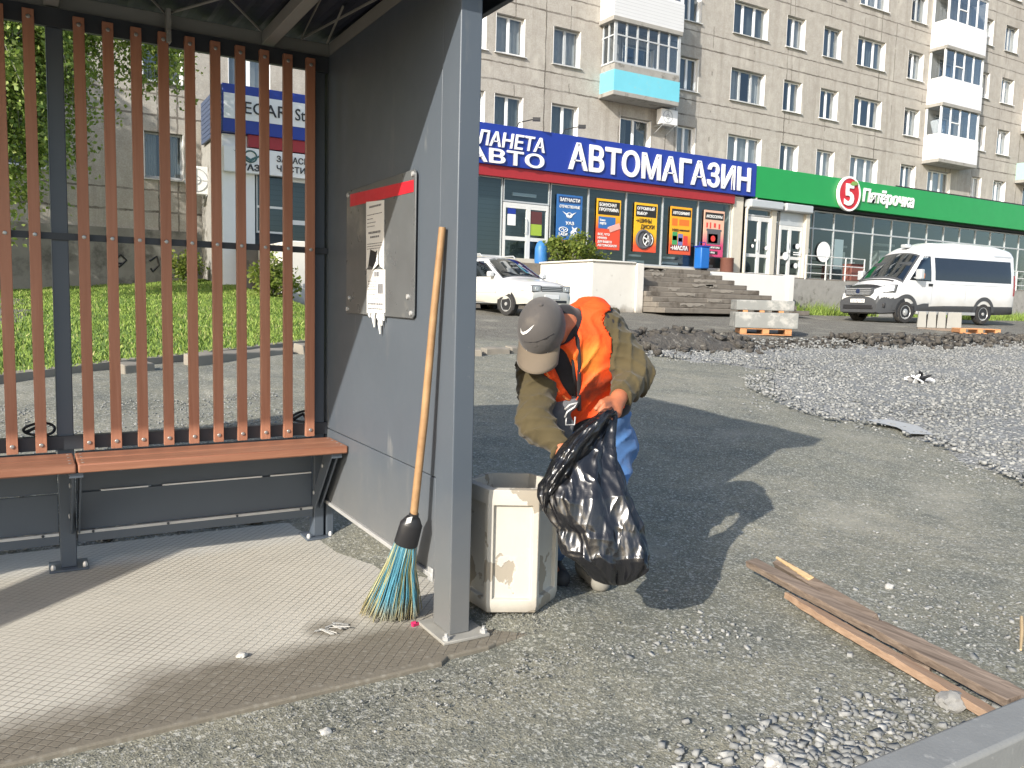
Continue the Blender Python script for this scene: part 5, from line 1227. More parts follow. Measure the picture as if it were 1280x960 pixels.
def rock(name, c, s, mat, label, cat, seed=0, flat=.6, grp=None):
    bm = bmesh.new(); bmesh.ops.create_icosphere(bm, subdivisions=3, radius=1)
    for v in bm.verts:
        q = v.co.copy(); k = 1+.35*mnoise.noise(q*1.3+Vector((seed, 0, 0)))+.16*mnoise.noise(q*3.2+Vector((0, seed, 0))); v.co = Vector((q.x*s*k, q.y*s*.8*k, q.z*s*flat*k))
    me = bpy.data.meshes.new(name); bm.to_mesh(me); bm.free(); me.materials.append(mat); o = finish(name, me, smooth=28); o.location = c; return tag(o, label, cat, grp)
PALE = simple('pale_rock', (.42, .41, .38), .9, var=.25, scale=20, bump=.5, bscale=60); GREYR = simple('grey_rock', (.24, .235, .22), .9, var=.25, scale=20, bump=.5, bscale=60)
rock('stone', (2.405, 1.365, .02), .048, GREYR, 'grey round stone under the street end of the planks', 'stone', 1)
rock('stone', (.585, 2.70, .008), .017, PALE, 'white pebble lying on the ribbed shelter floor', 'stone', 2)
rock('stone', (.69, 2.135, -.012), .017, PALE, 'white pebble on the gravel in front of the shelter floor', 'stone', 3)
rock('stone', (3.20, 2.13, .01), .022, PALE, 'white pebble on the packed ground beyond the planks', 'stone', 4)
rock('stone', (1.66, 1.40, .012), .030, PALE, 'biggest pale stone in the coarse rubble before the kerb', 'stone', 5)
rock('stone', (2.30, 2.55, .004), .010, GREYR, 'small dark pebble between the bag shadow and the planks', 'stone', 6)
b = MB(); b.obox((.885, 1.80, -.008), (1, -.35, 0), (.35, 1, 0), (0, 0, 1), .022, .007, .001); b.mat(1).obox((.868, 1.806, -.0065), (1, -.35, 0), (.35, 1, 0), (0, 0, 1), .004, .0072, .0012); tag(b.build('paper_scrap', [PAPER, M['sign_red']], smooth=0), 'red and white scrap of paper on the gravel', 'scrap')
b = MB(); 
for i in range(9): b.obox((.93+random.uniform(-.05, .05), 2.79+random.uniform(-.035, .035), .004+.001*i), (random.uniform(-1, 1), random.uniform(-1, 1), .1), (random.uniform(-1, 1), random.uniform(-1, 1), 0), (0, 0, 1), .028, .006, .0012)
tag(b.build('cement_crumbs', PALE, smooth=0), 'flattened pale crumbs in the damp stain on the shelter floor', 'debris')
b = MB(); b.obox((1.205, 2.685, .006), (1, .3, 0), (-.3, 1, 0), (0, 0, 1), .014, .006, .005); b.obox((1.20, 2.69, .012), (1, -.6, .3), (.6, 1, 0), (0, 0, 1), .009, .005, .003); tag(b.build('wrapper', simple('magenta_wrapper', (.50, .02, .10), .4), smooth=0), 'crumpled magenta wrapper beside the broom bristles', 'wrapper')
# crumpled striped plastic out on the gravel
b = MB(); r = random.Random(8); wx, wy = 9.9, 6.35; wz = gz(wx, wy)+.06
for i in range(10): b.mat(i % 2).obox((wx+r.uniform(-.16, .16), wy+r.uniform(-.08, .08), wz+r.uniform(0, .08)), (r.uniform(-1, 1), r.uniform(-1, 1), r.uniform(-.5, .5)), (r.uniform(-1, 1), r.uniform(-1, 1), .5), (0, 0.2, 1), .075, .03, .012)
tag(b.build('plastic_scrap', [M['pvc'], M['black_letter']], bevel=.004), 'crumpled black and white plastic scrap on the pale gravel', 'scrap')
b = MB(); b.sheet([(x, y, gz(x, y)+.050+.006*math.sin(i)) for i, (x, y) in enumerate(((6.55, 4.72), (6.80, 4.66), (6.84, 4.40), (6.66, 4.12), (6.48, 4.22), (6.60, 4.44)))]); tag(b.build('concrete_patch', simple('pale_patch_concrete', (.36, .365, .36), .5), smooth=0), 'flat pale patch of concrete at the edge of the gravel', 'sheeting')  # thin sheet stands for a flush patch of whitish concrete
# broken old kerb stones behind the shelter and behind the worker
OK = M['old_kerb']
def kerbstone(x, y, rz, L, label, h=.10):
    b = MB(); n = 8; v = []
    for i in range(n+1):
        s = -L/2+L*i/n; j = lambda k: .018*mnoise.noise((s*6, k, x))
        for k, (a, z) in enumerate(((-.09, -.12), (.09, -.12), (.085, h), (-.07, h-.02))): v.append((s, a+j(k), z+j(k+4)))
    b.add(v, [(i*4+k, i*4+(k+1) % 4, i*4+4+(k+1) % 4, i*4+4+k) for i in range(n) for k in range(4)]+[(3, 2, 1, 0), (n*4, n*4+1, n*4+2, n*4+3)])
    o = b.build('kerbstone', OK, bevel=.012, smooth=40); o.location = (x, y, gz(x, y)); o.rotation_euler = (0, 0, rz); return tag(o, label, 'kerbstone', 'old broken kerb stones')
kerbstone(.92, 8.9, .5, .34, 'short broken kerb stone lying alone before the grass bank')
kerbstone(2.15, 9.75, .6, 1.6, 'long dusty kerb stone parallel to the bank kerb'); kerbstone(3.45, 10.55, .62, 1.3, 'kerb stone meeting the turned kerb stone at a corner')
kerbstone(4.2, 10.5, -.5, 1.3, 'kerb stone turned towards the street at the corner')
kerbstone(5.15, 9.85, -.2, .34, 'rounded brown kerb lump nearest the grey column'); kerbstone(5.62, 9.95, .1, .40, 'rounded brown kerb lump behind the shoulder of the worker'); kerbstone(6.05, 10.05, .2, .36, 'last brown kerb lump of the row behind the worker')
# ================================================================== VEHICLES
def car_paint(name, c, dirt):
    t = NT(name); t.set(.25, 0, .5); t.b.inputs['Coat Weight'].default_value = .5; t.b.inputs['Coat Roughness'].default_value = .08
    xyz = t.xyz(); k = t.math('ADD', xyz[2], t.math('MULTIPLY', t.math('SUBTRACT', t.noise(2.2, 5), .5), .5))
    t.base(t.mix(t.ramp(k, [(.45, .75), (1.25, 0)]), t.mix(t.noise(1.2, 3), tuple(x*.95 for x in c), c), dirt)); return t.m
M['trim'] = simple('dark_plastic_trim', (.055, .058, .062), .6, var=.15)
M['tyre'] = simple('tyre_rubber', (.028, .027, .026), .85, var=.3, dirt=((.12, .11, .09), 6, .6))
M['rim'] = simple('steel_rim', (.52, .52, .51), .35, .5, var=.1)
M['lamp'] = simple('headlamp_glass', (.46, .49, .51), .10, .35, var=.1)
M['amber'] = simple('amber_reflection', (.7, .2, .03), .3)

class Body:
    """a car body lofted from a side outline; answers where its skin lies so windows can sit on it"""
    def __init__(s, top, bot, wpts, nose, rc):
        s.tx, s.tz = zip(*top); s.bx, s.bz = zip(*bot); s.wz, s.ww = zip(*wpts); s.nose = nose; s.rc = rc
    def zt(s, x): return float(np.interp(x, s.tx, s.tz))
    def zb(s, x): return float(np.interp(x, s.bx, s.bz))
    def plan(s, x):
        n0, n1, a, b = s.nose; k = 1.0
        if x > n1: k *= 1-a*((x-n1)/(s.tx[-1]-n1))**2
        if x < n0: k *= 1-b*((n0-x)/(n0-s.tx[0]))**2
        return k
    def w(s, x, z): return float(np.interp(z, s.wz, s.ww))*s.plan(x)
    def y(s, x, z):
        zt = s.zt(x); rc = min(s.rc, (zt-s.zb(x))*.5); k = (z-(zt-rc))/rc
        return s.w(x, z)*(1 if k <= 0 else max(0, 1-min(k, 1)**2.3)**(1/2.3))
    def ztop(s, x, y):
        zt = s.zt(x); rc = min(s.rc, (zt-s.zb(x))*.5); k = min(1, abs(y)/s.w(x, zt-rc*.3)); return zt-rc+rc*(1-k**2.3)**(1/2.3)
    def mesh(s, name, parent, mats, pick, nx=64):
        xs = np.linspace(s.tx[0], s.tx[-1], nx); mb = MB(); m = 30; rows = []
        for x in xs:
            zb, zt = s.zb(x), s.zt(x); rc = min(s.rc, (zt-zb)*.5)
            zs = list(np.linspace(zb+.0, zt-rc, 16)); half = [(0, zb), (s.y(x, zb+.02)*.9, zb)]+[(s.y(x, z), z) for z in zs[1:]]
            half += [(s.w(x, zt-rc+rc*math.sin(a))*math.cos(a)**(2/2.3), zt-rc+rc*math.sin(a)**(2/2.3)) for a in np.linspace(.12, math.pi/2, 10)]
            rows.append([(x, -y, z) for y, z in half]+[(x, y, z) for y, z in half[-2::-1]])
        k = len(rows[0]); mb.v = [p for r in rows for p in r]
        for i in range(nx-1):
            for j in range(k-1):
                f = [i*k+j, i*k+j+1, (i+1)*k+j+1, (i+1)*k+j]; c = np.mean([mb.v[q] for q in f], 0); mb.f.append(f); mb.mi.append(pick(*c))
        mb.f += [list(range(k)), list(range((nx-1)*k, nx*k))[::-1]]; mb.mi += [pick(*rows[0][8]), pick(*rows[-1][8])]
        return mb.build(name, mats, parent, smooth=42)
    def side(s, mb, quad, sgn, off=.006, n=12, m=6):
        (x0, z0), (x1, z1), (x2, z2), (x3, z3) = quad; v = []
        for j in range(m+1):
            for i in range(n+1):
                a, b = i/n, j/m; x = (x0*(1-a)+x1*a)*(1-b)+(x3*(1-a)+x2*a)*b; z = (z0*(1-a)+z1*a)*(1-b)+(z3*(1-a)+z2*a)*b
                v.append((x, sgn*(s.y(x, z)+off), z))
        return mb.add(v, [(j*(n+1)+i, j*(n+1)+i+1, (j+1)*(n+1)+i+1, (j+1)*(n+1)+i) for j in range(m) for i in range(n)])
    def over(s, mb, x0, x1, y0, y1, off=.006, n=8, m=14):
        """patch over the top skin between x0 (half width y0) and x1 (half width y1)"""
        v = []
        for i in range(n+1):
            a = i/n; x = x0*(1-a)+x1*a; yy = y0*(1-a)+y1*a
            for j in range(m+1): y = -yy+2*yy*j/m; v.append((x+off*.7, y, s.ztop(x, y)+off))
        return mb.add(v, [(i*(m+1)+j, i*(m+1)+j+1, (i+1)*(m+1)+j+1, (i+1)*(m+1)+j) for i in range(n) for j in range(m)])
def wheel(parent, x, y, r, w, sgn, holes=8):
    b = MB(); yo = y; ax = (0, sgn, 0)
    b.lathe([(r*.62, -w*.5), (r*.93, -w*.5), (r, -w*.35), (r, w*.3), (r*.94, w*.47), (r*.66, w*.5), (r*.62, w*.44)], (x, yo, r), ax, 28, cap=False); t = b.build('wheel', M['tyre'], parent, smooth=40)
    b = MB(); b.lathe([(r*.64, w*.46), (r*.60, w*.47), (r*.56, w*.36), (r*.40, w*.33), (r*.30, w*.42), (r*.16, w*.42), (r*.14, w*.5), (0, w*.5)], (x, yo, r), ax, 28, cap=False)
    b.mat(1)
    for k in range(holes): a = k*2*math.pi/holes; b.lathe([(r*.065, 0), (0, .001)], (x+r*.47*math.cos(a), yo+sgn*w*.36, r+r*.47*math.sin(a)), ax, 8, cap=False)
    b.build('rim', [M['rim'], M['black_letter']], t, smooth=40)
    return t
def arch(body, mb, x, r0, r1, zc, sgn, off):
    v = []; n = 20
    for i in range(n+1):
        a = math.pi*i/n
        for r in (r0, r1): xx, zz = x+r*math.cos(a), zc+r*math.sin(a); v.append((xx, sgn*(body.y(xx, max(zz, body.zb(xx)+.05))+off), zz))
    mb.add(v, [(i*2, i*2+1, i*2+3, i*2+2) for i in range(n)])
def well(body, mb, x, r, zc, sgn, off):
    n = 24; v = [(x+r*math.cos(a), sgn*(body.y(x, zc+.1)+off), zc+r*math.sin(a)) for a in np.linspace(-.5, math.pi+.5, n)]; mb.add(v, [tuple(range(n))])

# ---- white minibus
hd = math.atan2(.12, -.99)
van = thing('minibus', 'white high-roof minibus with dark grey bumpers parked in front of the grocery', 'minibus')
van.rotation_euler = (0, 0, hd); fw = Vector((24.42, 16.5, 0)); Rz = Matrix.Rotation(hd, 3, 'Z'); van.location = fw-Rz@Vector((2.10, .90, 0)); van.location.z = gz(24.7, 16.6)-.0
PW_ = car_paint('white_van_paint', (.66, .67, .68), (.38, .36, .30))
vb = Body([(-3.12, .9), (-3.11, 2.45), (-3.0, 2.66), (-2.4, 2.74), (-.6, 2.76), (.35, 2.70), (.95, 2.55), (1.35, 2.30), (2.22, 1.48), (2.45, 1.36), (2.92, 1.17), (3.04, 1.05), (3.12, .85)],
          [(-3.12, .36), (-2.2, .33), (2.4, .30), (3.0, .27), (3.12, .32)], [(.2, .95), (.5, 1.0), (1.3, 1.02), (1.7, .99), (2.3, .90), (2.8, .80)], (-2.7, 2.0, .24, .05), .30)
def vp(x, y, z): return 1 if (z < .62 and x < 2.3) or (x > 2.25 and z < .80) or (z < .66 and x < -2.2) else 0
vb.mesh('body', van, [PW_, M['trim']], vp, 80)
b = MB(); vb.over(b, 2.20, 1.38, .90, .70, .008); f = b.build('windscreen', M['car_glass'], van, smooth=180)
b = MB(); vb.over(b, 2.27, 1.32, .96, .76, .004); b.build('windscreen_frame', M['trim'], f, smooth=180)
b = MB(); vb.over(b, 2.2, 1.4, .88, .68, -.05); b.build('dark_cabin', M['interior'], f, smooth=180)
for sg_ in (1, -1):
    b = MB(); vb.side(b, [(1.98, 1.42), (1.08, 1.40), (1.08, 2.15), (1.32, 2.15)], sg_, .010); w = b.build('door_window', M['car_glass'], van, smooth=180)
    b = MB(); vb.side(b, [(2.03, 1.39), (1.04, 1.37), (1.04, 2.19), (1.30, 2.19)], sg_, .004); b.build('seal', M['black_letter'], w, smooth=180)
    b = MB(); vb.side(b, [(.86, 1.42), (-2.84, 1.42), (-2.84, 2.16), (.86, 2.16)], sg_, .006, 24); w = b.build('side_window', simple('tinted_side_glass', (.012, .016, .026), .07, 0, var=.3, spec=.8), van, smooth=180)
    b = MB()
    for x0, x1, z0, z1 in ((.985, .965, .66, 2.26), (-.62, -.60, .70, 1.36), (-.62, -.60, 2.2, 2.4), (2.12, .96, .655, .67), (-2.8, .2, 1.30, 1.315), (1.10, .6, 2.36, 2.37), (-2.95, .9, 2.40, 2.412)): vb.side(b, [(x0, z0), (x1, z0), (x1, z1), (x0, z1)], sg_, .005, 10, 3)
    b.build('panel_gap', M['alu'], van, smooth=180)
    b = MB(); vb.side(b, [(1.18, 1.22), (.98, 1.22), (.98, 1.30), (1.18, 1.30)], sg_, .02, 3, 2); b.build('door_handle', M['black_letter'], van, smooth=180)
    b = MB(); vb.side(b, [(-2.9, 2.30), (-2.0, 2.30), (-2.0, 2.35), (-2.9, 2.35)], sg_, .012, 4, 2); b.build('vent', M['alu'], van, smooth=180)
    for x in (2.10, -1.55): b = MB(); well(vb, b, x, .41, .40, sg_, .003); b.build('wheel_well', M['black_letter'], van, smooth=0)
    for x in (2.10, -1.55): b = MB(); arch(vb, b, x, .40, .53, .40, sg_, .012); b.build('wheel_arch', M['trim'], van, smooth=180)
    b = MB(); b.box(-1.15, 1.6, min(sg_*.93, sg_*1.02), max(sg_*.93, sg_*1.02), .30, .40); b.build('step_rail', M['rim'], van, bevel=.01)
    for x in (2.10, -1.55): wheel(van, x, sg_*.91, .355, .22, sg_)
    m = MB(); m.box(1.70, 1.86, min(sg_*1.08, sg_*1.30), max(sg_*1.08, sg_*1.30), 1.42, 1.74); m.bar((1.80, sg_*1.0, 1.46), (1.78, sg_*1.10, 1.50), .07, .06); mo = m.build('mirror', M['alu'], van, bevel=.04, seg=3)
    if sg_ > 0: m = MB(); m.box(1.64, 1.70, 1.10, 1.27, 1.44, 1.62); m.build('mirror_reflection', M['amber'], mo, bevel=.02)  # orange patch stands for the reflection in the wing mirror
    h = MB(); h.prism([(3.02, sg_*.52, .94), (2.88, sg_*.80, .98), (2.62, sg_*.975, 1.02), (2.56, sg_*.95, 1.20), (2.80, sg_*.80, 1.19), (2.99, sg_*.54, 1.06)], (.07, sg_*.05, 0), (-.08, -sg_*.03, 0)); hl = h.build('headlight', M['lamp'], van, bevel=.012)
    h = MB(); h.prism([(3.03, sg_*.49, .92), (2.88, sg_*.81, .955), (2.58, sg_*.985, 1.0), (2.48, sg_*.965, 1.235), (2.80, sg_*.81, 1.215), (3.0, sg_*.51, 1.085)], (.052, sg_*.034, 0), (-.06, -sg_*.02, 0)); h.build('bezel', M['trim'], hl, bevel=.01)
    h = MB(); h.obox((2.93, sg_*.72, .56), (1, sg_*.35, 0), (-sg_*.35, 1, 0), (0, 0, 1), .05, .17, .075); h.build('fog_lamp', M['black_letter'], van, bevel=.02)
    h = MB(); vb.side(h, [(-3.09, 1.0), (-2.99, 1.0), (-2.99, 1.7), (-3.09, 1.7)], sg_, .012, 2, 4); h.build('tail_light', M['sign_red'], van, smooth=180)
b = MB(); b.prism([(3.13, -.50, .86), (3.13, .50, .86), (3.09, .60, 1.0), (3.04, .52, 1.12), (3.04, -.52, 1.12), (3.09, -.60, 1.0)], (.03, 0, 0), (-.1, 0, 0)); g = b.build('grille', M['trim'], van, bevel=.01)
b = MB()
for z in (.91, .97, 1.03, 1.085): b.box(3.10, 3.172-(z-.9)*.25, -.50, .50, z-.008, z+.008)
b.build('bar', M['alu'], g, smooth=0)
b = MB(); b.lathe([(.085, 0), (.08, .012), (0, .018)], (3.15, 0, 1.0), (1, 0, -.1), 24); o = b.build('emblem', simple('navy_badge', (.02, .03, .07), .3), g)
b = MB(); b.box(3.135, 3.15, -.29, .29, .63, .75); pl = b.build('number_plate', M['pvc'], van, bevel=.004); 
lettering('lettering', 'о614ут 70', M['black_letter'], pl, van.location+Rz@Vector((3.156, -.25, .655)), Rz@Vector((0, 1, 0)), (0, 0, 1), .065, .5, .003)
b = MB(); b.box(3.05, 3.14, -.62, .62, .42, .56); b.build('air_intake', M['black_letter'], van, bevel=.02)
b = MB(); vb.over(b, 3.0, 2.80, .66, .74, .02, 3); b.build('bonnet_guard', M['black_letter'], van, smooth=180)
b = MB(); vb.over(b, 2.40, 2.33, .70, .72, .012, 2); b.build('cowl_grille', M['black_letter'], van, smooth=180)
b = MB(); b.box(1.0, 1.25, -.12, .12, 2.50, 2.62); b.build('roof_sign', M['alu'], van, bevel=.03)
b = MB(); b.box(.55, 1.75, -.75, -.2, .8, 2.0); b.box(.55, 1.75, .2, .75, .8, 2.0); b.build('seat', M['interior'], van, bevel=.08)

# ---- white estate car
chd = R(-79); car = thing('parked_car', 'dusty white estate car parked facing the street in front of the whitewashed wall', 'car')
car.rotation_euler = (0, 0, chd); Rc = Matrix.Rotation(chd, 3, 'Z'); car.location = Vector((10.3, 17.6, 0))-Rc@Vector((1.30, -.76, 0)); car.location.z = gz(10.3, 18.2)-.02; car.scale = (.95, .95, .94)
CP = car_paint('white_car_paint', (.68, .68, .67), (.40, .38, .31))
cb = Body([(-2.22, .75), (-2.2, 1.0), (-2.08, 1.35), (-1.85, 1.55), (-1.2, 1.62), (-.1, 1.62), (.25, 1.56), (1.02, 1.08), (1.2, 1.02), (1.85, .93), (2.05, .84), (2.14, .66)],
          [(-2.22, .34), (-1.5, .28), (1.6, .28), (2.14, .32)], [(.2, .80), (.5, .86), (.85, .87), (1.05, .85), (1.5, .70), (1.65, .62)], (-1.9, 1.2, .20, .08), .17)
cb.mesh('body', car, [CP, M['trim']], lambda x, y, z: 1 if z < .33 else 0, 70)
b = MB(); cb.over(b, 1.02, .24, .73, .58, .007); f = b.build('windscreen', M['car_glass'], car, smooth=180)
b = MB(); cb.over(b, 1.07, .20, .77, .62, .003); b.build('windscreen_frame', M['trim'], f, smooth=180)
b = MB(); cb.over(b, 1.0, .26, .70, .56, -.05); b.build('dark_cabin', M['interior'], f, smooth=180)
for sg_ in (1, -1):
    for q, nm in (([(.86, 1.06), (-.12, 1.05), (-.12, 1.46), (.20, 1.47)], 'door_window'), ([(-.20, 1.05), (-1.0, 1.05), (-1.0, 1.46), (-.20, 1.46)], 'door_window'), ([(-1.08, 1.05), (-1.85, 1.06), (-1.72, 1.42), (-1.08, 1.46)], 'side_window')):
        b = MB(); cb.side(b, q, sg_, .008); w = b.build(nm, M['car_glass'], car, smooth=180); b = MB(); cb.side(b, q, sg_, .0045); b.build('dark_cabin', M['interior'], w, smooth=180)
    b = MB(); cb.side(b, [(.93, 1.03), (-1.92, 1.03), (-1.78, 1.50), (.19, 1.50)], sg_, .003, 24); b.build('window_frame', M['trim'], car, smooth=180)
    b = MB()
    for x0, x1, z0, z1 in ((.90, .885, .36, 1.02), (-.165, -.15, .34, 1.03), (-1.05, -1.035, .55, 1.03), (.9, -1.0, .325, .335), (.9, -1.7, .60, .63)): cb.side(b, [(x0, z0), (x1, z0), (x1, z1), (x0, z1)], sg_, .004, 10, 3)
    b.build('panel_gap', M['alu'], car, smooth=180)
    for x in (.02, -.9): b = MB(); cb.side(b, [(x, .90), (x-.16, .90), (x-.16, .94), (x, .94)], sg_, .02, 3, 2); b.build('door_handle', CP, car, smooth=180)
    for x in (1.30, -1.32): b = MB(); well(cb, b, x, .355, .33, sg_, .003); b.build('wheel_well', M['black_letter'], car, smooth=0)
    for x in (1.30, -1.32): wheel(car, x, sg_*.76, .315, .2, sg_, 10)
    m = MB(); m.box(.70, .84, min(sg_*.87, sg_*1.04), max(sg_*.87, sg_*1.04), 1.03, 1.17); m.build('mirror', CP, car, bevel=.035, seg=3)
    h = MB(); h.box(2.04, 2.135, min(sg_*.40, sg_*.66), max(sg_*.40, sg_*.66), .655, .80); h.prism([(2.10, sg_*.662, .66), (1.80, sg_*.80, .67), (1.80, sg_*.78, .80), (2.08, sg_*.662, .80)], (.02, sg_*.02, 0), (-.03, -sg_*.05, 0)); hl = h.build('headlight', M['lamp'], car, bevel=.012)
    h = MB(); h.lathe([(.055, 0), (.05, .012), (.03, .006), (0, .006)], (2.136, sg_*.54, .727), (1, 0, 0), 16); h.build('lens', M['alu'], hl)
    h = MB(); h.box(2.03, 2.131, min(sg_*.385, sg_*.675), max(sg_*.385, sg_*.675), .64, .815); h.build('bezel', M['trim'], hl, bevel=.012)
    h = MB(); h.obox((2.02, sg_*.55, .45), (1, sg_*.3, 0), (-sg_*.3, 1, 0), (0, 0, 1), .03, .10, .04); h.build('fog_lamp', M['amber'] if sg_ > 2 else M['trim'], car, bevel=.01)
    h = MB(); cb.side(h, [(-2.19, .85), (-2.08, .85), (-2.05, 1.2), (-2.12, 1.2)], sg_, .008, 2, 4); h.build('tail_light', M['sign_red'], car, smooth=180)
    b = MB(); b.tube([(.0, sg_*.60, 1.60), (-.1, sg_*.61, 1.67), (-1.5, sg_*.60, 1.67), (-1.6, sg_*.59, 1.60)], .018, 6); b.build('roof_rail', M['alu'], car)
b = MB(); b.prism([(2.125, -.37, .655), (2.125, .37, .655), (2.10, .36, .80), (2.10, -.36, .80)], (.02, 0, 0), (-.08, 0, 0)); g = b.build('grille', M['trim'], car, bevel=.01)
b = MB(); [b.box(2.10, 2.152-(z-.66)*.17, -.355, .355, z-.009, z+.009) for z in (.69, .735, .78)]; b.build('bar', M['rim'], g, smooth=0)
b = MB(); b.box(2.135, 2.15, -.26, .26, .47, .58); pl = b.build('number_plate', M['pvc'], car, bevel=.004)
b = MB(); b.box(2.08, 2.147, -.55, .55, .36, .44); b.build('air_intake', M['black_letter'], car, bevel=.015)
b = MB(); b.bar((1.02, .45, 1.095), (.78, -.05, 1.245), .02, .015); b.bar((1.02, -.2, 1.10), (.80, -.6, 1.21), .02, .015); b.build('wiper', M['black_letter'], car)

# ================================================================== PALLETS AND KERB STONES
M['pallet'] = timber('pallet_wood', (.42, .19, .08), (.58, .29, .13), 'd')
def pallet(x, y, z, rz, L, label, Wd=.8):
    r = thing('pallet', label, 'pallet', (x, y, z), rz)
    for k in range(5): b = MB(); yy = -Wd/2+.055+k*(Wd-.11)/4; b.box(-L/2, L/2, yy-.055, yy+.055, .118, .142); b.build('deck_board', M['pallet'], r, bevel=.004)
    for xx in (-L/2+.07, 0, L/2-.07): b = MB(); b.box(xx-.07, xx+.07, -Wd/2, Wd/2, .022, .116); b.build('bearer', M['pallet'], r, bevel=.006)
    for yy in (-Wd/2+.05, Wd/2-.05): b = MB(); b.box(-L/2, L/2, yy-.05, yy+.05, 0, .020); b.build('bottom_board', M['pallet'], r, bevel=.003)
    return r
pc = Vector((13.95, 12.75, 0)); pz = gz(pc.x, pc.y)+.0; pr = -.66; Rp = Matrix.Rotation(pr, 3, 'Z')
pallet(pc.x, pc.y, pz, pr, 1.08, 'orange wooden pallet under the stacked concrete slabs at the soil heaps')
KS = simple('wet_grey_concrete', (.21, .215, .205), .85, var=.2, scale=3, bump=.3, bscale=40, dirt=((.36, .355, .33), 3.2, .52))
def slab(off, size, label, grp, rz=0, mat=None, bev=.015):
    b = MB(); b.box(-size[0]/2, size[0]/2, -size[1]/2, size[1]/2, 0, size[2]); o = b.build('concrete_slab', mat or KS, bevel=bev)
    o.location = pc+Rp@Vector(off)+Vector((0, 0, pz)); o.rotation_euler = (0, 0, pr+rz); return tag(o, label, 'concrete slab', grp)
slab((0, .02, .143), (1.32, .9, .34), 'big lower concrete block resting on the orange pallet', None)
b = MB()
for x in (-.45, -.1, .3): b.box(x-.05, x+.05, -.42, .4, 0, .04)
o = b.build('timber_packing', M['pallet'], bevel=.003); o.location = pc+Rp@Vector((0, .02, .484))+Vector((0, 0, pz)); o.rotation_euler = (0, 0, pr); tag(o, 'thin timber packing pieces between the two stacked concrete slabs', 'packing')
slab((-.04, .04, .525), (1.22, .8, .22), 'upper concrete slab lying on the block on the orange pallet', None, .02)
# second group by the minibus
bc = Vector((22.75, 14.15, 0)); bz = gz(bc.x, bc.y); br_ = -.95; Rb = Matrix.Rotation(br_, 3, 'Z')
b = MB(); b.box(-.6, .6, -.25, .3, 0, .08); o = b.build('timber_skid', M['old_wood'], bevel=.01); o.location = (bc.x, bc.y, bz-.02); o.rotation_euler = (0, 0, br_); tag(o, 'dark timber skid under the upright concrete blocks before the minibus', 'timber')
BLK_ = simple('pale_concrete_block', (.27, .265, .24), .9, var=.15, scale=4, bump=.3, bscale=40)
names = ('first upright tapered concrete block of the row before the minibus wheels', 'second upright tapered concrete block of the row before the minibus', 'third upright tapered concrete block of the row before the minibus', 'wide last concrete block of the row, next to the loose pallet')
for k, (x, w_) in enumerate(((-.50, .24), (-.245, .24), (.005, .23), (.33, .38))):
    b = MB(); b.prism([(-w_/2, -.22, 0), (w_/2, -.22, 0), (w_/2, .22, 0), (-w_/2, .22, 0)], (0, 0, 0), (0, 0, 0.001)) if False else None
    t_ = .03; v = [(-w_/2, -.24, 0), (w_/2, -.24, 0), (w_/2, .24, 0), (-w_/2, .24, 0), (-w_/2+t_, -.15, .46), (w_/2-t_*.3, -.15, .46), (w_/2-t_*.3, .18, .46), (-w_/2+t_, .18, .46)]
    b = MB(); b.add(v, [(3, 2, 1, 0), (4, 5, 6, 7), (0, 1, 5, 4), (1, 2, 6, 5), (2, 3, 7, 6), (3, 0, 4, 7)]); o = b.build('concrete_block', BLK_, bevel=.012)
    o.location = bc+Rb@Vector((x, 0, 0))+Vector((0, 0, bz+.062)); o.rotation_euler = (0, 0, br_); tag(o, names[k], 'concrete block', 'upright concrete blocks')
pallet(22.55, 13.0, gz(22.55, 13.0)+.02, -.75, 1.0, 'loose empty orange pallet lying beside the upright concrete blocks')

# ================================================================== TREES AND BUSHES
def leaf_material(name, a, b, c):
    t = NT(name); t.set(.55, 0, .35); at_ = t.n('ShaderNodeAttribute', attribute_name='tone')
    col = t.ramp(at_.outputs['Fac'], [(0, a), (.5, b), (1, c)]); t.base(col)
    tr = t.n('ShaderNodeBsdfTranslucent'); t.l(t.mix(.5, col, (.25, .36, .05)), tr.inputs[0]); mx = t.n('ShaderNodeMixShader'); mx.inputs[0].default_value = .42
    t.l(t.b.outputs[0], mx.inputs[1]); t.l(tr.outputs[0], mx.inputs[2]); t.l(mx.outputs[0], t.o.inputs[0]); return t.m
M['leaf'] = leaf_material('birch_leaf', (.09, .15, .035), (.24, .33, .075), (.44, .50, .17)); M['bush'] = leaf_material('bush_leaf', (.08, .12, .02), (.17, .22, .04), (.27, .29, .07))
M['bark'] = simple('pale_bark', (.30, .28, .25), .9, var=.45, scale=6, bump=.5, bscale=20, dirt=((.05, .045, .04), 5, .6))
def leaf_mesh(name, P, size, mat, parent, down=.5):
    n = len(P); a = RNG.uniform(0, 2*np.pi, n); tl = RNG.normal(-down, .5, n)
    d = np.stack([np.cos(a)*np.cos(tl), np.sin(a)*np.cos(tl), np.sin(tl)], -1); up = RNG.normal(0, 1, (n, 3)); s = np.cross(d, up); s /= np.linalg.norm(s, axis=1)[:, None]
    L = size*RNG.uniform(.6, 1.35, n)[:, None]; nn = np.cross(s, d)
    V = np.stack([P, P+d*L*.5+s*L*.34+nn*L*.08, P+d*L, P+d*L*.5-s*L*.34+nn*L*.08], 1)
    F = (np.array([[0, 1, 2], [0, 2, 3]])[None]+(np.arange(n)*4)[:, None, None]).reshape(-1, 3)
    iv = np.array(root_matrix(parent).inverted()); V = V.reshape(-1, 3)@iv[:3, :3].T+iv[:3, 3]
    o = npmesh(name, V, F, mat, parent); o.data.attributes.new('tone', 'FLOAT', 'POINT').data.foreach_set('value', np.repeat(np.clip(RNG.normal(.5, .27, n), 0, 1), 4).astype(np.float32)); return o
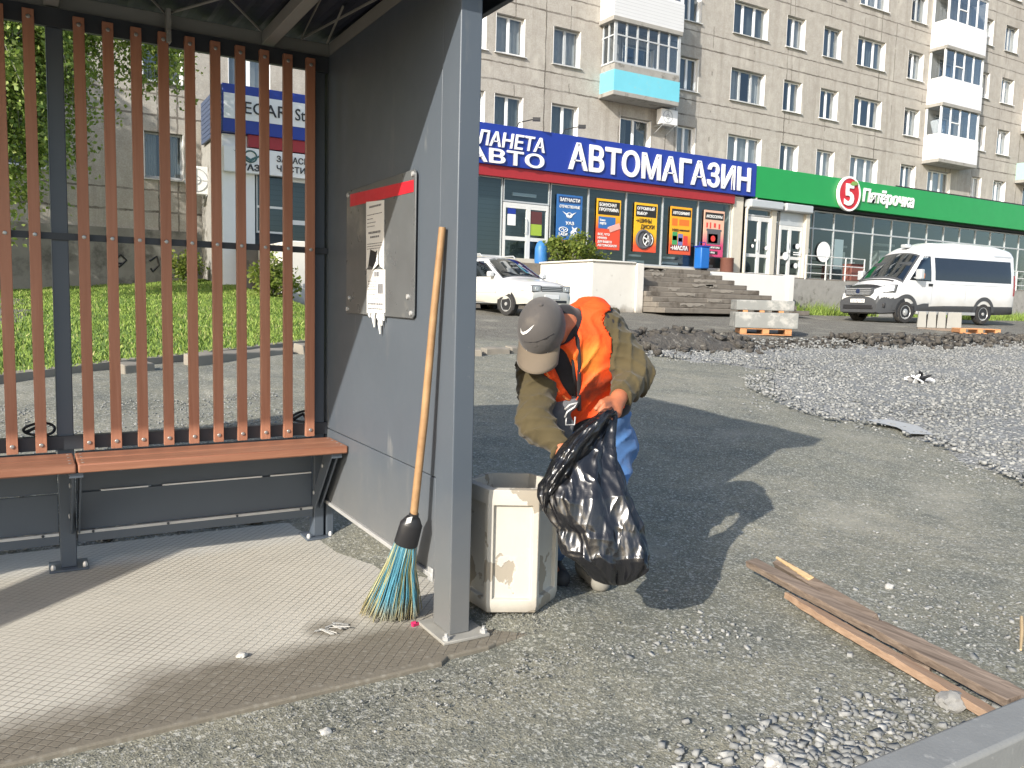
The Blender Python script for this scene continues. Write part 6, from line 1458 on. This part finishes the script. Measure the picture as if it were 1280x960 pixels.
def tree(name, label, base, H, limbs, n, size, hang, seed, lw=.12):
    base = Vector(base); r = random.Random(seed); root = thing(name, label, 'tree', base)
    tr = MB(); top = base+Vector((r.uniform(-.3, .5), r.uniform(-.3, .3), H)); pts = [base.lerp(top, k/6)+Vector((r.uniform(-.1, .1), r.uniform(-.1, .1), 0))*(k > 0) for k in range(7)]
    tr.tube(pts, [lw*(1.25-k*.17) for k in range(7)], 10); cl = []
    for (tx, ty, tz) in limbs:
        tip = Vector((tx, ty, tz)); s = pts[min(6, max(2, int((tz-base.z-1.2)/H*6)))]; mid = s.lerp(tip, .5)+Vector((0, 0, .5))
        tr.tube([s, mid, tip], [lw*.42, lw*.25, .012], 6)
        for k in range(9):                          # hanging sprays off each limb
            q = mid.lerp(tip, r.random()*1.05)+Vector((r.gauss(0, .45), r.gauss(0, .35), r.gauss(0, .25))); e = q+Vector((r.gauss(0, .2), r.gauss(0, .2), -abs(r.gauss(hang, hang*.5)))); 
            tr.tube([s.lerp(mid, .9) if k % 3 == 0 else q+Vector((0, 0, .05)), q, e], [.014, .010, .004], 4); cl.append((q, e))
    tr.build('trunk', M['bark'], root, world=True); P = []
    for i in range(n):
        q, e = cl[r.randrange(len(cl))]; t = r.random(); P.append((q.lerp(e, t)+Vector((r.gauss(0, .16+.1*t), r.gauss(0, .16+.1*t), r.gauss(0, .10))))[:])
    leaf_mesh('crown', np.array(P), size, M['leaf'], root)
tree('birch_tree', 'birch tree with hanging green sprays in front of the block, seen between the slats', (-1.6, 20.5, 1.3), 9,
     [(.2, 20.2, 4.4), (-.2, 19.6, 5.4), (.5, 20.6, 6.1), (1.2, 20.3, 6.9), (1.5, 20.8, 7.6), (.0, 20.3, 7.5), (2.2, 20.6, 8.0), (2.9, 20.5, 8.6), (3.4, 20.8, 9.0), (1.0, 19.9, 8.6), (.4, 21.0, 9.2), (2.1, 20.2, 9.4), (-1, 19.2, 6.5), (-1.2, 20.9, 4.9), (.9, 20.9, 5.0), (1.9, 21.0, 6.6), (-.4, 21.2, 3.9), (2.6, 20.0, 7.4), (3.6, 20.2, 8.0), (3.9, 20.4, 7.3), (1.4, 19.4, 7.9), (.6, 19.2, 6.6), (-.3, 18.6, 7.4), (4.4, 20.6, 8.8), (.3, 19.6, 5.6), (1.1, 20.2, 5.9), (-.9, 18.0, 4.6), (-.6, 18.6, 5.4), (-.2, 18.8, 6.2), (.3, 19.0, 7.0), (-.5, 19.4, 4.0)], 46000, .105, 1.0, 4)
tree('birch_tree', 'dense birch tree beyond the open end of the shelter, standing close to the apartment block', (-6.8, 22.6, 1.2), 9.5, [(-6.8+2.9*math.cos(a)*q, 22.6+1.7*math.sin(a)*q, z) for z, q in ((5.2, .8), (6.4, 1), (7.6, 1.1), (8.8, 1.05), (10, .9), (11, .6)) for a in (.3, 1.5, 2.6, 3.7, 4.7, 5.7)], 16000, .19, .9, 21, .16)
def bush(name, label, c, rx, ry, h, n, size, seed, stems=16):
    c = Vector(c); r = random.Random(seed); root = thing(name, label, 'bush', c); st = MB(); P = []
    for k in range(stems):
        a = r.uniform(0, 6.283); q = math.sqrt(r.random()); tip = c+Vector((rx*q*math.cos(a), ry*q*math.sin(a), h*(1.05-.55*q)*r.uniform(.7, 1.15))); s = c+Vector((rx*.3*q*math.cos(a), ry*.3*q*math.sin(a), 0)); m = s.lerp(tip, .6)+Vector((0, 0, h*.12))
        st.tube([s, m, tip], [.014, .010, .004], 5)
        for i in range(n//stems): t = r.random()**.7; p = s.lerp(m, t) if r.random() < .35 else m.lerp(tip, t); P.append((p+Vector((r.gauss(0, .09), r.gauss(0, .09), r.gauss(0, .07))))[:])
    st.build('stem', M['bark'], root, world=True); leaf_mesh('foliage', np.array(P), size, M['bush'], root, .0)
bush('bush', 'yellow-green bush growing behind the top of the whitewashed wall, below the blue poster', (15.05, 22.0, 2.44), 1.0, .55, 1.15, 2600, .12, 3, 26)
bush('bush', 'thin low weeds beside the bush behind the whitewashed wall', (16.3, 22.3, 2.44), .8, .3, .5, 700, .09, 5)
bush('bush', 'bright bush by the white wall end at the top of the grass bank', (4.75, 18.6, .95), .55, .5, 1.25, 1900, .10, 6, 22)
bush('bush', 'small dark bush against the plinth of the block, above the grass', (3.9, 24.6, 1.55), .5, .4, .8, 900, .10, 8)
# ================================================================== THE WORKER
def cloth(name, c, var=.2, rough=.9, scale=7, weave=260, bump=.25, dirt=None):
    t = NT(name); t.set(rough, 0, .2); t.b.inputs['Sheen Weight'].default_value = .15
    k = t.mix(t.noise(scale, 5, .6), tuple(x*(1-var) for x in c), tuple(min(1, x*(1+var)) for x in c))
    if dirt: k = t.mix(t.ramp(t.noise(dirt[1], 5, .6), [(dirt[2], 0), (dirt[2]+.15, .8)]), k, dirt[0])
    t.base(k); b = t.bump(t.noise(weave, 2), .15, .001); t.bump(t.noise(16, 4, .6, co=t.co((1, 1, 1)), dist=.6), bump, .012, b); return t.m
M['olive'] = cloth('olive_work_jacket', (.076, .060, .030), .28); M['shirt'] = cloth('black_shirt', (.022, .020, .022)); 
def vest_material():
    t = NT('orange_vest'); t.set(.75, 0, .25)
    k = t.mix(t.noise(6, 4), (.68, .050, .012), (.86, .105, .015))
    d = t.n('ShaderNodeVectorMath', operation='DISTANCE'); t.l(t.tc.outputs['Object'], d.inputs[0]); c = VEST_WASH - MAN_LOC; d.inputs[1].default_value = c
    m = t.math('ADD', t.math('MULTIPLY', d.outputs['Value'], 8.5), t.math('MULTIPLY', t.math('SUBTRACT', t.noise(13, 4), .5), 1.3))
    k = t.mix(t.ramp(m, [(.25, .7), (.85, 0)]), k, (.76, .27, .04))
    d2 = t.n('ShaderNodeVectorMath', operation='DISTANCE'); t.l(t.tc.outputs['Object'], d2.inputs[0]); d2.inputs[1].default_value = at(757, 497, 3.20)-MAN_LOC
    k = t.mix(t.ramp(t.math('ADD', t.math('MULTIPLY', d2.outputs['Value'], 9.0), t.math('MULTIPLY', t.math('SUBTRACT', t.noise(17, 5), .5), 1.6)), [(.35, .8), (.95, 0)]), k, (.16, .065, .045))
    t.base(k); b = t.bump(t.noise(300, 2), .12, .001); t.bump(t.noise(14, 4, .6, dist=.8), .45, .014, b); return t.m
M['jeans'] = cloth('blue_jeans', (.060, .145, .32), .35, scale=9); M['jeans_dark'] = cloth('dark_jeans', (.025, .045, .085), .25)
M['cap'] = cloth('charcoal_cap', (.085, .078, .074), .18, scale=9, bump=.1, dirt=((.13, .115, .10), 9, .55))
M['visor'] = cloth('faded_visor', (.15, .12, .088), .2, scale=9, bump=.05)
M['skin'] = simple('sunburnt_skin', (.40, .135, .062), .55, var=.14, scale=14, bump=.15, bscale=150, bdist=.001)
M['pouch'] = cloth('grey_pouch', (.12, .125, .135), .2); M['shoe'] = simple('dusty_grey_shoe', (.25, .235, .20), .85, var=.25, scale=14, bump=.3)
M['shoe_shaded'] = simple('shaded_shoe', (.03, .03, .032), .7, var=.25)  # darker copy of the shoe colour for the foot in shade
MAN_LOC = Vector((2.14, 2.93, 0))
VEST_WASH = at(738, 448, 3.14)
man = thing('person', 'worker in dark cap, orange vest and olive jacket bending over a black refuse sack', 'person', MAN_LOC)
DD = -.18                                       # the worker stands clear of the shade of the shelter panel
A_ = lambda px, py, d: np.array(at(px, py, d+DD)[:], np.float32)
nR, nU, nF = (np.array(v[:], np.float32) for v in (CR, CU, FWD))
def nrm(v): return v/np.linalg.norm(v)
# joints
shA, elA, wrA = A_(764, 414, 3.45), A_(794, 470, 3.42), A_(773, 498, 3.27)
shB, elB, wrB = A_(664, 462, 3.42), A_(669, 528, 3.26), A_(703, 563, 3.17)
neck, headc = A_(705, 405, 3.38), A_(677, 412, 3.27)
hipA, hipB = A_(762, 556, 3.72), A_(722, 560, 3.68)
ftA = np.array((2.105, 2.850, 0), np.float32); ftB = np.array((1.975, 2.96, 0), np.float32)
anA, anB = ftA+np.array((0, 0, .10), np.float32), ftB+np.array((0, 0, .10), np.float32)
knA, knB = A_(757, 640, 3.50), A_(706, 648, 3.46)
hf = nrm(-.20*nR-.76*nU-.62*nF); ht = -.05*nR+.62*nU-.78*nF; ht = nrm(ht-hf*(ht@hf)); hs = np.cross(hf, ht)   # face, crown, side
HX = np.stack([hf, ht, hs])

def torso(P, g=0.0):
    d = smin(seg(P, hipA, hipB, .105+g, .10+g), seg(P, A_(756, 500, 3.62), A_(712, 512, 3.58), .110+g, .105+g), .06)
    d = smin(d, seg(P, A_(757, 440, 3.50), A_(696, 470, 3.46), .112+g, .105+g), .08)
    d = smin(d, seg(P, A_(752, 412, 3.46), A_(690, 440, 3.39), .088+g, .085+g), .06)
    return smin(d, seg(P, A_(735, 405, 3.50), A_(700, 425, 3.46), .085+g, .085+g), .06)
def wr(P, f=55, a=.5, s=0):
    x, y, z = P[..., 0]+s, P[..., 1], P[..., 2]
    return (np.sin(f*z+2.2*np.sin(23*x+9*y)+1.3*np.sin(31*y))*.6+np.sin(f*.57*(x-y)+2.6*np.sin(19*z))*.5+np.sin(f*1.7*z+3*np.sin(29*(x+y)))*.25)*a*.01
def folds(P, s, e, f, a, ph=0):
    # sharp creases wound round a sleeve, deepest near the elbow
    ax = nrm(e-s); q = (P-s)@ax; o = np.cross(ax, nF); o = o/np.linalg.norm(o); u = (P-s)@o; w = (P-s)@np.cross(ax, o)
    k = f*q+9*u*np.sin(ph+1)+8*np.sin(14*u+ph)*.35+1.4*np.sin(26*w+9*q+ph)
    return a*((1-np.abs(np.sin(k)))**2.0-.25)*1.5+a*.8*((1-np.abs(np.sin(k*.43+1.7+ph+6*w)))**2-.25)
def arm(P, s, e, w, r0, r1, r2): return smin(seg(P, s, e, r0, r1), seg(P, e, w, r1, r2), .03)
# fingers: joint chains for each hand
fgA = []
for i in range(4):
    b0 = A_(765+i*2.4, 502+i*5.6, 3.225); m0 = A_(755+i*3.0, 506+i*6.0, 3.165-.002*i); m1 = A_(749.5+i*3.2, 514+i*5.5, 3.160); t0 = A_(753+i*3.0, 521+i*4.2, 3.185)
    fgA.append((b0, m0, m1, t0, (.0098, .0103, .010, .0088)[i]))
thA = (A_(761, 499, 3.25), A_(752, 503, 3.20), A_(745, 511, 3.185))
fgB = []
hd_ = nrm(A_(716, 588, 3.15)-wrB)
for i in range(4):
    o = nR*(i-1.5)*.019; b0 = wrB+hd_*.075+o*.9; fgB.append((b0, b0+hd_*.032-nF*.012+o*.15, b0+hd_*.055+nF*.004, b0+hd_*.060+nF*.026, (.0088, .0098, .0098, .009)[i]))
thB = (wrB+hd_*.03+nR*.03, wrB+hd_*.06+nR*.045-nF*.01, wrB+hd_*.085+nR*.035-nF*.015)
def bodyfn(P):
    h = ell(P, headc, HX, (.090, .102, .074)); jaw = ell(P, headc+hf*.035-ht*.062, HX, (.062, .058, .052)); d = smin(h, jaw, .03)
    d = smin(d, ell(P, headc+hf*.088-ht*.052, HX, (.022, .024, .014)), .015)                    # nose
    for s in (-1, 1):
        d = smin(d, ell(P, headc-hf*.010-ht*.022+hs*s*.082, HX, (.022, .034, .010)), .008)      # ears
        d = smin(d, ell(P, headc+hf*.075-ht*.035+hs*s*.035, HX, (.022, .018, .022)), .02)       # cheeks
    d = smin(d, ell(P, headc+hf*.088-ht*.066, HX, (.010, .006, .022)), .006)                    # mouth
    d = smin(d, seg(P, neck, headc-hf*.02-ht*.06, .062, .056), .035)
    d = smin(d, torso(P, -.03), .04)
    d = smin(d, arm(P, shA, elA, wrA, .055, .043, .029), .03); d = smin(d, arm(P, shB, elB, wrB, .055, .043, .029), .03)
    for h_, k_, a_, b_ in ((hipA, knA, anA, ftA), (hipB, knB, anB, ftB)):
        d = smin(d, smin(seg(P, h_, k_, .078, .056), seg(P, k_, a_, .054, .036), .03), .04); d = smin(d, seg(P, a_-np.array((0, 0, .04), np.float32), b_+np.array((-.06, -.16, .05), np.float32), .036, .028), .02)
    def hand(w, k, fg, th, up):
        q = smin(seg(P, w, k+up*.014, .026, .021), seg(P, w, k-up*.016, .026, .020), .02)
        f4 = None
        for b0, m0, m1, t0, r in fg:
            f = np.minimum(np.minimum(seg(P, b0, m0, r*1.12, r), seg(P, m0, m1, r, r*.95)), seg(P, m1, t0, r*.95, r*.82)); f4 = f if f4 is None else np.minimum(f4, f)
        q = smin(q, f4, .007); return smin(q, smin(seg(P, th[0], th[1], .0135, .0115), seg(P, th[1], th[2], .0115, .0095), .004), .010)
    kA = np.mean([f[0] for f in fgA], 0); kB = np.mean([f[0] for f in fgB], 0)
    d = smin(d, hand(wrA, kA, fgA, thA, nrm(fgA[0][0]-fgA[3][0])), .012); return smin(d, hand(wrB, kB, fgB, thB, nrm(fgB[0][0]-fgB[3][0])), .012)
def implicit(name, fn, lo, hi, h, mat, parent, smooth=180):
    V, Q = surfnet(fn, lo, hi, h); iv = np.array(root_matrix(parent).inverted()); V = V@iv[:3, :3].T+iv[:3, 3]
    return npmesh(name, V, Q, mat, parent, smooth=smooth)
allp = np.stack([shA, elA, wrA, shB, elB, wrB, headc, hipA, hipB, knA, knB, ftA, ftB]); LO, HI = allp.min(0)-.2, allp.max(0)+.2; LO[2] = -.02
implicit('body', bodyfn, LO, HI, .0068, M['skin'], man)
for s in (-1, 1):
    b = MB(); c = headc+hf*.090-ht*.012+hs*s*.032; b.lathe([(0, -.012), (.009, -.008), (.0125, 0), (.009, .008), (0, .012)], c, hf, 12, cap=False); b.mat(1).lathe([(.005, .0105), (0, .0125)], c, hf, 10, cap=False); b.build('eye', [PAPER, M['black_letter']], man, world=True)
implicit('hair', lambda P: smax(ell(P, headc, HX, (.102, .112, .080)), (P-headc)@hf+.012+.25*((P-headc)@ht), .01), headc-.15, headc+.15, .006, simple('grey_hair', (.10, .09, .085), .8, var=.4, scale=60, bump=.6, bscale=300), man)
implicit('shirt', lambda P: smin(torso(P, .002), seg(P, neck+nF*.02, headc-hf*.04-ht*.085, .078, .070), .03)+wr(P, 40, .25), LO, HI, .010, M['shirt'], man)
def jacket(P):
    a = arm(P, shA+nrm(A_(720, 420, 3.5)-shA)*.03, elA, wrA+nrm(elA-wrA)*.03, .096, .072, .046)
    b = arm(P, shB+nrm(A_(720, 420, 3.5)-shB)*.03, elB, wrB+nrm(elB-wrB)*.02, .080, .066, .044)
    a = a-folds(P, shA, elA, 40, .0065, .4)-folds(P, elA, wrA, 52, .005, 2)+wr(P, 40, .5, .3); b = b-folds(P, shB, elB, 42, .006, 1.3)-folds(P, elB, wrB, 54, .0055, 3)+wr(P, 40, .5, 1.1)
    # open cuffs
    a = smax(a, (P-(wrA+nrm(elA-wrA)*.018))@nrm(wrA-elA), .006); b = smax(b, (P-wrB)@nrm(wrB-elB), .006)
    return np.minimum(a, b)
jk = implicit('jacket', jacket, LO, HI, .0065, M['olive'], man)
wax = nrm(A_(722, 420, 3.42)-A_(742, 540, 3.66))                 # up along the trunk
def vest(P):
    d = torso(P, .020)+wr(P, 34, .6, .7)-folds(P, A_(735, 400, 3.4), A_(745, 520, 3.6), 26, .006, .9)
    d = smax(d, -((P-A_(735, 512, 3.55))@wax), .01)              # hem
    cut = np.minimum(seg(P, A_(694, 424, 3.20), A_(720, 499, 3.42), .078, .012), seg(P, A_(690, 410, 3.2), A_(700, 398, 3.40), .085, .088))
    d = smax(d, -cut, .004)
    d = smax(d, -arm(P, shA, elA, wrA, .098, .07, .05), .004)
    out = nrm(shA-shB); q = (P-shA)@out-.035                      # nothing of the vest outside the shoulder
    return smax(d, q, .006)
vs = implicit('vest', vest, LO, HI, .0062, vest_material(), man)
def surf(px, py, fn, d0=2.9, d1=3.9, off=.004):
    """first point of an implicit surface on the line of sight through a place in the photograph"""
    ds = np.arange(d0+DD, d1+DD, .003, dtype=np.float32); P = np.stack([A_(px, py, 1)*0]*len(ds)); base = np.array(CPOS[:], np.float32); dr = np.array(at(px, py, 1)[:], np.float32)-base
    P = base+ds[:, None]*dr; v = fn(P); k = np.argmax(v < 0)
    return Vector((base+dr*(ds[k]-off)).tolist()) if v[k] < 0 else at(px, py, 3.4+DD)
both = lambda P: np.minimum(vest(P), torso(P, .004))
b = MB(); b.tube([surf(x, y, both) for x, y in ((704, 386), (712, 396), (718, 408), (722, 425), (724, 450), (724, 475), (724, 500), (724, 512))], .0085, 8); b.tube([surf(x, y, both) for x, y in ((716, 450), (718, 475), (719, 498), (720, 510))], .006, 6); b.build('vest_trim', M['shirt'], vs, world=True, smooth=180)
b = MB(); b.tube([surf(x, y, both) for x, y in ((676, 452), (684, 468), (694, 484), (706, 497), (716, 503))], .005, 6); b.build('vest_trim', cloth('orange_binding', (.85, .22, .06)), vs, world=True, smooth=180)
# grey pouch and clasp hanging at the waist
def pouch(P): return smin(ell(P, A_(701, 528, 3.40), np.stack([nR, nU, nF]), (.052, .075, .03)), seg(P, A_(690, 505, 3.42), A_(714, 505, 3.42), .03, .03), .02)+wr(P, 60, .5)
implicit('waist_pouch', pouch, A_(701, 528, 3.40)-.16, A_(701, 528, 3.40)+.16, .006, M['pouch'], man)
b = MB(); b.tube([at(x, y, 3.145) for x, y in ((706, 512), (712, 506), (722, 503), (718, 509), (709, 515), (706, 522))], .004, 6); b.tube([at(x, y, 3.15) for x, y in ((708, 522), (707, 531), (718, 531), (719, 521))], .0035, 6); b.build('clasp', M['galv'], man, world=True, smooth=180)
def trousers(P):
    d = seg(P, hipA, hipB, .118, .112)
    d = smin(d, seg(P, A_(755, 522, 3.66), A_(720, 528, 3.62), .112, .105), .05)
    for h_, k_, a_ in ((hipA, knA, anA), (hipB, knB, anB)): d = smin(d, smin(seg(P, h_, k_, .102, .078), seg(P, k_, a_, .076, .062), .03), .03)
    d = smax(d, -(P[..., 2]-.055), .005)
    return smax(d+wr(P, 48, .6)-folds(P, hipA, knA, 34, .006, .2), (P-A_(738, 512, 3.6))@wax, .01)
implicit('trousers', trousers, LO, HI, .008, M['jeans'], man)
def shoe(name, f, mat):
    fw = nrm(np.array((-.30, -.95, 0), np.float32)); up = np.array((0, 0, 1), np.float32)
    def fn(P): 
        d = smin(seg(P, f+up*.045-fw*.01, f+fw*.17+up*.035, .050, .043), seg(P, f+up*.05, f+up*.10, .048, .046), .03); return smax(d, -(P[..., 2]-.0), .004)
    o = implicit(name, fn, f-.16, f+np.array((.25, .25, .2), np.float32)-fw*0, .0055, mat, man) if False else implicit(name, fn, np.minimum(f, f+fw*.2)-.08, np.maximum(f, f+fw*.2)+np.array((.08, .08, .17), np.float32), .0055, mat, man)
    return o
shoe('shoe', ftA, M['shoe']); shoe('shoe', ftB, M['shoe_shaded'])
# ---- cap
def capfn(P):
    d = ell(P, headc+ht*.012, HX, (.113, .118, .090)); d = np.maximum(d, -(ell(P, headc+ht*.012, HX, (.106, .111, .083))))
    return smax(d, -((P-headc)@nrm(ht+.30*hf)+.012), .004)
cp = implicit('cap', capfn, headc-.16, headc+.16, .0042, M['cap'], man)
b = MB(); v = []; n, m = 20, 6; c0 = headc+ht*.012
for j in range(m+1):
    for i in range(n+1):
        a = (i/n-.5)*2*1.12; s = j/m; ca, sa = math.cos(a), math.sin(a)
        r = c0+hf*.100*ca+hs*.086*sa-ht*.028; ext = hf*(.085*s*math.cos(a*.72))-ht*(.028*s+.030*s*sa*sa)
        v.append((r+ext).tolist())
b.add(v, [(j*(n+1)+i, j*(n+1)+i+1, (j+1)*(n+1)+i+1, (j+1)*(n+1)+i) for j in range(m) for i in range(n)])
vo = b.build('visor', M['visor'], cp, world=True, smooth=180); md = vo.modifiers.new('thick', 'SOLIDIFY'); md.thickness = .005; md.offset = 0
b = MB(); b.tube([surf(x, y, capfn, 2.9, 3.5, .002) for x, y in ((655, 427), (663, 428), (672, 427), (682, 423), (692, 417))], .0016, 5); b.build('seam', M['shirt'], cp, world=True, smooth=180)
b = MB(); b.lathe([(.009, 0), (.007, .005), (0, .007)], headc+ht*.130, ht, 12); b.build('button', M['cap'], cp, world=True)
# white tick on the front of the cap
up_ = [(650.6, 409.5), (652.0, 414.4), (654.0, 415.0), (657.5, 413.8), (662.0, 410.6), (668.0, 405.6)]; lo_ = [(650.6, 409.5), (650.9, 415.8), (653.6, 418.6), (657.8, 417.2), (662.6, 413.0), (668.0, 405.6)]
b = MB(); P0 = [surf(x, y, capfn, 2.9, 3.5, .005) for x, y in up_]; P1 = [surf(x, y, capfn, 2.9, 3.5, .005) for x, y in lo_]
b.add(P0+P1, [(i, i+1, i+7, i+6) for i in range(5)]); tk = b.build('emblem', simple('white_stitching', (.80, .79, .76), .6), cp, world=True, smooth=180)

# ================================================================== BLACK REFUSE SACK
def sack_material():
    t = NT('black_polythene'); t.set(.2, 0, .7); t.base(t.mix(t.noise(5, 3), (.006, .0065, .008), (.013, .013, .016)))
    a = t.noise(5, 2, .5, co=t.co((1.5, 1.5, .6)), dist=.9); c = t.math('ABSOLUTE', t.math('SUBTRACT', a, .5)); r = t.math('SUBTRACT', 1, t.math('MULTIPLY', c, 3.0))
    b2 = t.bump(r, .5, .022); v = t.vor(9, co=t.co((1, 1, .6)), feat='F1'); b3 = t.bump(v, .4, .03, b2); t.bump(t.noise(22, 2, .5, dist=1), .18, .006, b3)
    t.l(t.math('MULTIPLY_ADD', t.noise(8, 3), .22, .14), t.b.inputs['Roughness']); return t.m
M['sack'] = sack_material()
OUT = [(514, 751, 768), (522, 745, 769), (532, 736, 768), (545, 723, 768), (560, 709, 769), (575, 698, 771), (590, 690, 778), (605, 679, 785), (620, 678, 789), (640, 684, 796), (652, 691, 800), (662, 702, 804), (680, 706, 810), (694, 713, 811), (701, 726, 810), (710, 737, 806), (718, 744, 799), (725, 751, 791), (729, 758, 784), (731, 764, 776)]
sack = thing('refuse_sack', 'shiny black refuse sack held by the worker, hanging half full beside the concrete bin', 'refuse sack', at(745, 640, 2.94))
def ridg(x, y, z): return 1-abs(mnoise.noise((x, y, z)))*2.2
def make_sack():
    ys = [o[0] for o in OUT]; n, m = 170, 190; V = []
    for j in range(m+1):
        t = j/m; y = ys[0]+(ys[-1]-ys[0])*(t if t < .9 else .9+.1*math.sin((t-.9)/.1*math.pi/2)); L = np.interp(y, ys, [o[1] for o in OUT]); Rr = np.interp(y, ys, [o[2] for o in OUT])
        c, hw = (L+Rr)/2, (Rr-L)/2; d = float(np.interp(y, [514, 560, 620, 700, 731], [3.005, 2.955, 2.895, 2.87, 2.885])); th = hw*d/CF*float(np.interp(y, [514, 540, 600, 690, 731], [.75, .42, .32, .48, .7]))
        wx = hw*d/CF; C0 = at(c, y, d)
        for i in range(n):
            a = 2*math.pi*i/n; ca, sa = math.cos(a), math.sin(a); q = a*2.0
            f = min(1, hw/25)
            lng = .034*(ridg(math.cos(a)*2.2, math.sin(a)*2.2, y*.004+2)-.45)+.015*(ridg(math.cos(a)*4.6+y*.004, math.sin(a)*4.6, y*.007+7)-.45)
            blob = .020*(ridg(ca*2.1+y*.006, sa*2.1, y*.024+4)-.5)*float(np.interp(y, [560, 640, 700], [.3, .8, 1.3])); fine = .0012*(ridg(ca*7, sa*7, y*.03)-.5)
            k = 1+f*(lng+blob+fine)/max(wx, .02)*1.0
            ee = .82 if y > 560 else 1
            V.append((C0+CR*(wx*k*math.copysign(abs(ca)**ee, ca))+FWD*(-th*k*sa)+CU*(fine*.8+.012*mnoise.noise((ca*3, sa*3, y*.02))*f))[:])
    F = [(j*n+i, j*n+(i+1) % n, (j+1)*n+(i+1) % n, (j+1)*n+i) for j in range(m) for i in range(n)]
    iv = root_matrix(sack).inverted(); V = np.array([(iv@Vector(p))[:] for p in V]); V = np.vstack([V, V[-n:].mean(0)[None]]); 
    F = np.array(F+[(m*n+i, m*n+(i+1) % n, len(V)-1, len(V)-1) for i in range(n)][:0]); o = npmesh('bag', V, F, M['sack'], sack, smooth=180); return o
make_sack()
def rim():
    path = [(768, 513), (757, 520), (742, 537), (727, 553), (712, 571), (700, 588), (690, 604), (683, 620), (681, 640)]; wd = [10, 15, 22, 26, 27, 25, 20, 13, 6]
    n, m = 110, 34; V = []; s_ = np.linspace(0, len(path)-1, n+1)
    for i, s in enumerate(s_):
        k = np.arange(len(path)); x, y, w = np.interp(s, k, [p[0] for p in path]), np.interp(s, k, [p[1] for p in path]), np.interp(s, k, wd)
        x2, y2 = np.interp(min(s+.3, len(path)-1), k, [p[0] for p in path]), np.interp(min(s+.3, len(path)-1), k, [p[1] for p in path]); x1, y1 = np.interp(max(s-.3, 0), k, [p[0] for p in path]), np.interp(max(s-.3, 0), k, [p[1] for p in path])
        tx, ty = x2-x1, y2-y1; L = math.hypot(tx, ty); nx, ny = -ty/L, tx/L
        for j in range(m+1):
            u = j/m*2-1; rg = ridg(s*.45, u*2.0, 3)*.016+ridg(s*1.0, u*3.6, 8)*.006
            d = 2.885-.034*(1-u*u)+.02*abs(u)-rg+np.interp(s, [0, 1.5, 3, 5], [.095, .06, .03, 0]); V.append(at(x+nx*u*w*.62, y+ny*u*w*.62+mnoise.noise((s*2, u, 0))*2, d)[:])
    I = np.arange((n+1)*(m+1)).reshape(n+1, m+1); F = np.stack([I[:-1, :-1], I[:-1, 1:], I[1:, 1:], I[1:, :-1]], -1).reshape(-1, 4)
    iv = root_matrix(sack).inverted(); o = npmesh('rim', np.array([(iv@Vector(p))[:] for p in V]), F, M['sack'], sack, smooth=180); md = o.modifiers.new('thick', 'SOLIDIFY'); md.thickness = .002; return o
rim()
